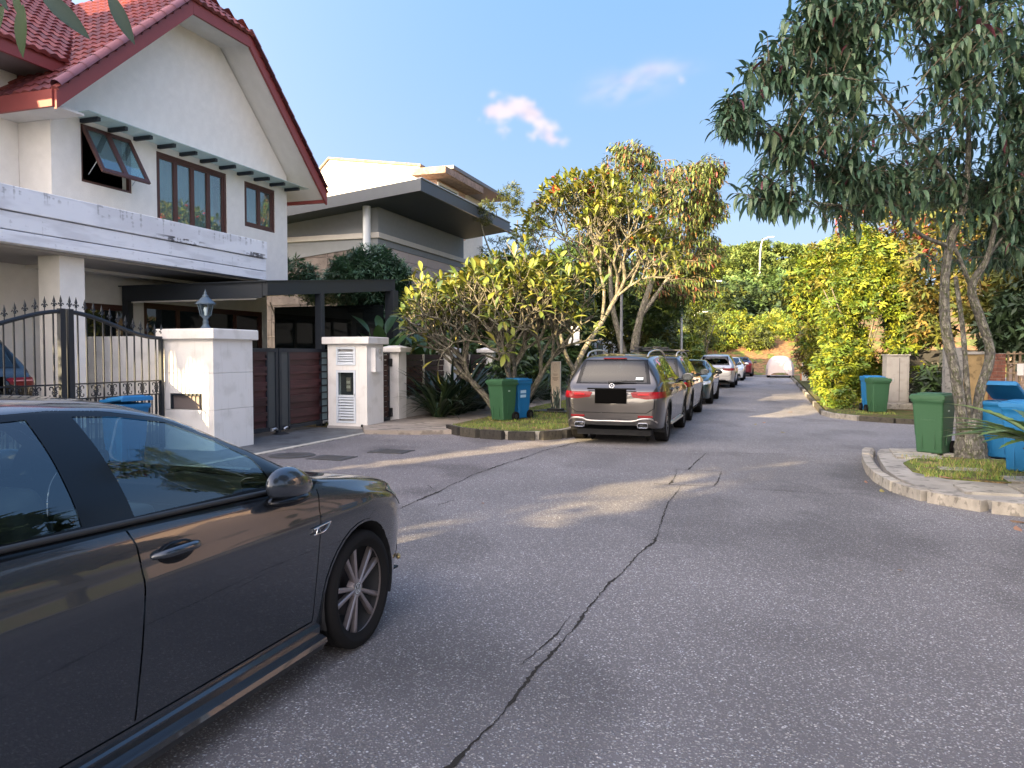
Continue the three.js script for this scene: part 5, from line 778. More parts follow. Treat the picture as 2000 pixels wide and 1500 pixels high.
// --- grey hatchback in the left foreground
{
  const zf = -2.19, zr = 2.08;
  const S = {
    name: 'parked_hatchback', zf, zr, W: 1.8, axF: -1.318, axR: 1.318, R: 0.318, arch: 0.362, tw: 0.225, inset: 0.123, rim: 'twin', rimMat: rimDark, step: 0.05, crease: 0.79,
    paint: paint(0.034, 0.043, 0.058, 0.5, 0.27), clear: true, seats: [0.12, 1.0], dash: -0.55, trimMat: gloss,
    top: [[zf, 0.66], [-2.17, 0.70], [-2.1, 0.765], [-1.95, 0.825], [-1.6, 0.90], [-1.2, 0.955], [-1.02, 0.985], [-0.6, 1.21], [-0.25, 1.37], [0.05, 1.435], [0.45, 1.452], [0.9, 1.44], [1.4, 1.385], [1.66, 1.33], [1.76, 1.27], [1.92, 1.03], [2.0, 0.95], [2.05, 0.88], [zr, 0.80]],
    belt: [[zf, 0.63], [-2.05, 0.72], [-1.8, 0.80], [-1.3, 0.905], [-0.9, 0.955], [0.3, 1.005], [1.2, 1.03], [1.7, 1.035], [1.95, 0.94], [zr, 0.78]],
    bottom: [[zf, 0.36], [-2.1, 0.24], [-1.8, 0.19], [-1, 0.215], [1, 0.215], [1.8, 0.22], [zr, 0.36]],
    plan: [[zf, 0.46], [-2.15, 0.60], [-2.08, 0.69], [-1.95, 0.785], [-1.7, 0.868], [-1.318, 0.898], [-0.8, 0.892], [0.5, 0.9], [1.318, 0.898], [1.75, 0.86], [1.98, 0.79], [2.05, 0.72], [zr, 0.62]],
    roofW: [[-1.1, 0.70], [-0.3, 0.60], [0.4, 0.585], [1.4, 0.565], [1.9, 0.60]],
    dlo: [[[-1.02, 0.985], [-0.55, 1.2], [-0.2, 1.335], [0.1, 1.385], [0.32, 1.40], [0.32, 0.985], [-0.9, 0.935]], [[0.32, 0.985], [0.32, 1.40], [0.75, 1.395], [1.2, 1.36], [1.42, 1.29], [1.56, 1.06], [1.5, 1.005]]],
    sideGlass: [[[[-0.62, 1.0], [-0.60, 1.125], [-0.45, 1.215], [-0.2, 1.318], [0.05, 1.36], [0.24, 1.375], [0.205, 1.02]], 'side_window'], [[[0.425, 1.03], [0.42, 1.378], [0.75, 1.372], [1.02, 1.355], [1.02, 1.045]], 'side_window'], [[[1.06, 1.048], [1.06, 1.35], [1.2, 1.328], [1.38, 1.26], [1.46, 1.06]], 'quarter_window']],
    screen: [1.0, 1.36, 0.62, 0.5], screenZ: 0.1, rearGlass: [1.02, 1.27, 0.52, 0.46], rearZ: 1.4,
    areas: [
      { name: 'headlight', mat: lampClear, view: 'side', split: true, keep: (t) => Math.abs(midX(t)) > 0.4, polys: [[[-2.16, 0.60], [-2.12, 0.74], [-1.82, 0.815], [-1.68, 0.80], [-1.9, 0.68]]] },
      { name: 'tail_light', mat: lampRed, view: 'side', split: true, keep: (t) => Math.abs(midX(t)) > 0.35, polys: [[[1.8, 0.80], [1.82, 0.94], [2.05, 0.93], [2.1, 0.82]]] },
      { name: 'lower_grille', mat: M.plastic, view: 'front', keep: (t) => midZ(t) < -2.0, polys: [[[-0.6, 0.3], [0.6, 0.3], [0.5, 0.45], [-0.5, 0.45]]] },
      { name: 'side_intake', mat: gloss, view: 'side', split: true, keep: (t) => Math.abs(midX(t)) > 0.4, polys: [[[-2.17, 0.30], [-2.16, 0.46], [-2.02, 0.47], [-1.96, 0.36], [-2.0, 0.28]]] },
    ],
    gaps: [{ pts: [[0.275, 1.0], [0.245, 0.93], [0.232, 0.80], [0.238, 0.55], [0.25, 0.30]], w: 0.0042 }, { pts: [[-0.925, 0.93], [-0.90, 0.85], [-0.885, 0.6], [-0.875, 0.28]], w: 0.0038 }, { pts: [[-0.875, 0.28], [0.25, 0.285], [0.93, 0.29]], w: 0.004 }, { pts: [[1.30, 1.0], [1.28, 0.9], [1.2, 0.78], [1.0, 0.6], [0.93, 0.45], [0.93, 0.29]] }, { pts: [[0.315, 1.40], [0.32, 1.0]], w: 0.004, keep: () => false },
      { pts: [[-0.70, -0.90], [-0.72, -1.4], [-0.66, -1.85], [-0.5, -2.1]], view: 'top', keep: (t) => t[0][4] > 0.6 }, { pts: [[0.70, -0.90], [0.72, -1.4], [0.66, -1.85], [0.5, -2.1]], view: 'top', keep: (t) => t[0][4] > 0.6 }],
    doors: [{ name: 'front_door', handle: [0.065, 0.872, 0.235], polys: [[[-0.925, 0.93], [-0.885, 0.6], [-0.875, 0.28], [0.25, 0.285], [0.232, 0.80], [0.275, 1.02]]] }, { name: 'rear_door', handle: [1.12, 0.895, 0.235], polys: [[[0.275, 1.03], [0.232, 0.80], [0.25, 0.285], [0.93, 0.29], [0.93, 0.45], [1.3, 1.03]]] }],
    folded: [-0.62, 1.0],
    extra: (c, sh) => {
      for (const s of [1, -1]) {
        const sk = extrude([[0, 0.155], [0.075, 0.15], [0.092, 0.17], [0.085, 0.19], [0.045, 0.205], [0.05, 0.24], [0.03, 0.262], [0, 0.262]], 1.87, 0.006); if (s < 0) sk.scale(-1, 1, 1); sk.translate(s * 0.81, 0, -0.93);
        const g = s < 0 ? (() => { const q = sk; const ix = q.attributes.position.array, nn = q.attributes.normal.array; for (let i = 0; i < ix.length; i += 9) for (let k = 0; k < 3; k++) { [ix[i + 3 + k], ix[i + 6 + k]] = [ix[i + 6 + k], ix[i + 3 + k]]; [nn[i + 3 + k], nn[i + 6 + k]] = [nn[i + 6 + k], nn[i + 3 + k]]; } return q; })() : sk;
        mesh('side_skirt', g, S.paint, c); mesh('skirt_base', slab(s > 0 ? 0.80 : -0.885, s > 0 ? 0.885 : -0.80, 0.135, 0.152, -0.92, 0.93), M.plastic, c);
        const by = 0.745, bz = -0.86; mesh('wing_badge', [tube([[s * 0.901, by + 0.018, bz - 0.11], [s * 0.902, by + 0.010, bz + 0.04]], 0.004, 5), tube(bent([[s * 0.901, by + 0.016, bz - 0.11], [s * 0.902, by - 0.016, bz - 0.06], [s * 0.902, by - 0.018, bz + 0.04]], 8), 0.0035, 5), tube(bent([[s * 0.902, by - 0.016, bz + 0.02], [s * 0.904, by + 0.006, bz + 0.012], [s * 0.904, by + 0.006, bz - 0.006], [s * 0.904, by - 0.004, bz - 0.008], [s * 0.904, by - 0.014, bz - 0.02]], 8), 0.003, 5)], M.chrome, c);
        const win = []; for (let z = -0.75; z <= 1.5; z += 0.125) win.push([s * (sh.hw(z) - 0.053), sh.belt(z) + 0.006, z]); mesh('belt_moulding', tube(win, 0.011, 6), M.plastic, c);
        mesh('splitter_fin', slab(s > 0 ? 0.56 : -0.70, s > 0 ? 0.70 : -0.56, 0.215, 0.23, -2.1, -1.9, 0.006), gloss, c);
        mesh('fog_trim', tube(bent([[s * 0.70, 0.30, -2.06], [s * 0.76, 0.33, -1.98], [s * 0.8, 0.34, -1.9]], 6), 0.013, 6), mat({ color: RGB(0.7, 0.5, 0.22), metalness: 0.8, roughness: 0.3 }), c);
      }
      plate(c, 0.42, zf - 0.055); return [];
    },
  };
  car(S, 'dark grey hatchback filling the left foreground, seen from its right side', [-2.98, 0, -2.36], 0);
}
let suvSpecOut;
// --- tall family car: rear end worked out in full
function suvSpec(o) {
  const zf = -2.32, zr = 2.31;
  const lightPoly = (s) => [[[s * 0.38, 0.85], [s * 0.34, 0.925], [s * 0.40, 0.94], [s * 1.0, 0.945], [s * 1.0, 0.85], [s * 0.62, 0.815]]];
  return {
    name: 'parked_suv', zf, zr, W: 1.80, axF: -1.44, axR: 1.39, R: 0.345, arch: 0.385, tw: 0.235, inset: 0.13, rim: 'ten', rimMat: rimSilver, step: 0.07, crease: 0.86, clad: 0.05, seats: [0.1, 0.95], dash: -0.62, floor: 0.42, tailBulge: 0.05,
    top: [[zf, 0.74], [-2.28, 0.82], [-2.18, 0.93], [-1.9, 1.0], [-1.5, 1.04], [-1.15, 1.085], [-1.0, 1.12], [-0.55, 1.40], [-0.25, 1.545], [0.1, 1.615], [0.6, 1.635], [1.3, 1.62], [1.78, 1.575], [1.93, 1.545], [1.97, 1.49], [2.1, 1.22], [2.18, 1.07], [2.25, 1.0], [2.29, 0.95], [zr, 0.90]],
    belt: [[zf, 0.71], [-2.1, 0.88], [-1.5, 0.985], [-0.9, 1.05], [0.3, 1.08], [1.2, 1.11], [1.9, 1.12], [2.12, 1.05], [2.25, 0.97], [zr, 0.88]],
    bottom: [[zf, 0.40], [-2.2, 0.26], [-1.9, 0.23], [-1, 0.26], [1, 0.26], [1.9, 0.27], [2.2, 0.31], [zr, 0.36]],
    plan: [[zf, 0.62], [-2.27, 0.72], [-2.15, 0.82], [-1.9, 0.885], [-1.44, 0.916], [-0.8, 0.908], [0.5, 0.912], [1.4, 0.917], [1.9, 0.905], [2.12, 0.875], [2.24, 0.825], [2.29, 0.78], [zr, 0.73]],
    roofW: [[-1.1, 0.74], [-0.3, 0.64], [0.4, 0.63], [1.4, 0.615], [1.95, 0.60], [2.2, 0.72]],
    dlo: [[[-0.95, 1.10], [-0.5, 1.36], [-0.2, 1.48], [0.1, 1.535], [0.4, 1.545], [0.4, 1.075], [-0.85, 1.045]], [[0.4, 1.075], [0.4, 1.545], [1.1, 1.54], [1.6, 1.50], [1.8, 1.40], [1.86, 1.16], [1.78, 1.12]]],
    sideGlass: [[[[-0.62, 1.08], [-0.6, 1.25], [-0.42, 1.36], [-0.15, 1.465], [0.05, 1.505], [0.26, 1.52], [0.26, 1.095]], 'side_window'], [[[0.36, 1.10], [0.36, 1.525], [0.8, 1.522], [1.14, 1.51], [1.14, 1.125]], 'side_window'], [[[1.22, 1.13], [1.22, 1.505], [1.55, 1.475], [1.72, 1.38], [1.78, 1.17]], 'quarter_window']],
    screen: [1.13, 1.53, 0.66, 0.54], screenZ: 0.12, rearGlass: [1.10, 1.48, 0.60, 0.52], rearZ: 1.7, trimMat: gloss,
    areas: [
      { name: 'tail_light', mat: lampRed, view: 'front', split: true, keep: (t) => midZ(t) > zr - 0.42, polys: [...lightPoly(1), ...lightPoly(-1)], push: 0.006 },
      { name: 'bumper_skin', mat: M.plastic, view: 'front', keep: (t) => midZ(t) > zr - 0.25, polys: [[[-0.52, 0.2], [0.52, 0.2], [0.5, 0.40], [-0.5, 0.40]]], push: 0.002 },
      { name: 'headlight', mat: lampClear, view: 'side', split: true, keep: (t) => Math.abs(midX(t)) > 0.5, polys: [[[-2.28, 0.74], [-2.25, 0.86], [-1.9, 0.93], [-1.84, 0.88], [-2.05, 0.77]]] },
    ],
    gaps: [{ pts: [[0.31, 1.075], [0.30, 0.9], [0.31, 0.36]], w: 0.005 }, { pts: [[-0.9, 1.04], [-0.88, 0.8], [-0.87, 0.36]], w: 0.005 }, { pts: [[-0.87, 0.36], [0.95, 0.36]], w: 0.005 }, { pts: [[1.3, 1.1], [1.25, 0.95], [1.0, 0.62], [0.95, 0.36]], w: 0.005 },
      { view: 'front', w: 0.006, keep: (t) => midZ(t) > zr - 0.3, pts: [[-0.76, 0.83], [-0.75, 0.66], [-0.62, 0.575], [0.62, 0.575], [0.75, 0.66], [0.76, 0.83]] }],
    doors: [{ name: 'front_door', handle: [0.13, 0.94, 0.22], polys: [[[-0.9, 1.04], [-0.87, 0.36], [0.31, 0.36], [0.31, 1.08]]] }, { name: 'rear_door', handle: [1.08, 0.955, 0.22], polys: [[[0.31, 1.09], [0.31, 0.36], [0.95, 0.36], [1.3, 1.11]]] },
      { name: 'tailgate', view: 'front', single: true, keep: (t) => midZ(t) > zr - 0.3, polys: [[[-0.76, 1.0], [-0.75, 0.66], [-0.62, 0.575], [0.62, 0.575], [0.75, 0.66], [0.76, 1.0]]] }],
    mirror: [-0.62, 1.08], ...o,
  };
}
{
  suvSpecOut = suvSpec;
  const S = suvSpec({ paint: paint(0.092, 0.088, 0.09, 0.8, 0.28), extra: (c, sh) => {
    const zr = 2.31;
    const g = mesh('plate_cover', box(0.56, 0.255, 0.02, 0, 0.865, 2.375, 0.012), phys({ color: RGB(0.002, 0.002, 0.002), roughness: 0.9, specularIntensity: 0.1 }), c);
    mesh('plate_strip', box(0.86, 0.028, 0.03, 0, 0.995, 2.318, 0.008), gloss, c);
    for (const s of [1, -1]) {
      mesh('reflector', (() => { const q = box(0.26, 0.038, 0.02, 0, 0, 0, 0.006); q.rotateY(s * 0.18); q.translate(s * 0.6, 0.515, 2.322); return q; })(), lampRed, c);
      const ex = mesh('exhaust_tip', [(() => { const q = extrude(rounded(0.19, 0.09, 0.035), 0.06, 0.004, [rounded(0.165, 0.066, 0.026)]); q.translate(s * 0.56, 0.36, 2.30); return q; })()], M.chrome, c); mesh('exhaust_hole', box(0.17, 0.07, 0.02, s * 0.56, 0.36, 2.31), M.dark, ex);
      const lens = mesh('tail_lamp_blade', (() => { const q = box(0.2, 0.035, 0.01, 0, 0, 0, 0.006); q.rotateY(s * 0.2); q.translate(s * 0.57, 0.90, 2.335); return q; })(), phys({ color: RGB(0.5, 0.015, 0.025), roughness: 0.3 }), c);
      const rail = []; for (const [z, h] of [[-0.35, 0.005], [-0.25, 0.05], [0.2, 0.065], [0.9, 0.065], [1.5, 0.055], [1.68, 0.04], [1.78, 0.0]]) rail.push([s * (sh.roofW(z) - 0.05), sh.top(z) - 0.02 + h, z]); mesh('roof_rail', tube(bent(rail, 24), 0.017, 8), mat({ color: RGB(0.7, 0.68, 0.66), metalness: 0.85, roughness: 0.3 }), c);
      mesh('sill_trim', slab(s > 0 ? 0.86 : -0.9, s > 0 ? 0.9 : -0.86, 0.28, 0.32, -1.0, 0.95, 0.006), mat({ color: RGB(0.6, 0.58, 0.55), metalness: 0.8, roughness: 0.3 }), c);
    }
    const strip = bent([[-0.80, 0.40, 2.22], [-0.72, 0.465, 2.29], [-0.52, 0.47, 2.335], [-0.42, 0.435, 2.345], [0, 0.43, 2.358], [0.42, 0.435, 2.345], [0.52, 0.47, 2.335], [0.72, 0.465, 2.29], [0.80, 0.40, 2.22]], 40); mesh('bumper_trim', sheetBar2(strip, 0.03, 0.03), mat({ color: RGB(0.45, 0.43, 0.42), metalness: 0.9, roughness: 0.32 }), c);
    mesh('brake_light', box(0.42, 0.02, 0.03, 0, 1.525, 1.955, 0.006), lampRed, c);
    mesh('wiper', [tube([[-0.05, 1.105, 2.19], [0.22, 1.125, 2.185], [0.42, 1.12, 2.178]], [0.022, 0.014, 0.008], 6), cyl(0.03, 0.03, 0.03, -0.05, 1.105, 2.18, 12)], M.plastic, c);
    mesh('sticker', (() => { const q = box(0.13, 0.05, 0.004, 0, 0, 0); q.rotateX(-0.42); q.translate(0.47, 1.17, 2.148); return q; })(), mat({ color: RGB(0.6, 0.68, 0.72) }), c);
    const em = [new THREE.TorusGeometry(0.042, 0.005, 8, 28)].map(plain); for (let i = 0; i < 3; i++) { const q = new THREE.ConeGeometry(0.009, 0.042, 6); q.translate(0, 0.021, 0); q.rotateZ(i * 2.0944); em.push(plain(q)); } const e = join(em); e.rotateX(-0.4); e.translate(0, 1.045, 2.262); mesh('star_emblem', e, M.chrome, c);
    return [];
  } });
  car(S, 'bronze grey family SUV with blanked plate, nearest in the kerbside row', [-2.65, 0, -15.66], 0, 'cars parked along the left kerb');
  const S2 = suvSpec({ paint: paint(0.012, 0.013, 0.016, 0.3, 0.25), rim: 'five', extra: (c, sh) => {
    plate(c, 0.87, 2.37);
    for (const s of [1, -1]) { const rail = []; for (const [z, h] of [[-0.35, 0.0], [-0.25, 0.05], [0.9, 0.06], [1.7, 0.05], [1.78, 0.0]]) rail.push([s * (sh.roofW(z) - 0.05), sh.top(z) - 0.02 + h, z]); mesh('roof_rail', tube(bent(rail, 20), 0.017, 8), rimSilver, c); }
    for (const z of [0.1, 1.1]) mesh('rack_bar', tube([[-0.68, sh.top(z) + 0.07, z], [0.68, sh.top(z) + 0.07, z]], 0.022, 8), M.plastic, c);
    for (const x of [-0.4, 0.05]) mesh('rack_tray', [slab(x - 0.05, x + 0.05, 1.72, 1.75, -0.5, 1.75, 0.01), slab(x - 0.09, x + 0.09, 1.75, 1.79, 1.3, 1.6, 0.01), slab(x - 0.09, x + 0.09, 1.75, 1.79, -0.2, 0.1, 0.01)], M.plastic, c); return [];
  } });
  car(S2, 'black SUV with a roof rack, second in the kerbside row', [-2.68, 0, -20.36], 0, 'cars parked along the left kerb');
  const S3 = suvSpec({ paint: paint(0.52, 0.52, 0.53, 0.6, 0.28), extra: (c) => { mesh('number_plate', box(0.53, 0.13, 0.012, 0, 0.88, 2.37, 0.004), mat({ color: RGB(0.5, 0.5, 0.48) }), c); mesh('plate_strip', box(0.9, 0.03, 0.03, 0, 0.98, 2.318, 0.008), M.chrome, c); return []; } });
  car(S3, 'silver SUV seen from behind, fourth in the kerbside row', [-2.5, 0, -39.9], 0, 'cars parked along the left kerb');
}
function rounded(w, h, r) { const p = []; for (const [cx, cy, a0] of [[w / 2 - r, h / 2 - r, 0], [-w / 2 + r, h / 2 - r, 90], [-w / 2 + r, -h / 2 + r, 180], [w / 2 - r, -h / 2 + r, 270]]) for (let i = 0; i <= 4; i++) { const a = (a0 + i * 22.5) * Math.PI / 180; p.push([cx + Math.cos(a) * r, cy + Math.sin(a) * r]); } return p; }
function sheetBar2(pts, w, h) { const rows = pts.map((p) => [[p.x, p.y - h / 2, p.z - w / 2], [p.x, p.y + h / 2, p.z - w / 2], [p.x, p.y + h / 2, p.z + w / 2], [p.x, p.y - h / 2, p.z + w / 2], [p.x, p.y - h / 2, p.z - w / 2]]); return plain(sheet(rows)); }
function sedanSpec(o) {
  const zf = -2.36, zr = 2.35;
  const hl = (s) => [[[s * 0.45, 0.66], [s * 0.42, 0.73], [s * 0.95, 0.77], [s * 0.95, 0.68], [s * 0.7, 0.645]]], tl = (s) => [[[s * 0.36, 0.80], [s * 0.36, 0.90], [s * 0.95, 0.93], [s * 0.95, 0.80]]];
  return {
    name: 'parked_sedan', zf, zr, W: 1.83, axF: -1.44, axR: 1.41, R: 0.33, arch: 0.37, tw: 0.225, inset: 0.125, rim: 'five', rimMat: rimBlack, step: 0.08, crease: 0.8, seats: [0.1, 0.95], dash: -0.6, noseBulge: 0.06,
    top: [[zf, 0.69], [-2.34, 0.725], [-2.26, 0.78], [-2.0, 0.85], [-1.5, 0.93], [-1.15, 0.98], [-1.0, 1.01], [-0.55, 1.23], [-0.2, 1.37], [0.1, 1.425], [0.5, 1.435], [0.9, 1.40], [1.3, 1.29], [1.65, 1.13], [1.85, 1.07], [2.2, 1.05], [2.3, 1.0], [2.335, 0.95], [zr, 0.9]],
    belt: [[zf, 0.67], [-2.1, 0.77], [-1.5, 0.875], [-0.9, 0.945], [0.3, 0.985], [1.2, 1.01], [1.8, 1.02], [2.2, 1.0], [zr, 0.87]],
    bottom: [[zf, 0.33], [-2.25, 0.22], [-1.9, 0.18], [-1, 0.21], [1, 0.21], [1.9, 0.22], [zr, 0.34]],
    plan: [[zf, 0.58], [-2.31, 0.70], [-2.2, 0.80], [-1.95, 0.87], [-1.44, 0.914], [-0.8, 0.906], [0.5, 0.91], [1.41, 0.914], [1.9, 0.89], [2.2, 0.83], [2.31, 0.76], [zr, 0.69]],
    roofW: [[-1.1, 0.72], [-0.3, 0.6], [0.4, 0.585], [1.2, 0.57], [1.8, 0.66]],
    dlo: [[[-0.95, 1.0], [-0.5, 1.22], [-0.15, 1.335], [0.15, 1.375], [0.4, 1.38], [0.4, 0.975], [-0.85, 0.94]], [[0.4, 0.975], [0.4, 1.38], [0.8, 1.35], [1.2, 1.23], [1.45, 1.08], [1.35, 1.0]]],
    sideGlass: [[[[-0.62, 0.985], [-0.6, 1.12], [-0.42, 1.215], [-0.12, 1.315], [0.1, 1.345], [0.28, 1.35], [0.28, 1.0]], 'side_window'], [[[0.38, 1.005], [0.38, 1.352], [0.75, 1.33], [1.12, 1.215], [1.3, 1.09], [1.25, 1.025]], 'side_window']],
    screen: [1.02, 1.36, 0.64, 0.5], screenZ: 0.12, rearGlass: [1.1, 1.36, 0.56, 0.48], rearZ: 0.8,
    areas: [
      { name: 'headlight', mat: lampClear, view: 'front', split: true, keep: (t) => midZ(t) < zf + 0.42, polys: [...hl(1), ...hl(-1)], push: 0.006 },
      { name: 'grille', mat: gloss, view: 'front', keep: (t) => midZ(t) < zf + 0.2, polys: [[[-0.36, 0.56], [0.36, 0.56], [0.40, 0.68], [-0.40, 0.68]]], push: 0.005 }, { name: 'lower_intake', mat: M.plastic, view: 'front', keep: (t) => midZ(t) < zf + 0.3, polys: [[[-0.75, 0.26], [0.75, 0.26], [0.68, 0.44], [-0.68, 0.44]]], push: 0.003 },
      { name: 'tail_light', mat: lampRed, view: 'front', split: true, keep: (t) => midZ(t) > zr - 0.4, polys: [...tl(1), ...tl(-1)], push: 0.006 },
    ],
    gaps: [{ pts: [[0.33, 0.975], [0.32, 0.31]], w: 0.005 }, { pts: [[-0.88, 0.94], [-0.86, 0.31]], w: 0.005 }, { pts: [[-0.86, 0.31], [0.95, 0.31]], w: 0.005 }, { pts: [[1.3, 1.0], [1.25, 0.86], [1.0, 0.56], [0.95, 0.31]], w: 0.005 }],
    doors: [{ name: 'front_door', handle: [0.15, 0.86, 0.22], polys: [[[-0.88, 0.94], [-0.86, 0.31], [0.32, 0.31], [0.33, 0.98]]] }, { name: 'rear_door', handle: [1.08, 0.875, 0.22], polys: [[[0.33, 0.99], [0.32, 0.31], [0.95, 0.31], [1.3, 1.01]]] }],
    mirror: [-0.6, 0.965], extra: (c) => { plate(c, 0.47, zf - 0.065); plate(c, 0.62, zr + 0.045); return []; }, ...o,
  };
}
car(sedanSpec({ paint: paint(0.02, 0.045, 0.055, 0.4, 0.28), mirrorMat: gloss }), 'dark teal sedan facing the camera, third in the kerbside row', [-2.66, 0, -27.1], Math.PI, 'cars parked along the left kerb');
car(sedanSpec({ paint: paint(0.72, 0.72, 0.7, 0.1, 0.3), step: 0.12 }), 'white sedan facing the camera, fifth in the kerbside row', [-2.42, 0, -50.3], Math.PI, 'cars parked along the left kerb');
car(sedanSpec({ paint: paint(0.14, 0.008, 0.018, 0.4, 0.28), step: 0.12 }), 'dark red sedan seen from behind, last in the kerbside row', [-2.1, 0, -59.6], 0, 'cars parked along the left kerb');
car(suvSpecOut({ paint: paint(0.008, 0.010, 0.014, 0.3, 0.22), step: 0.1, rim: 'five', extra: (c) => { mesh('plate_cover', box(0.56, 0.2, 0.02, 0, 0.865, 2.375, 0.012), phys({ color: RGB(0.002, 0.002, 0.002), roughness: 0.9, specularIntensity: 0.1 }), c); mesh('tail_glint', [box(0.3, 0.02, 0.01, 0.58, 0.90, 2.338, 0.004), box(0.3, 0.02, 0.01, -0.58, 0.90, 2.338, 0.004)], phys({ color: RGB(0.7, 0.3, 0.3), roughness: 0.3 }), c); return []; } }), 'black car with red tail lamp parked in the drive behind the iron gate', [-12.62, 0.32, -7.72], Math.PI / 2);
{ // car under a dust sheet at the end of the road
  const c = thing('covered_car', 'car hidden under a pinkish grey dust sheet at the end of the road', 'car', [0.62, 0, -57.6]);
  const prof = curve([[-2.2, 0.35], [-2.1, 0.75], [-1.2, 1.0], [-0.5, 1.42], [0.6, 1.5], [1.4, 1.38], [2.0, 1.02], [2.15, 0.7], [2.2, 0.35]]), pl = curve([[-2.2, 0.5], [-2.0, 0.8], [-1, 0.9], [1, 0.9], [2, 0.82], [2.2, 0.55]]), rows = [], r = [];
  for (let i = 0; i <= 60; i++) { const z = lerp(-2.2, 2.2, i / 60), row = [], h = prof(z), w = pl(z); for (let k = 0; k <= 40; k++) { const a = k / 40 * Math.PI, cx = Math.cos(a), sy = Math.sin(a), n = 0.05 * (fbm(z * 2.2 + 7, a * 3, 4, 33) - 0.5) + 0.025 * Math.sin(z * 5 + Math.abs(cx) * 9) * Math.abs(cx); row.push([Math.sign(cx) * Math.pow(Math.abs(cx), 0.5) * (w + n) * (1 - 0.28 * sy * sy * sy), 0.16 + (h - 0.16) * Math.pow(sy, 0.62) * (1 + n * 0.5), z]); } rows.push(row); }
  mesh('dust_sheet', plain(sheet(rows)), mat({ color: RGB(0.5, 0.43, 0.42), roughness: 0.8, map: grain, side: THREE.DoubleSide }), c);
  for (const s of [1, -1]) for (const z of [-1.4, 1.4]) { const w = new THREE.Group(); w.name = 'wheel'; w.position.set(s * 0.76, 0.32, z); c.add(w); mesh('tyre', tyreGeo(0.32, 0.2), M.rubber, w); const h = cyl(0.21, 0.21, 0.1, 0, 0, 0, 16); h.rotateZ(Math.PI / 2); mesh('rim', h, rimSilver, w); }
}

// ================================================================== plants
// a leaf lies along +z, its face up (+y), bending down towards the tip
function leafGeo(len, w, droop = 0.3, fold = 0.25, n = 5, shape = 0.85, wave = 0) {
  const rows = []; for (let i = 0; i <= n; i++) { const t = i / n, h = w / 2 * Math.pow(Math.sin(Math.PI * Math.pow(clamp(t, 0.002, 0.998), shape)), 0.8) * (1 + wave * Math.sin(i * 2.6)), a = droop * t * 1.5, z = len * t * Math.cos(a * 0.7), y = -droop * len * t * t; rows.push([[-h, y + fold * h, z], [0, y, z], [h, y + fold * h, z]]); }
  return plain(sheet(rows)).translate(0, 0, 0);
}
const leafMats = (cols, base = M.leaf) => cols.map((c) => Object.assign(base.clone(), { color: c }));
// a leaf's place: base point, direction of growth, which way its face looks
const XA = V(0, 0, 0), YA = V(0, 0, 0), ZA = V(0, 0, 0);
function leafAt(p, dir, up, s) { ZA.copy(dir).normalize(); XA.copy(up).cross(ZA); if (XA.lengthSq() < 1e-5) XA.set(1, 0, 0.01).cross(ZA); XA.normalize(); YA.copy(ZA).cross(XA); return new THREE.Matrix4().makeBasis(XA.clone().multiplyScalar(s), YA.clone().multiplyScalar(s), ZA.clone().multiplyScalar(s)).setPosition(p); }
// leaves of one plant: the nearest ones to the camera are parts, the rest one mass
function foliage(parent, list, geo, palette, parts, name = 'foliage', base = M.leaf) {
  list.sort((a, b) => a.d - b.d);
  const mats = leafMats(palette, base);
  list.slice(0, parts).forEach((l) => { const o = new THREE.Mesh(geo, mats[l.c]); o.name = 'leaf'; o.applyMatrix4(l.m); o.castShadow = o.receiveShadow = true; parent.add(o); });
  const rest = list.slice(parts); if (rest.length) swarm(name, geo, base, rest.map((l) => l.m), rest.map((l) => palette[l.c].clone().multiplyScalar(0.75 + 0.5 * hash(l.c * 13 + (l.d * 1000 | 0), 5, 1))), parent);
}
const camDist = (p, o) => Math.hypot(p.x + o.x, p.y + o.y - EYE, p.z + o.z);
function whorl(list, p, dir, n, spread, size, r, o, pal, droop = 0.5) {
  const side = V(r() - 0.5, r() - 0.5, r() - 0.5).cross(dir).normalize(), b = dir.clone().cross(side), a0 = r() * 6.28;
  for (let i = 0; i < n; i++) { const a = a0 + i * 2.4, out = side.clone().multiplyScalar(Math.cos(a)).addScaledVector(b, Math.sin(a)), t = i / n, d = dir.clone().multiplyScalar(lerp(0.75, 0.15, t) * (1 - spread * 0.4)).addScaledVector(out, spread * (0.6 + 0.5 * r())); d.y -= droop * (0.3 + 0.7 * r()); const q = p.clone().addScaledVector(dir, -0.1 * t * size * 5); list.push({ m: leafAt(q, d, V(0, 1, 0).addScaledVector(out, 0.3), size * (0.7 + 0.5 * r())), c: pal(r), d: camDist(q, o) }); }
}
const inEllipsoid = (r) => { for (;;) { const x = r() * 2 - 1, y = r() * 2 - 1, z = r() * 2 - 1, l = x * x + y * y + z * z; if (l <= 1 && (l > 0.3 || r() < 0.35)) return V(x, y, z); } };
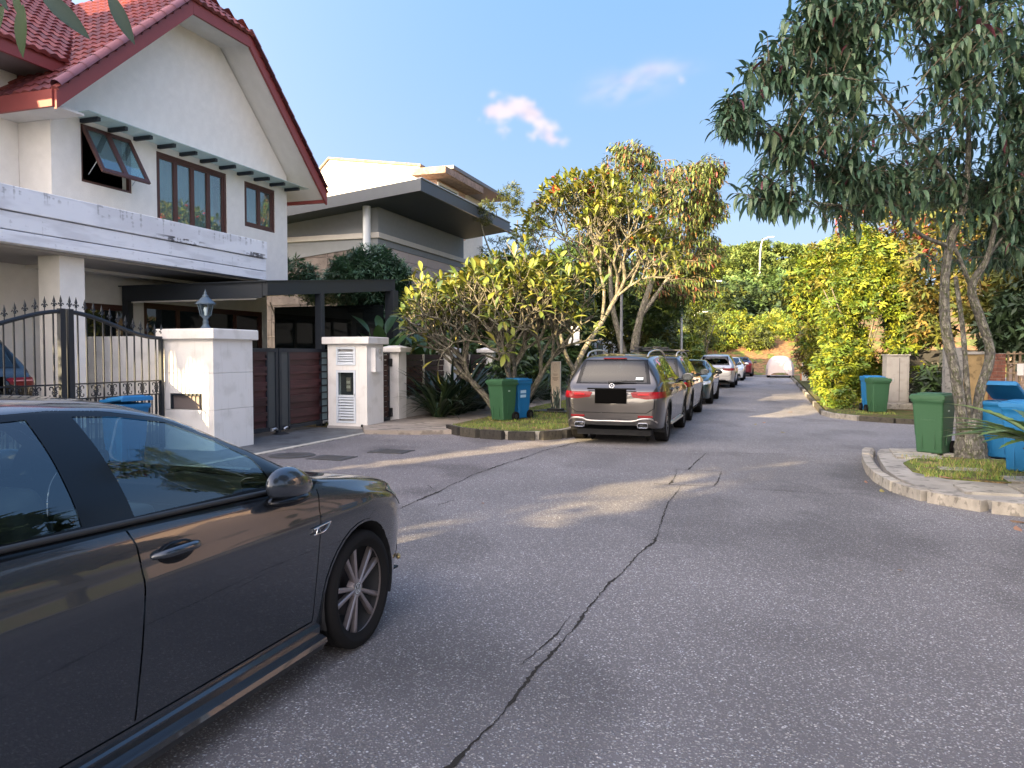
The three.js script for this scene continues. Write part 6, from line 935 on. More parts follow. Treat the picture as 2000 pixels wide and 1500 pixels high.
// a long-leaved tree: limbs given as lines of points with radii, crown as overlapping blobs of twigs that end in whorls of hanging leaves
function leafyTree(o) {
  const t = thing(o.name, o.label, 'tree', o.base, 0, o.group), B = V(...o.base), r = rng(o.seed), list = [], twigs = [], limbPts = [];
  o.limbs.forEach((l, i) => { const P = bent(l.map((q) => V(q[0], q[1], q[2]).sub(B)), l.length * 4), R = P.map((_, k) => { const f = k / (P.length - 1) * (l.length - 1), a = Math.floor(f), b = Math.min(a + 1, l.length - 1); return lerp(l[a][3], l[b][3], f - a) * (1 + 0.14 * (vnoise(k * 1.3, i * 7, 3) - 0.5)); }); mesh(i < (o.trunks ?? 1) ? 'trunk' : 'limb', tube(P, R, 10), o.bark ?? M.bark, t); P.forEach((p) => limbPts.push(p)); });
  for (const [c, rx, ry, rz, n] of o.blobs) for (let i = 0; i < n; i++) {
    const e = inEllipsoid(r), p = V(c.x + e.x * rx, c.y + e.y * ry, c.z + e.z * rz).sub(B);
    if (fbm(p.x * 1.1 + o.seed, p.y * 1.1 + p.z * 0.7, 3, o.seed) < (o.gap ?? 0.36)) continue;
    let best = limbPts[0], bd = 1e9; for (const q of limbPts) { const d = q.distanceToSquared(p); if (d < bd) { bd = d; best = q; } }
    const dir = p.clone().sub(best).normalize().add(V((r() - 0.5) * 0.7, 0.15 + (r() - 0.5) * 0.5, (r() - 0.5) * 0.7)).normalize();
    const back = Math.min(Math.sqrt(bd), o.twig ?? 0.55), s = p.clone().addScaledVector(dir, -back); s.y -= 0.06;
    twigs.push(tube([s, p.clone().lerp(s, 0.45).add(V(0, 0.04, 0)), p], [0.009, 0.006, 0.004].map((q) => q * (o.twigR ?? 1)), 4, false));
    whorl(list, p, dir, o.per ?? 9, 0.9, o.size, r, B, o.pal, o.droop ?? 0.55); if (r() < 0.6) whorl(list, p.clone().lerp(s, 0.4), dir, 4, 1, o.size, r, B, o.pal, o.droop ?? 0.55);
  }
  if (twigs.length) tag(mesh('twigs', twigs, M.twig, t), null, null, null, 'stuff');
  foliage(t, list, o.leaf, o.palette, o.parts ?? 0, 'foliage', o.material ?? M.leaf);
  return t;
}
const mango = leafGeo(0.23, 0.054, 0.62, 0.3, 6, 0.85);
const pickFrom = (w) => (r) => { let q = r(), i = 0; while (q > w[i] && i < w.length - 1) { q -= w[i]; i++; } return i; };
const darkGreens = [RGB(0.08, 0.15, 0.09), RGB(0.115, 0.195, 0.12), RGB(0.06, 0.125, 0.09), RGB(0.15, 0.22, 0.12), RGB(0.19, 0.06, 0.09)];
{ // near tree on the right corner
  const L = (...q) => q.map(([x, y, d, rad]) => { const p = at(x, y, d); return [p.x, p.y, p.z, rad * 0.74]; });
  const g0 = [2.72, 0.06, -12.55];
  const E = (x, y, d, rx, ry, rz, n) => [at(x, y, d), rx, ry, rz, n];
  leafyTree({
    name: 'right_tree', label: 'mottled grey many stemmed tree with long hanging leaves on the right corner', base: g0, seed: 71, trunks: 4, leaf: mango, size: 1, parts: 300, palette: darkGreens, pal: pickFrom([0.34, 0.3, 0.2, 0.145, 0.015]), gap: 0.42, droop: 0.28, material: M.waxy,
    limbs: [
      L([1897, 908, 11.1, .34], [1896, 880, 11.1, .29], [1893, 845, 11.1, .25], [1897, 805, 11.1, .17]),
      L([1884, 850, 11.06, .115], [1866, 730, 11, .10], [1846, 630, 11, .095], [1848, 520, 11, .085], [1860, 460, 11, .08], [1882, 400, 11, .06], [1892, 250, 11.2, .045], [1880, 60, 11.5, .02]),
      L([1895, 830, 11.02, .06], [1888, 740, 11.0, .052], [1880, 640, 11.1, .045], [1866, 540, 11.1, .04]),
      L([1905, 850, 11.1, .105], [1913, 770, 11.1, .09], [1934, 690, 11.1, .09], [1914, 620, 11.1, .085], [1898, 560, 11.1, .08], [1928, 505, 11, .055], [1945, 430, 10.9, .045], [1962, 300, 10.9, .035], [1990, 120, 11, .018]),
      L([1898, 565, 11.1, .045], [1872, 500, 11.0, .038], [1862, 478, 11, .03]), L([1852, 482, 11, .042], [1795, 456, 10.8, .036], [1740, 402, 10.4, .03], [1650, 330, 10, .022], [1540, 270, 9.8, .014], [1430, 215, 9.7, .005]),
      L([1884, 385, 11, .04], [1800, 280, 10.7, .032], [1700, 160, 10.5, .022], [1600, 50, 10.4, .01]), L([1892, 250, 11.2, .032], [1830, 120, 11, .024], [1760, 0, 10.8, .016], [1700, -120, 10.6, .008]), L([1960, 300, 10.9, .03], [2050, 200, 11, .02], [2150, 80, 11, .01]),
      L([1790, 455, 10.8, .02], [1765, 400, 10.6, .016], [1772, 330, 10.5, .01]), L([1740, 402, 10.4, .018], [1640, 400, 10.1, .012], [1520, 385, 9.9, .005]), L([1700, 160, 10.5, .016], [1560, 150, 10.1, .01], [1470, 130, 9.9, .005]),
      L([1928, 505, 11, .03], [1990, 420, 11.2, .022], [2060, 330, 11.3, .012]),
    ],
    blobs: [E(1770, 120, 11.2, 1.75, 1.35, 2.0, 420), E(1930, 60, 11.6, 1.5, 1.7, 2.0, 330), E(1600, 250, 10.2, 0.85, 0.62, 0.9, 150), E(1480, 215, 9.8, 0.55, 0.33, 0.5, 55), E(1620, 60, 10.6, 0.62, 0.75, 1.0, 110), E(1690, 355, 10.6, 0.9, 0.45, 0.9, 110), E(1960, 330, 11.4, 1.0, 0.8, 1.3, 170), E(1520, 350, 9.9, 0.35, 0.42, 0.4, 40), E(1850, 330, 11.3, 0.9, 0.7, 1.1, 130), E(1560, 90, 10.3, 0.35, 0.5, 0.4, 40), E(1900, 480, 11.9, 0.8, 0.4, 0.5, 40), E(1800, -230, 11.3, 2.0, 1.5, 2.0, 260), E(1990, 480, 11.6, 0.6, 0.5, 0.7, 50), E(1425, 225, 9.7, 0.3, 0.26, 0.3, 22), E(1505, 120, 10, 0.32, 0.36, 0.35, 26), E(1470, 360, 9.8, 0.26, 0.28, 0.3, 18)],
  });
}
// frangipani: stubby forking branches with rosettes at the tips
const spat = leafGeo(0.28, 0.085, 0.22, 0.35, 6, 1.35);
const frangiGreens = [RGB(0.165, 0.21, 0.035), RGB(0.21, 0.235, 0.04), RGB(0.09, 0.145, 0.04), RGB(0.27, 0.25, 0.05), RGB(0.06, 0.10, 0.04)];
function frangipani(o) {
  const t = thing(o.name, o.label, 'tree', o.base), B = V(...o.base), r = rng(o.seed), wood = [], thick = [], list = [], blooms = [];
  for (const l of o.trunk) mesh('trunk', tube(bent(l.map((q) => V(q[0], q[1], q[2]).sub(B)), 14), (() => { const n = 15; return Array.from({ length: n }, (_, k) => lerp(l[0][3], l.at(-1)[3], k / (n - 1))); })(), 9), M.paleBark, t);
  const grow = (p, d, len, rad, depth) => {
    const m = p.clone().addScaledVector(d, len * 0.5).add(V((r() - 0.5) * 0.06, 0.02, (r() - 0.5) * 0.06)), d2 = d.clone().add(V((r() - 0.5) * 0.25, 0.22, (r() - 0.5) * 0.25)).normalize(), e = m.clone().addScaledVector(d2, len * 0.5), end = depth <= 0;
    (rad > 0.028 ? thick : wood).push(tube([p, m, e], [rad, rad * 0.9, rad * (end ? 0.8 : 0.85)], 6));
    const w = e.clone().add(B).sub(o.centre); const q = Math.hypot(w.x / o.rx, w.y / o.ry, w.z / o.rz);
    if (end || q > 1.05) { const bare = r() < (o.bare ?? 0.25), n = bare ? (r() * 3 | 0) : 4 + (r() * 4 | 0); const side = V(r() - .5, r() - .5, r() - .5).cross(d2).normalize(), b = d2.clone().cross(side), a0 = r() * 6; for (let i = 0; i < n; i++) { const a = a0 + i * 2.4, out = side.clone().multiplyScalar(Math.cos(a)).addScaledVector(b, Math.sin(a)); list.push({ m: leafAt(e.clone().addScaledVector(out, rad), d2.clone().multiplyScalar(0.6 + 0.5 * r()).addScaledVector(out, 0.8).add(V(0, -0.1, 0)), V(0, 1, 0).addScaledVector(d2, 0.5), (o.size ?? 1) * (0.55 + 0.55 * r())), c: o.pal(r), d: camDist(e, B) }); } if (o.flowers && r() < o.flowers && w.y > -0.2) blooms.push(e.clone().addScaledVector(d2, 0.07)); return; }
    const k = r() < 0.35 ? 3 : 2, side = V(r() - .5, (r() - .5) * 0.5, r() - .5).cross(d2).normalize(), b = d2.clone().cross(side), a0 = r() * 6.28;
    for (let i = 0; i < k; i++) { const a = a0 + i * 6.283 / k + (r() - .5) * 0.6, out = side.clone().multiplyScalar(Math.cos(a)).addScaledVector(b, Math.sin(a)); const nd = d2.clone().addScaledVector(out, 0.62 + 0.3 * r()); nd.addScaledVector(w.clone().divideScalar(3), 0.12); nd.y += 0.14; grow(e, nd.normalize(), len * (0.8 + 0.2 * r()), rad * 0.78, depth - 1 - (r() < 0.15 ? 1 : 0)); }
  };
  for (const [p, d, len, rad, depth] of o.starts) grow(V(...p).sub(B), V(...d).normalize(), len, rad, depth);
  mesh('limb', thick.length ? thick : wood.splice(0, 1), M.paleBark, t); tag(mesh('branches', wood, M.paleBark, t), null, null, null, 'stuff');
  foliage(t, list, spat, frangiGreens, o.parts ?? 200, 'foliage', M.waxy);
  if (blooms.length) { const petal = leafGeo(0.06, 0.04, 0.2, 0.3, 3, 1.2), one = join(Array.from({ length: 5 }, (_, i) => { const g = petal.clone(); g.rotateX(-0.5); g.rotateY(i * 1.2566); return g; })); const red = [RGB(0.55, 0.05, 0.03), RGB(0.62, 0.10, 0.05)].map((color) => mat({ color, roughness: 0.6, side: THREE.DoubleSide })); blooms.forEach((p, i) => { const gs = []; for (let k = 0; k < 7; k++) { const g = one.clone(); g.rotateX(r() * 1.4 - 0.3); g.rotateY(r() * 6); g.translate(p.x + (r() - .5) * 0.16, p.y + (r() - .3) * 0.14, p.z + (r() - .5) * 0.16); gs.push(g); } mesh('blossom', gs, red[i % 2], t); }); }
  return t;
}
frangipani({
  name: 'frangipani_tree', label: 'wide low frangipani with many bare grey branches behind the bins', base: [-5.85, 0.13, -17.0], seed: 5, centre: at(978, 570, 17.4), rx: 2.2, ry: 2.05, rz: 1.7, bare: 0.58, parts: 290, pal: pickFrom([0.3, 0.3, 0.15, 0.2, 0.05]), size: 1.22,
  trunk: [[[-5.85, 0, -17.0, 0.13], [-5.8, 0.45, -16.95, 0.115], [-5.7, 0.85, -16.9, 0.1]], [[-5.95, 0, -17.05, 0.1], [-6.3, 0.55, -16.9, 0.085], [-6.6, 0.95, -16.7, 0.07]], [[-5.75, 0, -17.1, 0.09], [-5.35, 0.6, -17.1, 0.08], [-5.05, 1.1, -17.1, 0.065]]],
  starts: [[[-5.7, 0.85, -16.9], [0.3, 0.9, 0.3], 0.5, 0.062, 7], [[-5.7, 0.85, -16.9], [-0.3, 0.9, 0.3], 0.5, 0.062, 7], [[-5.7, 0.85, -16.9], [0.1, 1, -0.3], 0.55, 0.062, 6], [[-6.6, 0.95, -16.7], [-0.7, 0.7, 0.3], 0.5, 0.054, 6], [[-6.6, 0.95, -16.7], [-0.2, 0.9, 0.4], 0.52, 0.054, 6], [[-5.05, 1.1, -17.1], [0.6, 0.8, 0.1], 0.5, 0.05, 6], [[-5.05, 1.1, -17.1], [0.2, 0.9, 0.4], 0.5, 0.05, 6], [[-5.7, 0.85, -16.9], [0.0, 0.8, 0.7], 0.45, 0.054, 5], [[-6.6, 0.95, -16.7], [-1, 0.45, 0.05], 0.52, 0.05, 6], [[-6.6, 0.95, -16.7], [-0.6, 0.8, -0.2], 0.5, 0.05, 6]],
});
{
  const q = (x, y, d, r) => { const p = at(x, y, d); return [p.x, p.y, p.z, r]; }, pt = (x, y, d) => at(x, y, d).toArray();
  frangipani({
    name: 'frangipani_tree', label: 'tall frangipani with pale forked trunk and red blossoms beside the bronze SUV', base: [-5.45, 0.13, -21.7], seed: 14, centre: at(1165, 490, 22.6), rx: 2.8, ry: 1.9, rz: 2.5, bare: 0.1, size: 1.2, parts: 280, flowers: 0.08, pal: pickFrom([0.28, 0.3, 0.1, 0.28, 0.04]),
    trunk: [[q(1115, 802, 22.3, .11), q(1118, 760, 22.3, .095), q(1122, 724, 22.3, .09)], [q(1122, 726, 22.3, .075), q(1104, 690, 22.2, .06), q(1094, 650, 22.1, .05)], [q(1122, 726, 22.3, .085), q(1142, 682, 22.4, .08), q(1176, 628, 22.6, .075), q(1205, 578, 22.8, .065)], [q(1176, 628, 22.6, .05), q(1180, 570, 22.6, .045), q(1172, 530, 22.6, .04)]],
    starts: [[pt(1094, 650, 22.1), [-0.6, 0.8, 0.3], 0.55, 0.045, 6], [pt(1094, 650, 22.1), [0.2, 1, -0.2], 0.55, 0.045, 6], [pt(1094, 650, 22.1), [-0.3, 1, 0.1], 0.6, 0.045, 6], [pt(1094, 650, 22.1), [-0.9, 0.6, 0.0], 0.55, 0.045, 6], [pt(1172, 530, 22.6), [-0.9, 0.5, 0.1], 0.5, 0.04, 6], [pt(1205, 578, 22.8), [0.5, 0.8, 0.2], 0.55, 0.055, 5], [pt(1205, 578, 22.8), [0.1, 1, 0.3], 0.55, 0.055, 6], [pt(1205, 578, 22.8), [0.3, 0.8, -0.5], 0.55, 0.055, 6], [pt(1172, 530, 22.6), [-0.3, 1, 0.2], 0.5, 0.04, 6], [pt(1172, 530, 22.6), [0.2, 1, 0.3], 0.5, 0.04, 5], [pt(1205, 578, 22.8), [0.9, 0.5, 0.1], 0.5, 0.05, 5]],
  });
}
{ // tall mango with reddish young leaves behind the parked row
  const E = (x, y, d, rx, ry, rz, n) => [at(x, y, d), rx, ry, rz, n], b = at(1238, 745, 31), L = (...l) => l.map(([x, y, d, r]) => { const p = at(x, y, d); return [p.x, p.y, p.z, r]; });
  const ylw = [RGB(0.10, 0.15, 0.035), RGB(0.14, 0.17, 0.04), RGB(0.06, 0.11, 0.035), RGB(0.22, 0.13, 0.045), RGB(0.26, 0.055, 0.055)];
  leafyTree({
    name: 'mango_tree', label: 'tall mango tree with reddish young leaves rising behind the parked SUVs', base: [b.x, 0.08, b.z], seed: 29, trunks: 2, leaf: leafGeo(0.25, 0.065, 0.4, 0.25, 4, 0.9), size: 1, parts: 200, palette: ylw, pal: pickFrom([0.34, 0.28, 0.18, 0.16, 0.04]), gap: 0.38, twig: 0.8, twigR: 1.4, per: 9, bark: M.paleBark,
    limbs: [L([1240, 750, 31, .2], [1238, 690, 31, .17], [1250, 620, 31, .14], [1275, 540, 31, .11], [1290, 430, 31, .07], [1270, 320, 31, .03]), L([1232, 750, 31, .16], [1210, 660, 31, .12], [1195, 590, 31, .1], [1190, 480, 31, .06], [1180, 380, 31, .03]), L([1250, 620, 31, .1], [1320, 520, 31, .07], [1370, 420, 31, .04], [1400, 340, 31, .02]), L([1275, 540, 31, .07], [1340, 470, 31.5, .05], [1390, 400, 31.5, .02])],
    blobs: [E(1270, 400, 31, 2.4, 2.0, 2.3, 560), E(1230, 310, 31, 1.2, 0.8, 1.0, 130), E(1350, 370, 31, 1.4, 1.2, 1.5, 320), E(1180, 390, 31, 1.1, 1.0, 1.3, 190), E(1340, 490, 31.5, 1.7, 1.2, 1.6, 380), E(1390, 335, 31, 0.7, 0.7, 0.7, 90), E(1398, 420, 31, 0.6, 0.9, 0.7, 90), E(1240, 290, 31, 0.6, 0.4, 0.5, 45), E(1300, 560, 32, 1.5, 0.6, 1.2, 140), E(1200, 480, 31.5, 1.2, 1.0, 1.2, 180), E(1260, 520, 32, 1.8, 0.9, 1.4, 230), E(1350, 560, 32, 1.4, 0.7, 1.2, 150), E(1150, 470, 31, 0.9, 1.0, 1.0, 120)],
  });
}
// leafy masses: every tree and shrub has stems and a crown of many small sprays of leaves
const spray = (n, len, w, seed, droop = 0.3) => { const r = rng(seed), g = leafGeo(len, w, droop, 0.2, 2, 0.9), out = []; for (let i = 0; i < n; i++) { const q = g.clone(); q.rotateX(-0.9 + r() * 1.3); q.rotateY(i * 2.4 + r()); q.translate((r() - .5) * len * 0.5, (r() - .5) * len * 0.5, (r() - .5) * len * 0.5); out.push(q); } return join(out); };
const spraySmall = spray(9, 0.15, 0.06, 1), sprayMid = spray(9, 0.26, 0.09, 2), sprayBig = spray(10, 0.5, 0.2, 3), sprayFine = spray(12, 0.14, 0.025, 4, 0.1);
function bushy(o) { // o.blobs: [x, y, z, rx, ry, rz, count] in the world
  const t = thing(o.name, o.label, o.category ?? 'tree', o.base, 0, o.group), B = V(...o.base), r = rng(o.seed), ms = [], cs = [], ob = new THREE.Object3D();
  for (const [x, y, z, rx, ry, rz, n] of o.blobs) for (let i = 0; i < n; i++) {
    const e = inEllipsoid(r), k = 1 + 0.35 * (fbm(e.x * 2 + x + 20, e.y * 2 + e.z * 1.3 + z, 3, o.seed) - 0.5); const p = V(x + e.x * rx * k, y + e.y * ry * k, z + e.z * rz * k);
    if (fbm(p.x * (o.freq ?? 1.2) + 50, (p.y * 1.3 + p.z) * (o.freq ?? 1.2), 3, o.seed + 3) < (o.gap ?? 0.38) || p.y < 0.1) continue;
    ob.position.copy(p.sub(B)); ob.rotation.set((r() - .5) * 1.2, r() * 6.28, (r() - .5) * 1.2); ob.scale.setScalar((o.size ?? 1) * (0.7 + 0.6 * r())); ob.updateMatrix(); ms.push(ob.matrix.clone());
    const c = o.palette[(r() * o.palette.length) | 0]; cs.push(c.clone().multiplyScalar(0.75 + 0.5 * r()));
  }
  const stems = [];
  for (const l of o.stems ?? []) { const P = bent(l.map((q) => V(q[0], q[1], q[2]).sub(B)), 10); stems.push(tube(P, P.map((_, k) => lerp(l[0][3], l.at(-1)[3], k / (P.length - 1))), 8)); }
  if (stems.length) mesh(o.category === 'shrub' || o.category === 'hedge' ? 'stem' : 'trunk', stems, o.bark ?? M.paleBark, t);
  swarm('crown', o.spray ?? sprayMid, o.matt ? M.leafMatt : M.leaf, ms, cs, t); return t;
}
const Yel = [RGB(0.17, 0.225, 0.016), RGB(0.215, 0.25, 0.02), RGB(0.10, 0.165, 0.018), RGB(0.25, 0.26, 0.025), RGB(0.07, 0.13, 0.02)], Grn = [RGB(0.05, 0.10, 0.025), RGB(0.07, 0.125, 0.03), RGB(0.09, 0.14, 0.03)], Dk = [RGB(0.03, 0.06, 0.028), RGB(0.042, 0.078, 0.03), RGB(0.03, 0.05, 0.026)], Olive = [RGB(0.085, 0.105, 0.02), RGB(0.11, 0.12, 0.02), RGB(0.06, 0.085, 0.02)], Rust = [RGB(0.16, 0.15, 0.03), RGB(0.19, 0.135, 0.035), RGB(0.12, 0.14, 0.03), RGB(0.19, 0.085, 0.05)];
const seg = (x, z, h, r, n = 3, sd = 1, lean = 0.25) => { const q = rng(sd), l = []; for (let i = 0; i < n; i++) { const a = i * 6.28 / n + q(), e = lean * h; l.push([[x, -0.05, z, r], [x + Math.cos(a) * e * 0.3, h * 0.5, z + Math.sin(a) * e * 0.3, r], [x + Math.cos(a) * e, h, z + Math.sin(a) * e, r * 0.3]]); } return l; };
bushy({ name: 'golden_shrub', label: 'big sunlit yellow green shrub spilling over the right kerb', category: 'shrub', base: [2.5, 0.08, -25.6], seed: 101, spray: spraySmall, palette: Yel, gap: 0.42, freq: 1.6, stems: seg(2.6, -25.6, 3.6, 0.05, 6, 3, 0.3), blobs: [[2.7, 2.4, -25.9, 1.2, 2.1, 1.5, 3300], [3.1, 3.8, -26.3, 1.25, 1.4, 1.3, 2300], [1.95, 1.0, -24.6, 0.75, 1.0, 1.0, 1000], [3.6, 1.9, -25.6, 1.0, 1.8, 1.2, 1200], [2.7, 4.9, -26.5, 0.7, 0.75, 0.8, 500], [1.9, 0.3, -23.4, 0.45, 0.4, 0.55, 220]] });
bushy({ name: 'yellow_tree', label: 'yellow green tree leaning over the far right kerb beyond the big shrub', base: [2.6, 0.08, -37], seed: 103, spray: sprayMid, palette: [...Yel, Rust[0]], gap: 0.38, stems: seg(2.6, -37, 4.5, 0.08, 3, 5), blobs: [[2.2, 4.6, -37, 1.9, 1.9, 2.2, 1500], [3.2, 5.8, -37.6, 1.6, 1.2, 1.8, 900], [2.3, 2.2, -35.5, 1.0, 1.8, 1.8, 700]] });
bushy({ name: 'pink_leaf_shrub', label: 'pinkish rusty shrub low at the far right kerb before the covered car', category: 'shrub', base: [2.3, 0.08, -44], seed: 105, spray: sprayMid, palette: Rust, gap: 0.36, stems: seg(2.3, -44, 2.2, 0.05, 4, 6), blobs: [[2.3, 1.8, -44, 1.1, 1.7, 2.2, 900], [2.8, 3.2, -46, 1.2, 1.4, 2, 500]] });
bushy({ name: 'red_flower_tree', label: 'tree with reddish flower tips showing above the yellow shrub', base: [5.2, 0, -31.5], seed: 107, spray: sprayMid, palette: [...Rust, RGB(0.3, 0.06, 0.05), ...Olive], gap: 0.42, stems: seg(5.2, -31.5, 5, 0.09, 3, 7), blobs: [[4.6, 6.2, -31.5, 2.3, 1.6, 2, 1100], [6.6, 5, -31, 1.9, 1.8, 2, 900]] });
bushy({ name: 'lit_tree', label: 'loosely leaved olive tree with sunlit leaves behind the right trunk', base: [5.6, 0, -23.6], seed: 109, spray: sprayMid, palette: [...Olive, ...Rust.slice(0, 2)], gap: 0.43, stems: seg(5.6, -23.6, 4.2, 0.07, 4, 8), blobs: [[5.2, 4.2, -23.5, 1.8, 2.0, 1.8, 1300], [6.8, 3.2, -23, 1.8, 1.9, 1.6, 800], [4.5, 2.9, -24.2, 1.0, 1.1, 1.0, 450]] });
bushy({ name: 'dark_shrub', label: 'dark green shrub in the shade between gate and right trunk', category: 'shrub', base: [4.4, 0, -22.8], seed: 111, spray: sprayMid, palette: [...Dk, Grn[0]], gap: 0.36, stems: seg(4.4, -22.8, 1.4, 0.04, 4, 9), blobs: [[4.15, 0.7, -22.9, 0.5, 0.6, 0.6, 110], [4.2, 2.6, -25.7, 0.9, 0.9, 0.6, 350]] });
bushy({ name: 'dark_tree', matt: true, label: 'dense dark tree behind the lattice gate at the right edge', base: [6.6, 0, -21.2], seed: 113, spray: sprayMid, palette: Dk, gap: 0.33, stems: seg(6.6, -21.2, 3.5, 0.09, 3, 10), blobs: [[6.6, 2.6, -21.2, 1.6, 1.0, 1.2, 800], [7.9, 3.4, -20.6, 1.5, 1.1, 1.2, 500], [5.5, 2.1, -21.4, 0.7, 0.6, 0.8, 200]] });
bushy({ name: 'terracotta_leaf_tree', label: 'orange lit tree crown at the right edge before the pink house', base: [8.4, 0, -18.4], seed: 115, spray: sprayMid, palette: [RGB(0.22, 0.14, 0.05), RGB(0.18, 0.15, 0.04)], gap: 0.45, stems: seg(8.4, -18.4, 5, 0.07, 3, 11), blobs: [[7.4, 5.6, -18.6, 1.3, 0.9, 1.2, 350]] });
// greenery between the houses on the left
bushy({ name: 'feathery_tree', label: 'rounded feathery dark green tree between the two houses', base: [-11.3, 0, -20.3], seed: 121, spray: sprayFine, palette: [RGB(0.03, 0.085, 0.04), RGB(0.04, 0.10, 0.05), RGB(0.025, 0.07, 0.035)], gap: 0.33, size: 1.5, stems: seg(-11.3, -20.3, 3.2, 0.07, 3, 12), blobs: [[-11.3, 3.8, -20.3, 1.35, 0.95, 1.2, 1600], [-11.0, 2.7, -20.2, 1.1, 1.2, 1.0, 600]] });
bushy({ name: 'feathery_tree', label: 'smaller feathery green tree beside the red roofed house wall', base: [-14.0, 0, -20.6], seed: 123, spray: sprayFine, palette: [RGB(0.03, 0.085, 0.04), RGB(0.05, 0.11, 0.05)], gap: 0.38, size: 1.5, stems: seg(-14, -20.6, 3.2, 0.06, 3, 13), blobs: [[-14.2, 4.0, -20.6, 0.9, 0.6, 0.8, 420], [-13.0, 3.5, -20.7, 0.9, 0.45, 0.7, 300]] });
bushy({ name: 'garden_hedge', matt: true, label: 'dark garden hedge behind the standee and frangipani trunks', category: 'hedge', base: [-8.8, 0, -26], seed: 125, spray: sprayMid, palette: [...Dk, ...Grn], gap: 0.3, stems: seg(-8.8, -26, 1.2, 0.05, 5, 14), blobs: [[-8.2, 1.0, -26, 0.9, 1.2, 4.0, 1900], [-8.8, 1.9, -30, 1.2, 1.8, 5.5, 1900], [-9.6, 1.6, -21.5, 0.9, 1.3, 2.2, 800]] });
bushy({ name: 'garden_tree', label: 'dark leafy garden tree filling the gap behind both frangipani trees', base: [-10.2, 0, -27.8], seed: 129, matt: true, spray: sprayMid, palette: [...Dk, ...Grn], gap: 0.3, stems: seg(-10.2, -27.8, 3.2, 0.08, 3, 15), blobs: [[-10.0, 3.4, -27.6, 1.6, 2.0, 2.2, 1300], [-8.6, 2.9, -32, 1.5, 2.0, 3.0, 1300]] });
bushy({ name: 'locust_tree', label: 'thin airy tree with small leaves poking up behind the frangipani', base: [-9.4, 0, -27.5], seed: 127, spray: sprayFine, size: 1.2, palette: Olive, gap: 0.44, stems: [[[-9.4, 0, -27.5, .09], [-9.3, 3, -27.5, .07], [-9.0, 6.6, -27.4, .02]], [[-9.3, 3, -27.5, .05], [-8.3, 5.5, -27.4, .03], [-7.9, 6.4, -27.4, .01]], [[-9.3, 3.6, -27.5, .05], [-10.3, 6, -27.4, .03], [-10.5, 6.9, -27.3, .01]]], blobs: [[-9.3, 7.4, -27.4, 0.5, 0.7, 0.4, 130], [-10.3, 7.0, -27.4, 0.45, 0.5, 0.4, 100], [-8.1, 6.6, -27.4, 0.5, 0.5, 0.4, 90], [-9.2, 5.4, -27.5, 1.5, 0.8, 0.8, 250]] });
// beyond the parked row
for (const [n, lab, b, pal, sd, blobs, g] of [
  ['roadside_tree', 'bright spreading tree behind the silver lamp post', [-7.2, 0, -44], Olive, 131, [[-7.4, 3.6, -44, 2.4, 2.3, 2.6, 1500], [-5.8, 2.2, -40, 1.2, 1.4, 2.2, 700]], 0.38],
  ['roadside_tree', 'slender tree with feathery gold leaves just right of the lamp head', [-4.3, 0, -53], [...Olive, ...Yel.slice(0, 2)], 133, [[-4.1, 4.4, -53, 1.5, 2.8, 1.6, 900], [-3.9, 7.8, -53, 0.9, 1.6, 1, 380]], 0.43],
  ['roadside_tree', 'dark crowned tree behind the mango tree', [-6.4, 0, -37], Grn, 135, [[-6.2, 4.4, -37, 2.6, 1.8, 2.2, 1600], [-8.6, 4.8, -36, 2.4, 2.2, 2, 1300]], 0.36],
  ['verge_shrub', 'low bright shrub beside the verge behind the teal sedan', [-4.6, 0.08, -47], Yel, 137, [[-4.7, 1.4, -47, 0.9, 1.4, 2.4, 900]], 0.36],
  ['verge_shrub', 'grassy green clump behind the black SUV', [-4.9, 0.08, -36], Grn, 139, [[-5.0, 1.1, -36, 0.7, 1.2, 1.8, 600]], 0.36],
]) bushy({ name: n, label: lab, category: n === 'verge_shrub' ? 'shrub' : 'tree', base: b, seed: sd, spray: sprayMid, palette: pal, gap: g, size: 1.1, stems: seg(b[0], b[2], n === 'verge_shrub' ? 1.2 : 3.6, n === 'verge_shrub' ? 0.04 : 0.12, 3, sd), blobs });
// embankment closing the road, with shrubs and woods
{
  const rows = []; for (let i = 0; i <= 60; i++) { const row = []; for (let k = 0; k <= 90; k++) { const z = -61.5 - i * 2.2, x = -70 + k * 2.2; const d = i * 2.2, h = 3.2 * smoothstep(d, 0.5, 11) + 2.6 * smoothstep(d, 14, 40) + 6 * smoothstep(d, 40, 110) + 0.7 * (fbm(x * 0.16, z * 0.16, 4, 88) - 0.5) * smoothstep(d, 1, 7); row.push([x, h - 0.05, z, x, -z]); } rows.push(row); }
  const dry = texture(512, (u, v) => { const a = fbm(u * 10, v * 10, 5, 191, 10), b = fbm(u * 60, v * 60, 2, 193, 60), g = smoothstep(a, 0.5, 0.62); const k = 0.7 + 0.5 * (b - 0.5); return [lerp(0.60, 0.45, g) * k, lerp(0.45, 0.5, g) * k, lerp(0.31, 0.22, g) * k]; });
  struct('hill', sheet(rows), mat({ map: scaled(dry, 0.12), roughness: 1 }));
}
const bankY = (z) => { const d = -61.5 - z; return 3.2 * smoothstep(d, 0.5, 11) + 2.6 * smoothstep(d, 14, 40) + 6 * smoothstep(d, 40, 110) - 0.1; };
const hillShrubs = [[1350, 66, 1.5, 'left of the slender trunk'], [1412, 66, 1.4, 'above the silver SUV'], [1440, 68, 1.7, 'above the white sedan'], [1478, 65, 1.3, 'above the dark red sedan'], [1520, 70, 1.7, 'above the covered car'], [1552, 66, 1.5, 'right of the covered car'], [1386, 70, 1.6, 'behind the slender tree'], [1500, 73, 1.6, 'highest on the bank']];
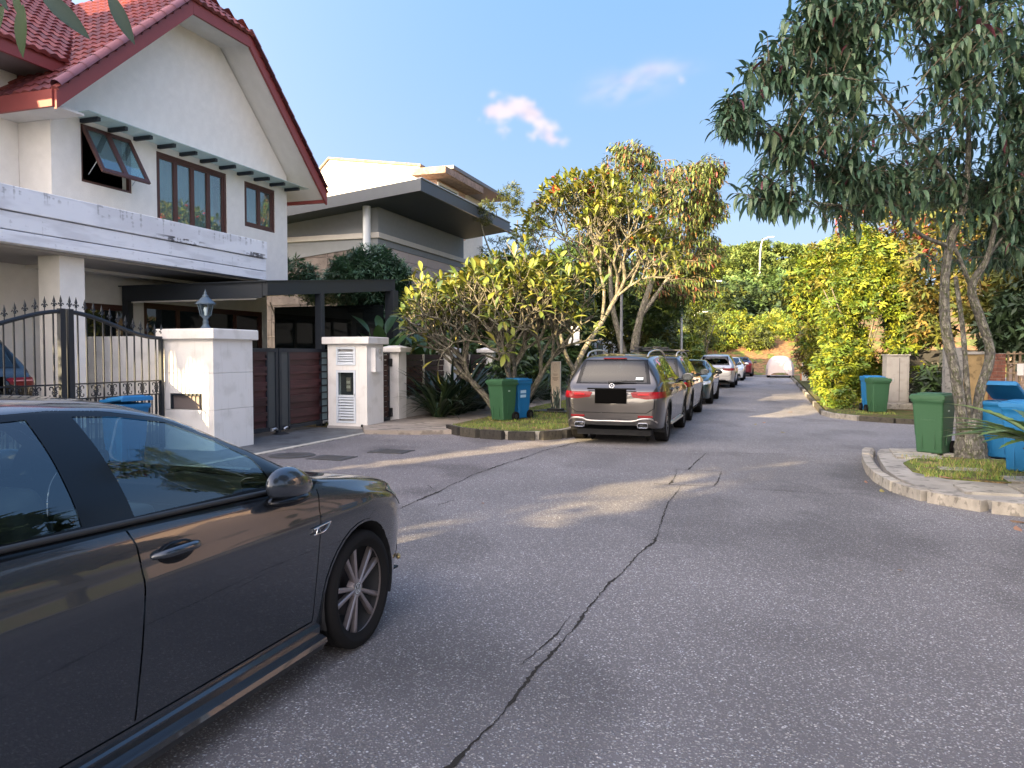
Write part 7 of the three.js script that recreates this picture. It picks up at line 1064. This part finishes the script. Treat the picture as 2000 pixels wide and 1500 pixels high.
for (const [px, d, s, where] of hillShrubs) { const p = at(px, 692, d), y = bankY(p.z); bushy({ name: 'bank_shrub', label: `sunlit shrub on the embankment ${where}`, category: 'shrub', base: [p.x, y, p.z], seed: px, spray: sprayMid, size: 1.2, palette: px % 4 ? [...Olive, Yel[0]] : Yel, gap: 0.4, stems: seg(p.x, p.z, 1.0, 0.05, 3, px).map((l) => l.map((q) => [q[0], q[1] + y, q[2], q[3]])), blobs: [[p.x, y + s * 0.7, p.z, s, s * 0.8, s, 380]] }); }
const woods = [[1400, 600, 84, 6, 3.4, Grn, 'above the silver SUV'], [1450, 610, 80, 5, 3, Dk, 'in the middle, darkest'], [1500, 590, 86, 5.5, 3.6, Grn, 'left of the far lamp mast'], [1540, 620, 82, 4.5, 3, Grn, 'right beside the yellow tree'], [1360, 610, 78, 5, 3.5, Dk, 'left behind the slender tree'], [1300, 620, 80, 6, 4, Dk, 'behind the lamp post'], [1230, 640, 76, 6, 3.6, Dk, 'behind the mango trunk']];
for (const [px, py, d, rx, ry, pal, where] of woods) { const c = at(px, py, d), y = bankY(c.z); bushy({ name: 'wood_tree', matt: true, label: `full crowned tree of the hill wood ${where}`, base: [c.x, y, c.z], seed: px + 7, spray: sprayBig, size: 1.2, palette: [...pal, Grn[1], Olive[0]], gap: 0.36, freq: 0.5, bark: M.bark, stems: [[[c.x, y - 0.3, c.z, 0.25], [c.x + 0.3, y + 2, c.z, 0.2], [c.x, c.y, c.z, 0.1]]], blobs: [[c.x, c.y, c.z, rx, ry, rx * 0.8, 1500], [c.x + rx * 0.4, c.y - ry * 0.5, c.z + 1, rx * 0.8, ry * 0.6, rx * 0.6, 600]] }); }
for (const [px, py, d, rx, ry, where] of [[1490, 520, 112, 11, 3.4, 'on the skyline'], [1400, 545, 104, 8, 3, 'half hidden by the mango tree'], [1560, 545, 106, 6, 3, 'behind the yellow tree']]) { const c = at(px, py, d), y = bankY(c.z), r = rng(px), bl = []; for (let i = 0; i < 16; i++) { const a = r() * 6.28, q = Math.sqrt(r()); bl.push([c.x + Math.cos(a) * q * rx, c.y + ry * (0.75 - q * q * 1.2) + (r() - 0.5), c.z + Math.sin(a) * q * rx * 0.7, 3.2, 0.8, 3.0, 300]); } bushy({ name: 'rain_tree', matt: true, label: `broad umbrella shaped rain tree ${where}`, base: [c.x, y, c.z], seed: px + 3, spray: sprayBig, size: 1.1, palette: [RGB(0.10, 0.15, 0.03), RGB(0.13, 0.165, 0.035), RGB(0.075, 0.12, 0.03)], gap: 0.34, freq: 0.6, bark: M.bark, stems: [[[c.x, y - 0.3, c.z, 0.6], [c.x + 0.5, y + 3, c.z, 0.5], [c.x - 3, c.y, c.z, 0.15]], [[c.x + 0.5, y + 3, c.z, 0.4], [c.x + 4, c.y, c.z - 1, 0.12]]], blobs: bl }); }
// trees outside the frame whose shade lies over the junction, and those mirrored in the bodywork
const off = [['shade_tree', 'big tree behind the camera on the left, shading the road', [-9.5, 0, 13], [[-9.5, 12.2, 13, 4.4, 4.2, 5, 1900], [-6.5, 9.5, 17, 4, 3.5, 4, 900]], Grn], ['shade_tree', 'tree left of the frame behind the drive', [-16, 0, 4.2], [[-15.9, 7.5, 3.7, 1.9, 0.95, 3.4, 900], [-16, 3.6, 6, 1.4, 1.7, 2.2, 500]], Grn], ['shade_tree', 'tree beside the red tiled roof, left of the frame', [-16.6, 0, -4.6], [[-16.6, 10.2, -4.9, 1.9, 2.0, 2.6, 700]], Grn], ['shade_tree', 'low tree in the gap of the tree row', [-12.6, 0, 11.4], [[-12.6, 2.7, 12.0, 0.5, 2.5, 2.1, 950], [-12.6, 9.9, 12.0, 0.5, 1.3, 2.0, 330], [-12.6, 6.9, 12.0, 0.3, 1.9, 2.6, 30], [-12.6, 8.6, 12.0, 0.4, 0.8, 1.6, 40]], Grn],
  ...[5.9, 7.4, 8.7, 15.6, 17.0, 18.4, 20.6, 23, 25.5, 28, 31].map((z) => ['row_tree', 'tall dense tree of the row left of the road behind the camera', [-12.6, 0, z], [[-12.6, 3.0, z, 0.5, 3.0, 1.25, z < 6 ? 450 : 1000], [-12.6, z < 8 ? 8.4 : 7.6, z, 0.5, 3.4, 1.3, z < 6 ? 650 : 1300]], Grn]), ['shade_tree', 'small garden tree left of the frame inside the drive', [-14.7, 0, -4.5], [[-14.7, 3.2, -4.5, 1.3, 3.0, 0.5, 700]], Grn], ['shade_tree', 'rounded garden tree left of the frame across the drive', [-12.6, 0, 0.4], [[-12.6, 3.7, 0.4, 0.5, 1.9, 1.9, 800]], Grn],
  ['mirrored_tree', 'garden tree on the right outside the view', [4.9, 0, -6.0], [[4.6, 6.6, -6.4, 1.6, 3.3, 1.9, 620], [6.4, 0.7, -4.5, 0.8, 0.6, 2.8, 260]], Grn], ['mirrored_tree', 'second garden tree on the right outside the view', [5.1, 0, -1.4], [[4.8, 6.2, -1.8, 1.7, 3.2, 2.2, 620], [6.4, 0.7, 1.5, 0.8, 0.6, 3.2, 260]], Grn], ['mirrored_tree', 'third garden tree on the right beyond the view', [9.4, 0, -11.5], [[9.0, 2.6, -11.8, 1.4, 1.6, 2.2, 500]], Grn]];
off.forEach(([n, lab, b, blobs, pal], i) => bushy({ name: n, label: lab, base: b, seed: 300 + i, spray: sprayBig, matt: true, palette: pal, gap: 0.3, size: 1.1, group: n === 'row_tree' ? 'row of trees left of the road behind the camera' : undefined, stems: [[[b[0], 0, b[2], 0.22], [b[0] + 0.2, blobs[0][1] * 0.5, b[2], 0.18], [blobs[0][0], blobs[0][1], blobs[0][2], 0.06]]], blobs }));
{ // leaves that hang into the top left corner, on a branch of the tree beside the camera
  const base = [-4.7, 0, 1.6], B = V(...base), r = rng(91), list = [];
  const t = thing('overhanging_tree', 'tree beside the camera whose few dark leaves hang into the upper left corner', 'tree', base);
  mesh('trunk', tube(bent([[0, 0, 0], [0.1, 1.5, 0], [0.15, 2.7, -0.4], [0.3, 4.2, -0.6]], 12), Array.from({ length: 13 }, (_, i) => lerp(0.14, 0.07, i / 12)), 9), M.bark, t);
  const tw = [[at(60, -110, 3.3), at(30, -20, 3.2)], [at(190, -90, 3.3), at(212, -15, 3.25)], [at(60, -110, 3.3), at(70, -30, 3.25)]];
  mesh('limb', tube(bent([V(0.15, 2.7, -0.4), at(-260, -260, 2.9).sub(B), at(60, -110, 3.3).sub(B), at(190, -90, 3.3).sub(B)], 14), Array.from({ length: 15 }, (_, i) => lerp(0.05, 0.008, i / 14)), 7), M.bark, t);
  const lf = leafGeo(0.21, 0.05, 0.18, 0.3, 8, 0.9), mats = leafMats([RGB(0.02, 0.05, 0.04), RGB(0.045, 0.085, 0.035), RGB(0.025, 0.06, 0.05)]);
  for (const [a, b, d, c, s] of [[[212, -14], [256, 76], 3.2, 0, 1], [[76, -20], [166, 62], 3.2, 0, 1.15], [[45, 8], [34, 104], 3.15, 1, 0.95], [[28, -14], [40, 36], 3.2, 1, 0.6], [[8, 8], [-14, 66], 3.2, 1, 0.7], [[130, -50], [175, -6], 3.3, 2, 1], [[-10, -30], [10, 14], 3.2, 2, 0.8]]) { const p = at(a[0], a[1], d), q = at(b[0], b[1], d - 0.03); const o = mesh('leaf', lf, mats[c], t); o.applyMatrix4(leafAt(p.clone().sub(B), q.clone().sub(p), V(0.35, 0.3, 0.9), 0.97 * q.distanceTo(p) / 0.2)); }
  for (const [a, b] of tw) mesh('twig', tube([a.clone().sub(B), b.clone().sub(B)], [0.006, 0.003], 5), M.twig, t);
  const ms = [], cs = [], ob = new THREE.Object3D(); for (let i = 0; i < 220; i++) { const e = inEllipsoid(r); ob.position.set(0.4 + e.x * 1.5, 5.0 + e.y * 1.0, -0.2 + e.z * 1.6); ob.rotation.set(r(), r() * 6, r()); ob.scale.setScalar(1); ob.updateMatrix(); ms.push(ob.matrix.clone()); cs.push(Grn[i % 3]); } swarm('crown', sprayMid, M.leaf, ms, cs, t);
}
// strap leaved clumps along the left fence, every blade a part
const strap = [[1.0, 0.05, 0.55], [1.25, 0.055, 0.4], [0.85, 0.045, 0.7]].map(([l, w, d]) => leafGeo(l, w, d, 0.5, 7, 0.55));
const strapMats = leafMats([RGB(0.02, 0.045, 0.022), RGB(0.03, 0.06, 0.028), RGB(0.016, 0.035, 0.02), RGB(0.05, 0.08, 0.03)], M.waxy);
function clump(label, x, z, n, tall, seed) { const t = thing('strap_leaf_plant', label, 'plant', [x, 0.05, z]), r = rng(seed); for (let i = 0; i < n; i++) { const a = r() * 6.28, up = 0.9 + 1.7 * r(), o = mesh('leaf', strap[(r() * 3) | 0], strapMats[(r() * 4) | 0], t); const st = V(Math.cos(a) * 0.16 * r(), 0, Math.sin(a) * 0.16 * r()); o.applyMatrix4(leafAt(st, V(Math.cos(a), up, Math.sin(a)), V(-Math.cos(a) * 0.5, 1, -Math.sin(a) * 0.5), tall * (0.75 + 0.5 * r()))); } return t; }
[[-7.55, -16.95, 85, 1.35, 'strap leaved plant nearest to the slim white pillar'], [-7.5, -17.6, 85, 1.45, 'strap leaved plant second from the slim pillar'], [-7.55, -18.3, 85, 1.5, 'strap leaved plant in the middle of the fence bed'], [-7.6, -19.0, 80, 1.45, 'strap leaved plant left of the green bin'], [-7.65, -19.8, 75, 1.4, 'strap leaved plant behind the green bin'], [-7.4, -21.4, 70, 1.3, 'strap leaved plant behind the blue bin'], [-7.2, -22.8, 65, 1.25, 'strap leaved plant left of the standee'], [-7.0, -24.4, 60, 1.2, 'strap leaved plant behind the standee']].forEach(([x, z, n, s, l], i) => clump(l, x, z, n, s, 400 + i));
// broad leaved ginger plants by the pergola
const paddle = leafGeo(0.85, 0.24, 0.25, 0.35, 9, 0.95, 0.04), paddleMats = leafMats([RGB(0.045, 0.10, 0.045), RGB(0.06, 0.13, 0.04), RGB(0.035, 0.08, 0.04)], M.waxy);
function ginger(label, x, z, n, h, seed) { const t = thing('broad_leaf_plant', label, 'plant', [x, 0, z]), r = rng(seed); for (let i = 0; i < n; i++) { const a = r() * 6.28, hh = h * (0.45 + 0.5 * r()), e = 0.28 * r(), top = V(Math.cos(a) * (e + 0.15), hh, Math.sin(a) * (e + 0.15)); mesh('stem', tube([[Math.cos(a) * 0.1, 0, Math.sin(a) * 0.1], top.clone().multiplyScalar(0.6).setY(hh * 0.6), top], [0.02, 0.016, 0.01], 6), paddleMats[1], t); const o = mesh('leaf', paddle, paddleMats[(r() * 3) | 0], t); o.applyMatrix4(leafAt(top, V(Math.cos(a) * 0.75, 1.0, Math.sin(a) * 0.75), V(-Math.cos(a) * 0.6, 1, -Math.sin(a) * 0.6 + 0.2), 0.75 + 0.5 * r())); } return t; }
ginger('broad leaved plant standing before the thick pergola post', -9.2, -17.2, 16, 2.35, 501); ginger('broad leaved plant right of the thick pergola post', -8.9, -19.2, 16, 2.3, 502); ginger('broad leaved plant deep among the frangipani branches', -9.0, -21.0, 14, 2.1, 503);
{ // nest fern at the right edge
  const t = thing('nest_fern', 'nest fern with long lobed fronds reaching in from the right edge', 'fern', [2.98, 0.1, -9.95]), r = rng(77), mats = leafMats([RGB(0.14, 0.23, 0.05), RGB(0.08, 0.15, 0.05), RGB(0.18, 0.25, 0.07)], M.waxy);
  const pot = mesh('pot', lathe([[0, 0], [0.2, 0], [0.26, 0.42], [0.28, 0.44], [0.26, 0.46], [0.22, 0.44], [0, 0.42]], 24), mat({ color: RGB(0.12, 0.08, 0.07), roughness: 0.8, map: grain }), t);
  const fr = leafGeo(1.15, 0.14, 0.34, 0.3, 22, 0.75, 0.28);
  for (let i = 0; i < 22; i++) { const a = i < 10 ? Math.PI + (r() - 0.5) * 1.7 : r() * 6.28, o = mesh('frond', fr, mats[(r() * 3) | 0], t); o.applyMatrix4(leafAt(V(Math.cos(a) * 0.06, 0.45, -Math.sin(a) * 0.06), V(Math.cos(a), 0.22 + 0.75 * r(), -Math.sin(a)), V(-Math.cos(a) * 0.4, 1, Math.sin(a) * 0.4), 0.75 + 0.4 * r())); }
}

// ================================================================== bins, signs, lamps
const binGreen = mat({ color: RGB(0.035, 0.115, 0.055), roughness: 0.55, map: grain, bumpMap: plasterBump, bumpScale: 0.0015 }), binBlue = mat({ color: RGB(0.012, 0.17, 0.42), roughness: 0.5, map: grain });
function bin(label, pos, turn, m, o = {}) {   // 120 litre wheeled bin; its front faces +z
  const b = thing('wheeled_bin', label, 'bin', pos, turn), s = o.s ?? 1, H = 0.86 * s, rows = [];
  const ring = (w, d, y, f) => { const p = []; for (const [cx, cz, a0] of [[w / 2 - .03, d / 2 - .03 + f, 0], [-w / 2 + .03, d / 2 - .03 + f, 90], [-w / 2 + .03, -d / 2 + .03, 180], [w / 2 - .03, -d / 2 + .03, 270]]) for (let i = 0; i <= 4; i++) { const a = (a0 + i * 22.5) * Math.PI / 180; p.push([cx + Math.cos(a) * .03, y, cz + Math.sin(a) * .03]); } p.push(p[0]); return p; };
  for (const [w, d, y, f] of [[0.02, 0.02, 0.02, 0.0], [0.35, 0.36, 0.02, -0.02], [0.37, 0.38, 0.04, -0.02], [0.385, 0.40, 0.28, 0], [0.40, 0.405, 0.30, 0.0], [0.435, 0.455, 0.74, 0.02], [0.445, 0.465, 0.78, 0.025], [0.48, 0.50, 0.80, 0.03], [0.48, 0.50, 0.85, 0.03], [0.455, 0.47, 0.855, 0.03], [0.43, 0.44, 0.70, 0.02]]) rows.push(ring(w * s, d * s, y * s, f * s).reverse());
  mesh('tub', plain(sheet(rows)), Object.assign(m.clone(), { side: THREE.DoubleSide }), b);
  mesh('rib', [box(0.012, 0.42 * s, 0.012, -0.09 * s, 0.30 * s, 0.203 * s), box(0.012, 0.42 * s, 0.012, 0.09 * s, 0.30 * s, 0.203 * s), box(0.2 * s, 0.02, 0.015, 0, 0.52 * s, 0.222 * s), box(0.012, 0.3 * s, 0.012, 0.201 * s, 0.30 * s, 0.05 * s), box(0.012, 0.3 * s, 0.012, -0.201 * s, 0.30 * s, 0.05 * s)], m, b);
  const lid = mesh('lid', [(() => { const g = extrude(rounded(0.50 * s, 0.54 * s, 0.05), 0.03, 0.012); g.rotateX(-Math.PI / 2); return g; })(), (() => { const g = extrude(rounded(0.38 * s, 0.40 * s, 0.05), 0.02, 0.01); g.rotateX(-Math.PI / 2); g.translate(0, 0.03, 0); return g; })(), box(0.5 * s, 0.05, 0.02, 0, -0.005, 0.262 * s, 0.006)], o.lid ?? m, b);
  lid.position.set(0, H, 0.015); if (o.open) { lid.rotation.x = -o.open; lid.position.set(0, H + 0.27 * Math.sin(o.open), -0.26 + 0.27 * Math.cos(o.open) + 0.02); }
  mesh('handle', tube([[-0.19 * s, H - 0.05, -0.27 * s], [-0.19 * s, H - 0.04, -0.31 * s], [0.19 * s, H - 0.04, -0.31 * s], [0.19 * s, H - 0.05, -0.27 * s]], 0.014, 8), m, b);
  for (const x of [-1, 1]) { const w = cyl(0.1 * s, 0.1 * s, 0.045, 0, 0, 0, 24); w.rotateZ(Math.PI / 2); w.translate(x * 0.21 * s, 0.1 * s, -0.19 * s); const h = cyl(0.05 * s, 0.05 * s, 0.05, 0, 0, 0, 16); h.rotateZ(Math.PI / 2); h.translate(x * 0.21 * s, 0.1 * s, -0.19 * s); const q = mesh('wheel', w, M.rubber, b); mesh('hub', h, M.plastic, q); }
  const mk = mat({ color: RGB(0.5, 0.6, 0.52), roughness: 0.6 });
  if (!o.plainFront) mesh('moulded_mark', [box(0.1, 0.014, 0.004, 0, 0.68 * s, 0.2265 * s), box(0.004, 0.02, 0.06, 0.2135 * s, 0.66 * s, 0.02), box(0.004, 0.012, 0.1, 0.209 * s, 0.60 * s, 0.02), box(0.004, 0.01, 0.1, 0.207 * s, 0.56 * s, 0.02)], mk, b);
  if (o.sticker) mesh('sticker', [0, 1, 2, 3].map((i) => { const g = box(0.004, [0.15, 0.09, 0.09, 0.1][i], 0.2, 0.212 - 0.012 * (i > 1) - 0.004 * i, 0.66 - i * 0.125, 0.06); return g; }), mat({ color: RGB(0.42, 0.62, 0.8), roughness: 0.5 }), b);
  return b;
}
bin('green wheeled bin on the left verge before the blue one', [-5.55, 0.145, -15.85], -0.42, binGreen); bin('blue recycling bin with pale stickers tucked behind the green bin on the left verge', [-5.42, 0.145, -16.5], -0.35, binBlue, { sticker: true, plainFront: true });
bin('green wheeled bin standing left of the mottled tree trunk', [2.35, 0.1, -13.0], -0.55, binGreen, { s: 1.0 }); bin('blue bin with its lid propped open behind the mottled tree trunk', [3.2, 0.1, -12.75], -0.6, binBlue, { open: 0.5, s: 0.97, plainFront: true });
bin('blue bin at the right edge beneath the fern fronds', [3.1, 0.1, -11.3], -0.5, binBlue, { plainFront: true }); bin('green bin beside the grey utility cabinet', [2.62, 0.1, -21.75], 0.28, binGreen, { s: 0.98 }); bin('blue bin peeping out behind the green one by the cabinet', [2.56, 0.1, -22.35], 0.2, binBlue, { plainFront: true, s: 1.02 });
bin('blue bin mostly hidden behind the grey hatchback, lid ajar', [-8.98, 0.012, -8.85], 1.4, binBlue, { plainFront: true, open: 0.12, s: 1.02 });
{ // show-flat standee
  const print = painted(256, 1024, (c, w, h) => {
    c.fillStyle = '#d9c9b6'; c.fillRect(0, 0, w, h); c.strokeStyle = '#a4876a'; c.lineWidth = 5; c.beginPath(); c.ellipse(w / 2, 130, 48, 84, 0, 0, 7); c.stroke(); c.lineWidth = 3; c.beginPath(); c.moveTo(w / 2, 60); c.lineTo(w / 2, 196); c.stroke();
    c.fillStyle = '#97795c'; for (const [y, a] of [[260, 150], [285, 110], [330, 170], [350, 140], [372, 160], [394, 96]]) c.fillRect((w - a) / 2, y, a, 9);
    const r = rng(4); for (let i = 0; i < 46; i++) { const x = r() * w, y = h, l = 200 + 330 * r(), a = (r() - 0.5) * 0.9; c.strokeStyle = ['#27322f', '#3a4a44', '#54645c', '#1d2527'][i % 4]; c.lineWidth = 8 + 16 * r(); c.beginPath(); c.moveTo(x, y); c.quadraticCurveTo(x + Math.sin(a) * l * 0.3, y - l * 0.6, x + Math.sin(a) * l, y - l * Math.cos(a)); c.stroke(); }
  });
  const s = thing('standee', 'slim beige printed standee on a dark foot beside the pale forked trunk', 'sign', [-5.1, 0.145, -18.6], -0.3);
  mesh('foot', [slab(-0.5, 0.5, 0, 0.045, -0.25, 0.25, 0.01), slab(-0.2, 0.2, 0.045, 0.1, -0.1, 0.1, 0.01)], M.plastic, s); mesh('panel', slab(-0.14, 0.14, 0.06, 1.28, -0.02, 0.018, 0.004), mat({ color: RGB(0.7, 0.63, 0.55), roughness: 0.6 }), s);
  const f = new THREE.PlaneGeometry(0.27, 1.2); f.translate(0, 0.67, 0.0205); mesh('print', plain(f), mat({ map: print, color: RGB(1.15, 1.15, 1.15), roughness: 0.6 }), s);
}
{ const p = at(1119, 655, 21.4), s = thing('leaning_board', 'tilted white board with a small dark mark hung in the frangipani', 'sign', [p.x, p.y, p.z], 0.1); const g = extrude([[-0.16, -0.27], [0.18, -0.28], [0.19, 0.27], [-0.07, 0.28]], 0.02, 0.003); mesh('board', g, mat({ color: RGB(0.75, 0.76, 0.78), roughness: 0.5 }), s); const m = new THREE.SphereGeometry(1, 12, 6); m.scale(0.035, 0.018, 0.006); m.translate(0, -0.04, 0.022); mesh('mark', plain(m), M.dark, s); mesh('cord', tube([[0.0, 0.27, 0], [-0.05, 0.75, -0.1]], 0.006, 5), M.dark, s); }
function lamp(label, base, h, arm, r) { const l = thing('street_lamp', label, 'street lamp', base), m = mat({ color: RGB(0.42, 0.44, 0.46), roughness: 0.4, metalness: 0.4 }); const d = arm[0], pts = [[0, 0, 0], [0, h * 0.5, 0], [0, h * 0.78, 0], [d * 0.1, h * 0.9, 0], [d * 0.35, h * 0.975, 0], [d, h, 0]]; mesh('pole', tube(bent(pts, 26), Array.from({ length: 27 }, (_, i) => lerp(r, r * 0.5, i / 26)), 10), m, l); mesh('base_plate', cyl(r * 1.7, r * 1.7, 0.25, 0, 0.12, 0, 12), m, l); mesh('lamp_head', (() => { const g = box(0.75, 0.1, 0.3, d + 0.3, h + 0.02, 0, 0.045); return g; })(), mat({ color: RGB(0.6, 0.61, 0.62), roughness: 0.4 }), l); return l; }
{ const b = at(1330, 750, 44); lamp('silver street lamp arching over the parked row', [b.x, 0.08, b.z], 5.6, [1.55], 0.085); const c = at(1353, 740, 62); lamp('small far street lamp standing left of the slender tree', [c.x, 0.08, c.z], 4.9, [0.5], 0.06); const d = at(1484, 545, 92); lamp('tall pale lamp mast rising against the rain tree crown', [d.x, d.y - 6, d.z], 10.9, [0.9], 0.13); }
{ const b = at(1213, 760, 25.5), p = thing('service_pole', 'thin grey pole between the frangipani and mango trunks', 'pole', [b.x, 0.08, b.z]); mesh('pole', tube([[0, 0, 0], [0, 3.6, 0]], [0.05, 0.045], 10), mat({ color: RGB(0.22, 0.23, 0.25), roughness: 0.6 }), p); mesh('collar', cyl(0.09, 0.07, 0.12, 0, 0.06, 0, 12), M.plastic, p); }
{ const b = thing('kerb_planter', 'orange planter box and pale post far along the right kerb', 'planter', [2.0, 0.1, -47.5]); mesh('trough', [slab(-0.35, 0.9, 0, 0.42, -0.4, 0.4, 0.02)], mat({ color: RGB(0.5, 0.16, 0.05), roughness: 0.8 }), b); mesh('soil', slab(-0.3, 0.85, 0.421, 0.43, -0.35, 0.35), M.dark, b); }
{ const b = thing('gate_post', 'pale blue white post beside the orange planter', 'post', [1.85, 0.1, -46.4]); mesh('post', slab(-0.16, 0.16, 0, 1.15, -0.16, 0.16, 0.01), M.white, b); mesh('cap', slab(-0.2, 0.2, 1.15, 1.22, -0.2, 0.2, 0.01), capWhite, b); }
// a low garden wall and house walls far along the left
{ const w = thing('left_far_wall', 'pale garden wall glimpsed beyond the parked SUVs on the left', 'wall', [0, 0, 0]); mesh('wall', slab(-8.6, -8.4, 0, 1.35, -60, -30), M.concrete, w); mesh('coping', slab(-8.65, -8.35, 1.35, 1.43, -60, -30), M.concrete, w); }
// fallen leaves
{ const r = rng(66), g = leafGeo(0.16, 0.06, 0.15, -0.5, 5), mats = [RGB(0.30, 0.16, 0.10), RGB(0.22, 0.13, 0.07), RGB(0.26, 0.22, 0.07)].map((color) => mat({ color, roughness: 0.9, side: THREE.DoubleSide }));
  const spots = [[2.17, -8.17, 1.3], [2.3, -8.35, 1.5], [1.25, -9.9, 0.9], [1.15, -10.5, 0.7], [1.3, -11.1, 0.8], [-0.3, -18.4, 1.2], [-0.1, -18.9, 0.9], [0.6, -22.5, 1.1], [0.2, -16.6, 0.8], [1.9, -10.2, 1], [2.6, -9.4, 1], [2.9, -9.9, 0.8], [-5.2, -15.1, 1], [-4.4, -14.6, 0.8], [-5.0, -17.6, 0.9], [-2.9, -7.6, 0.5], [0.9, -6.2, 0.4], [2.1, -11.9, 1]];
  const LL = ['large curled brown leaf lying on the road at the right edge', 'biggest dry leaf just off the near right kerb, by the curled one', 'dry leaf in the gutter at the bend of the right kerb', 'tiny dry leaf in the right gutter nearest the drain', 'dry leaf in the gutter below the turf patch', 'dead leaf on the road left of the side street mouth', 'dead leaf on the road just beyond the side street leaf', 'dead leaf on the road before the far right kerb', 'dead leaf on the road level with the bronze SUV', 'dry leaf on the turf edge of the right corner', 'dry leaf on a pale slab of the right corner', 'dry leaf on the grey slab nearest the fern', 'dry leaf on the grass before the green bin', 'dry leaf on the rounded head of the left verge', 'dry leaf on the grass behind the blue bin', 'scrap of leaf on the road beside the hatchback front', 'scrap of leaf alone on the open foreground road', 'dry leaf at the foot of the mottled trunk'];
  spots.forEach(([x, z, s], i) => { const o = tag(mesh('fallen_leaf', g, mats[i % 3]), LL[i], 'leaf', 'fallen leaves on road and verge'); const y = (x > 1.45 && z < -8.9 && z > -13.5) || (x < -4 && z < -14) ? 0.16 : 0.018; o.position.set(x, y, z); o.rotation.set(0.1 * (r() - 0.5), r() * 6.28, 0.5 * (r() - 0.5)); o.scale.setScalar(s); });
}

// ================================================================== picture
camera.far = 1500; camera.updateProjectionMatrix();
const renderer = new THREE.WebGLRenderer({ antialias: true });
renderer.toneMapping = THREE.LinearToneMapping; renderer.toneMappingExposure = EXPOSURE;
renderer.shadowMap.enabled = true; renderer.shadowMap.type = THREE.PCFSoftShadowMap;
renderer.setSize(1024, 768);
renderer.render(scene, camera);
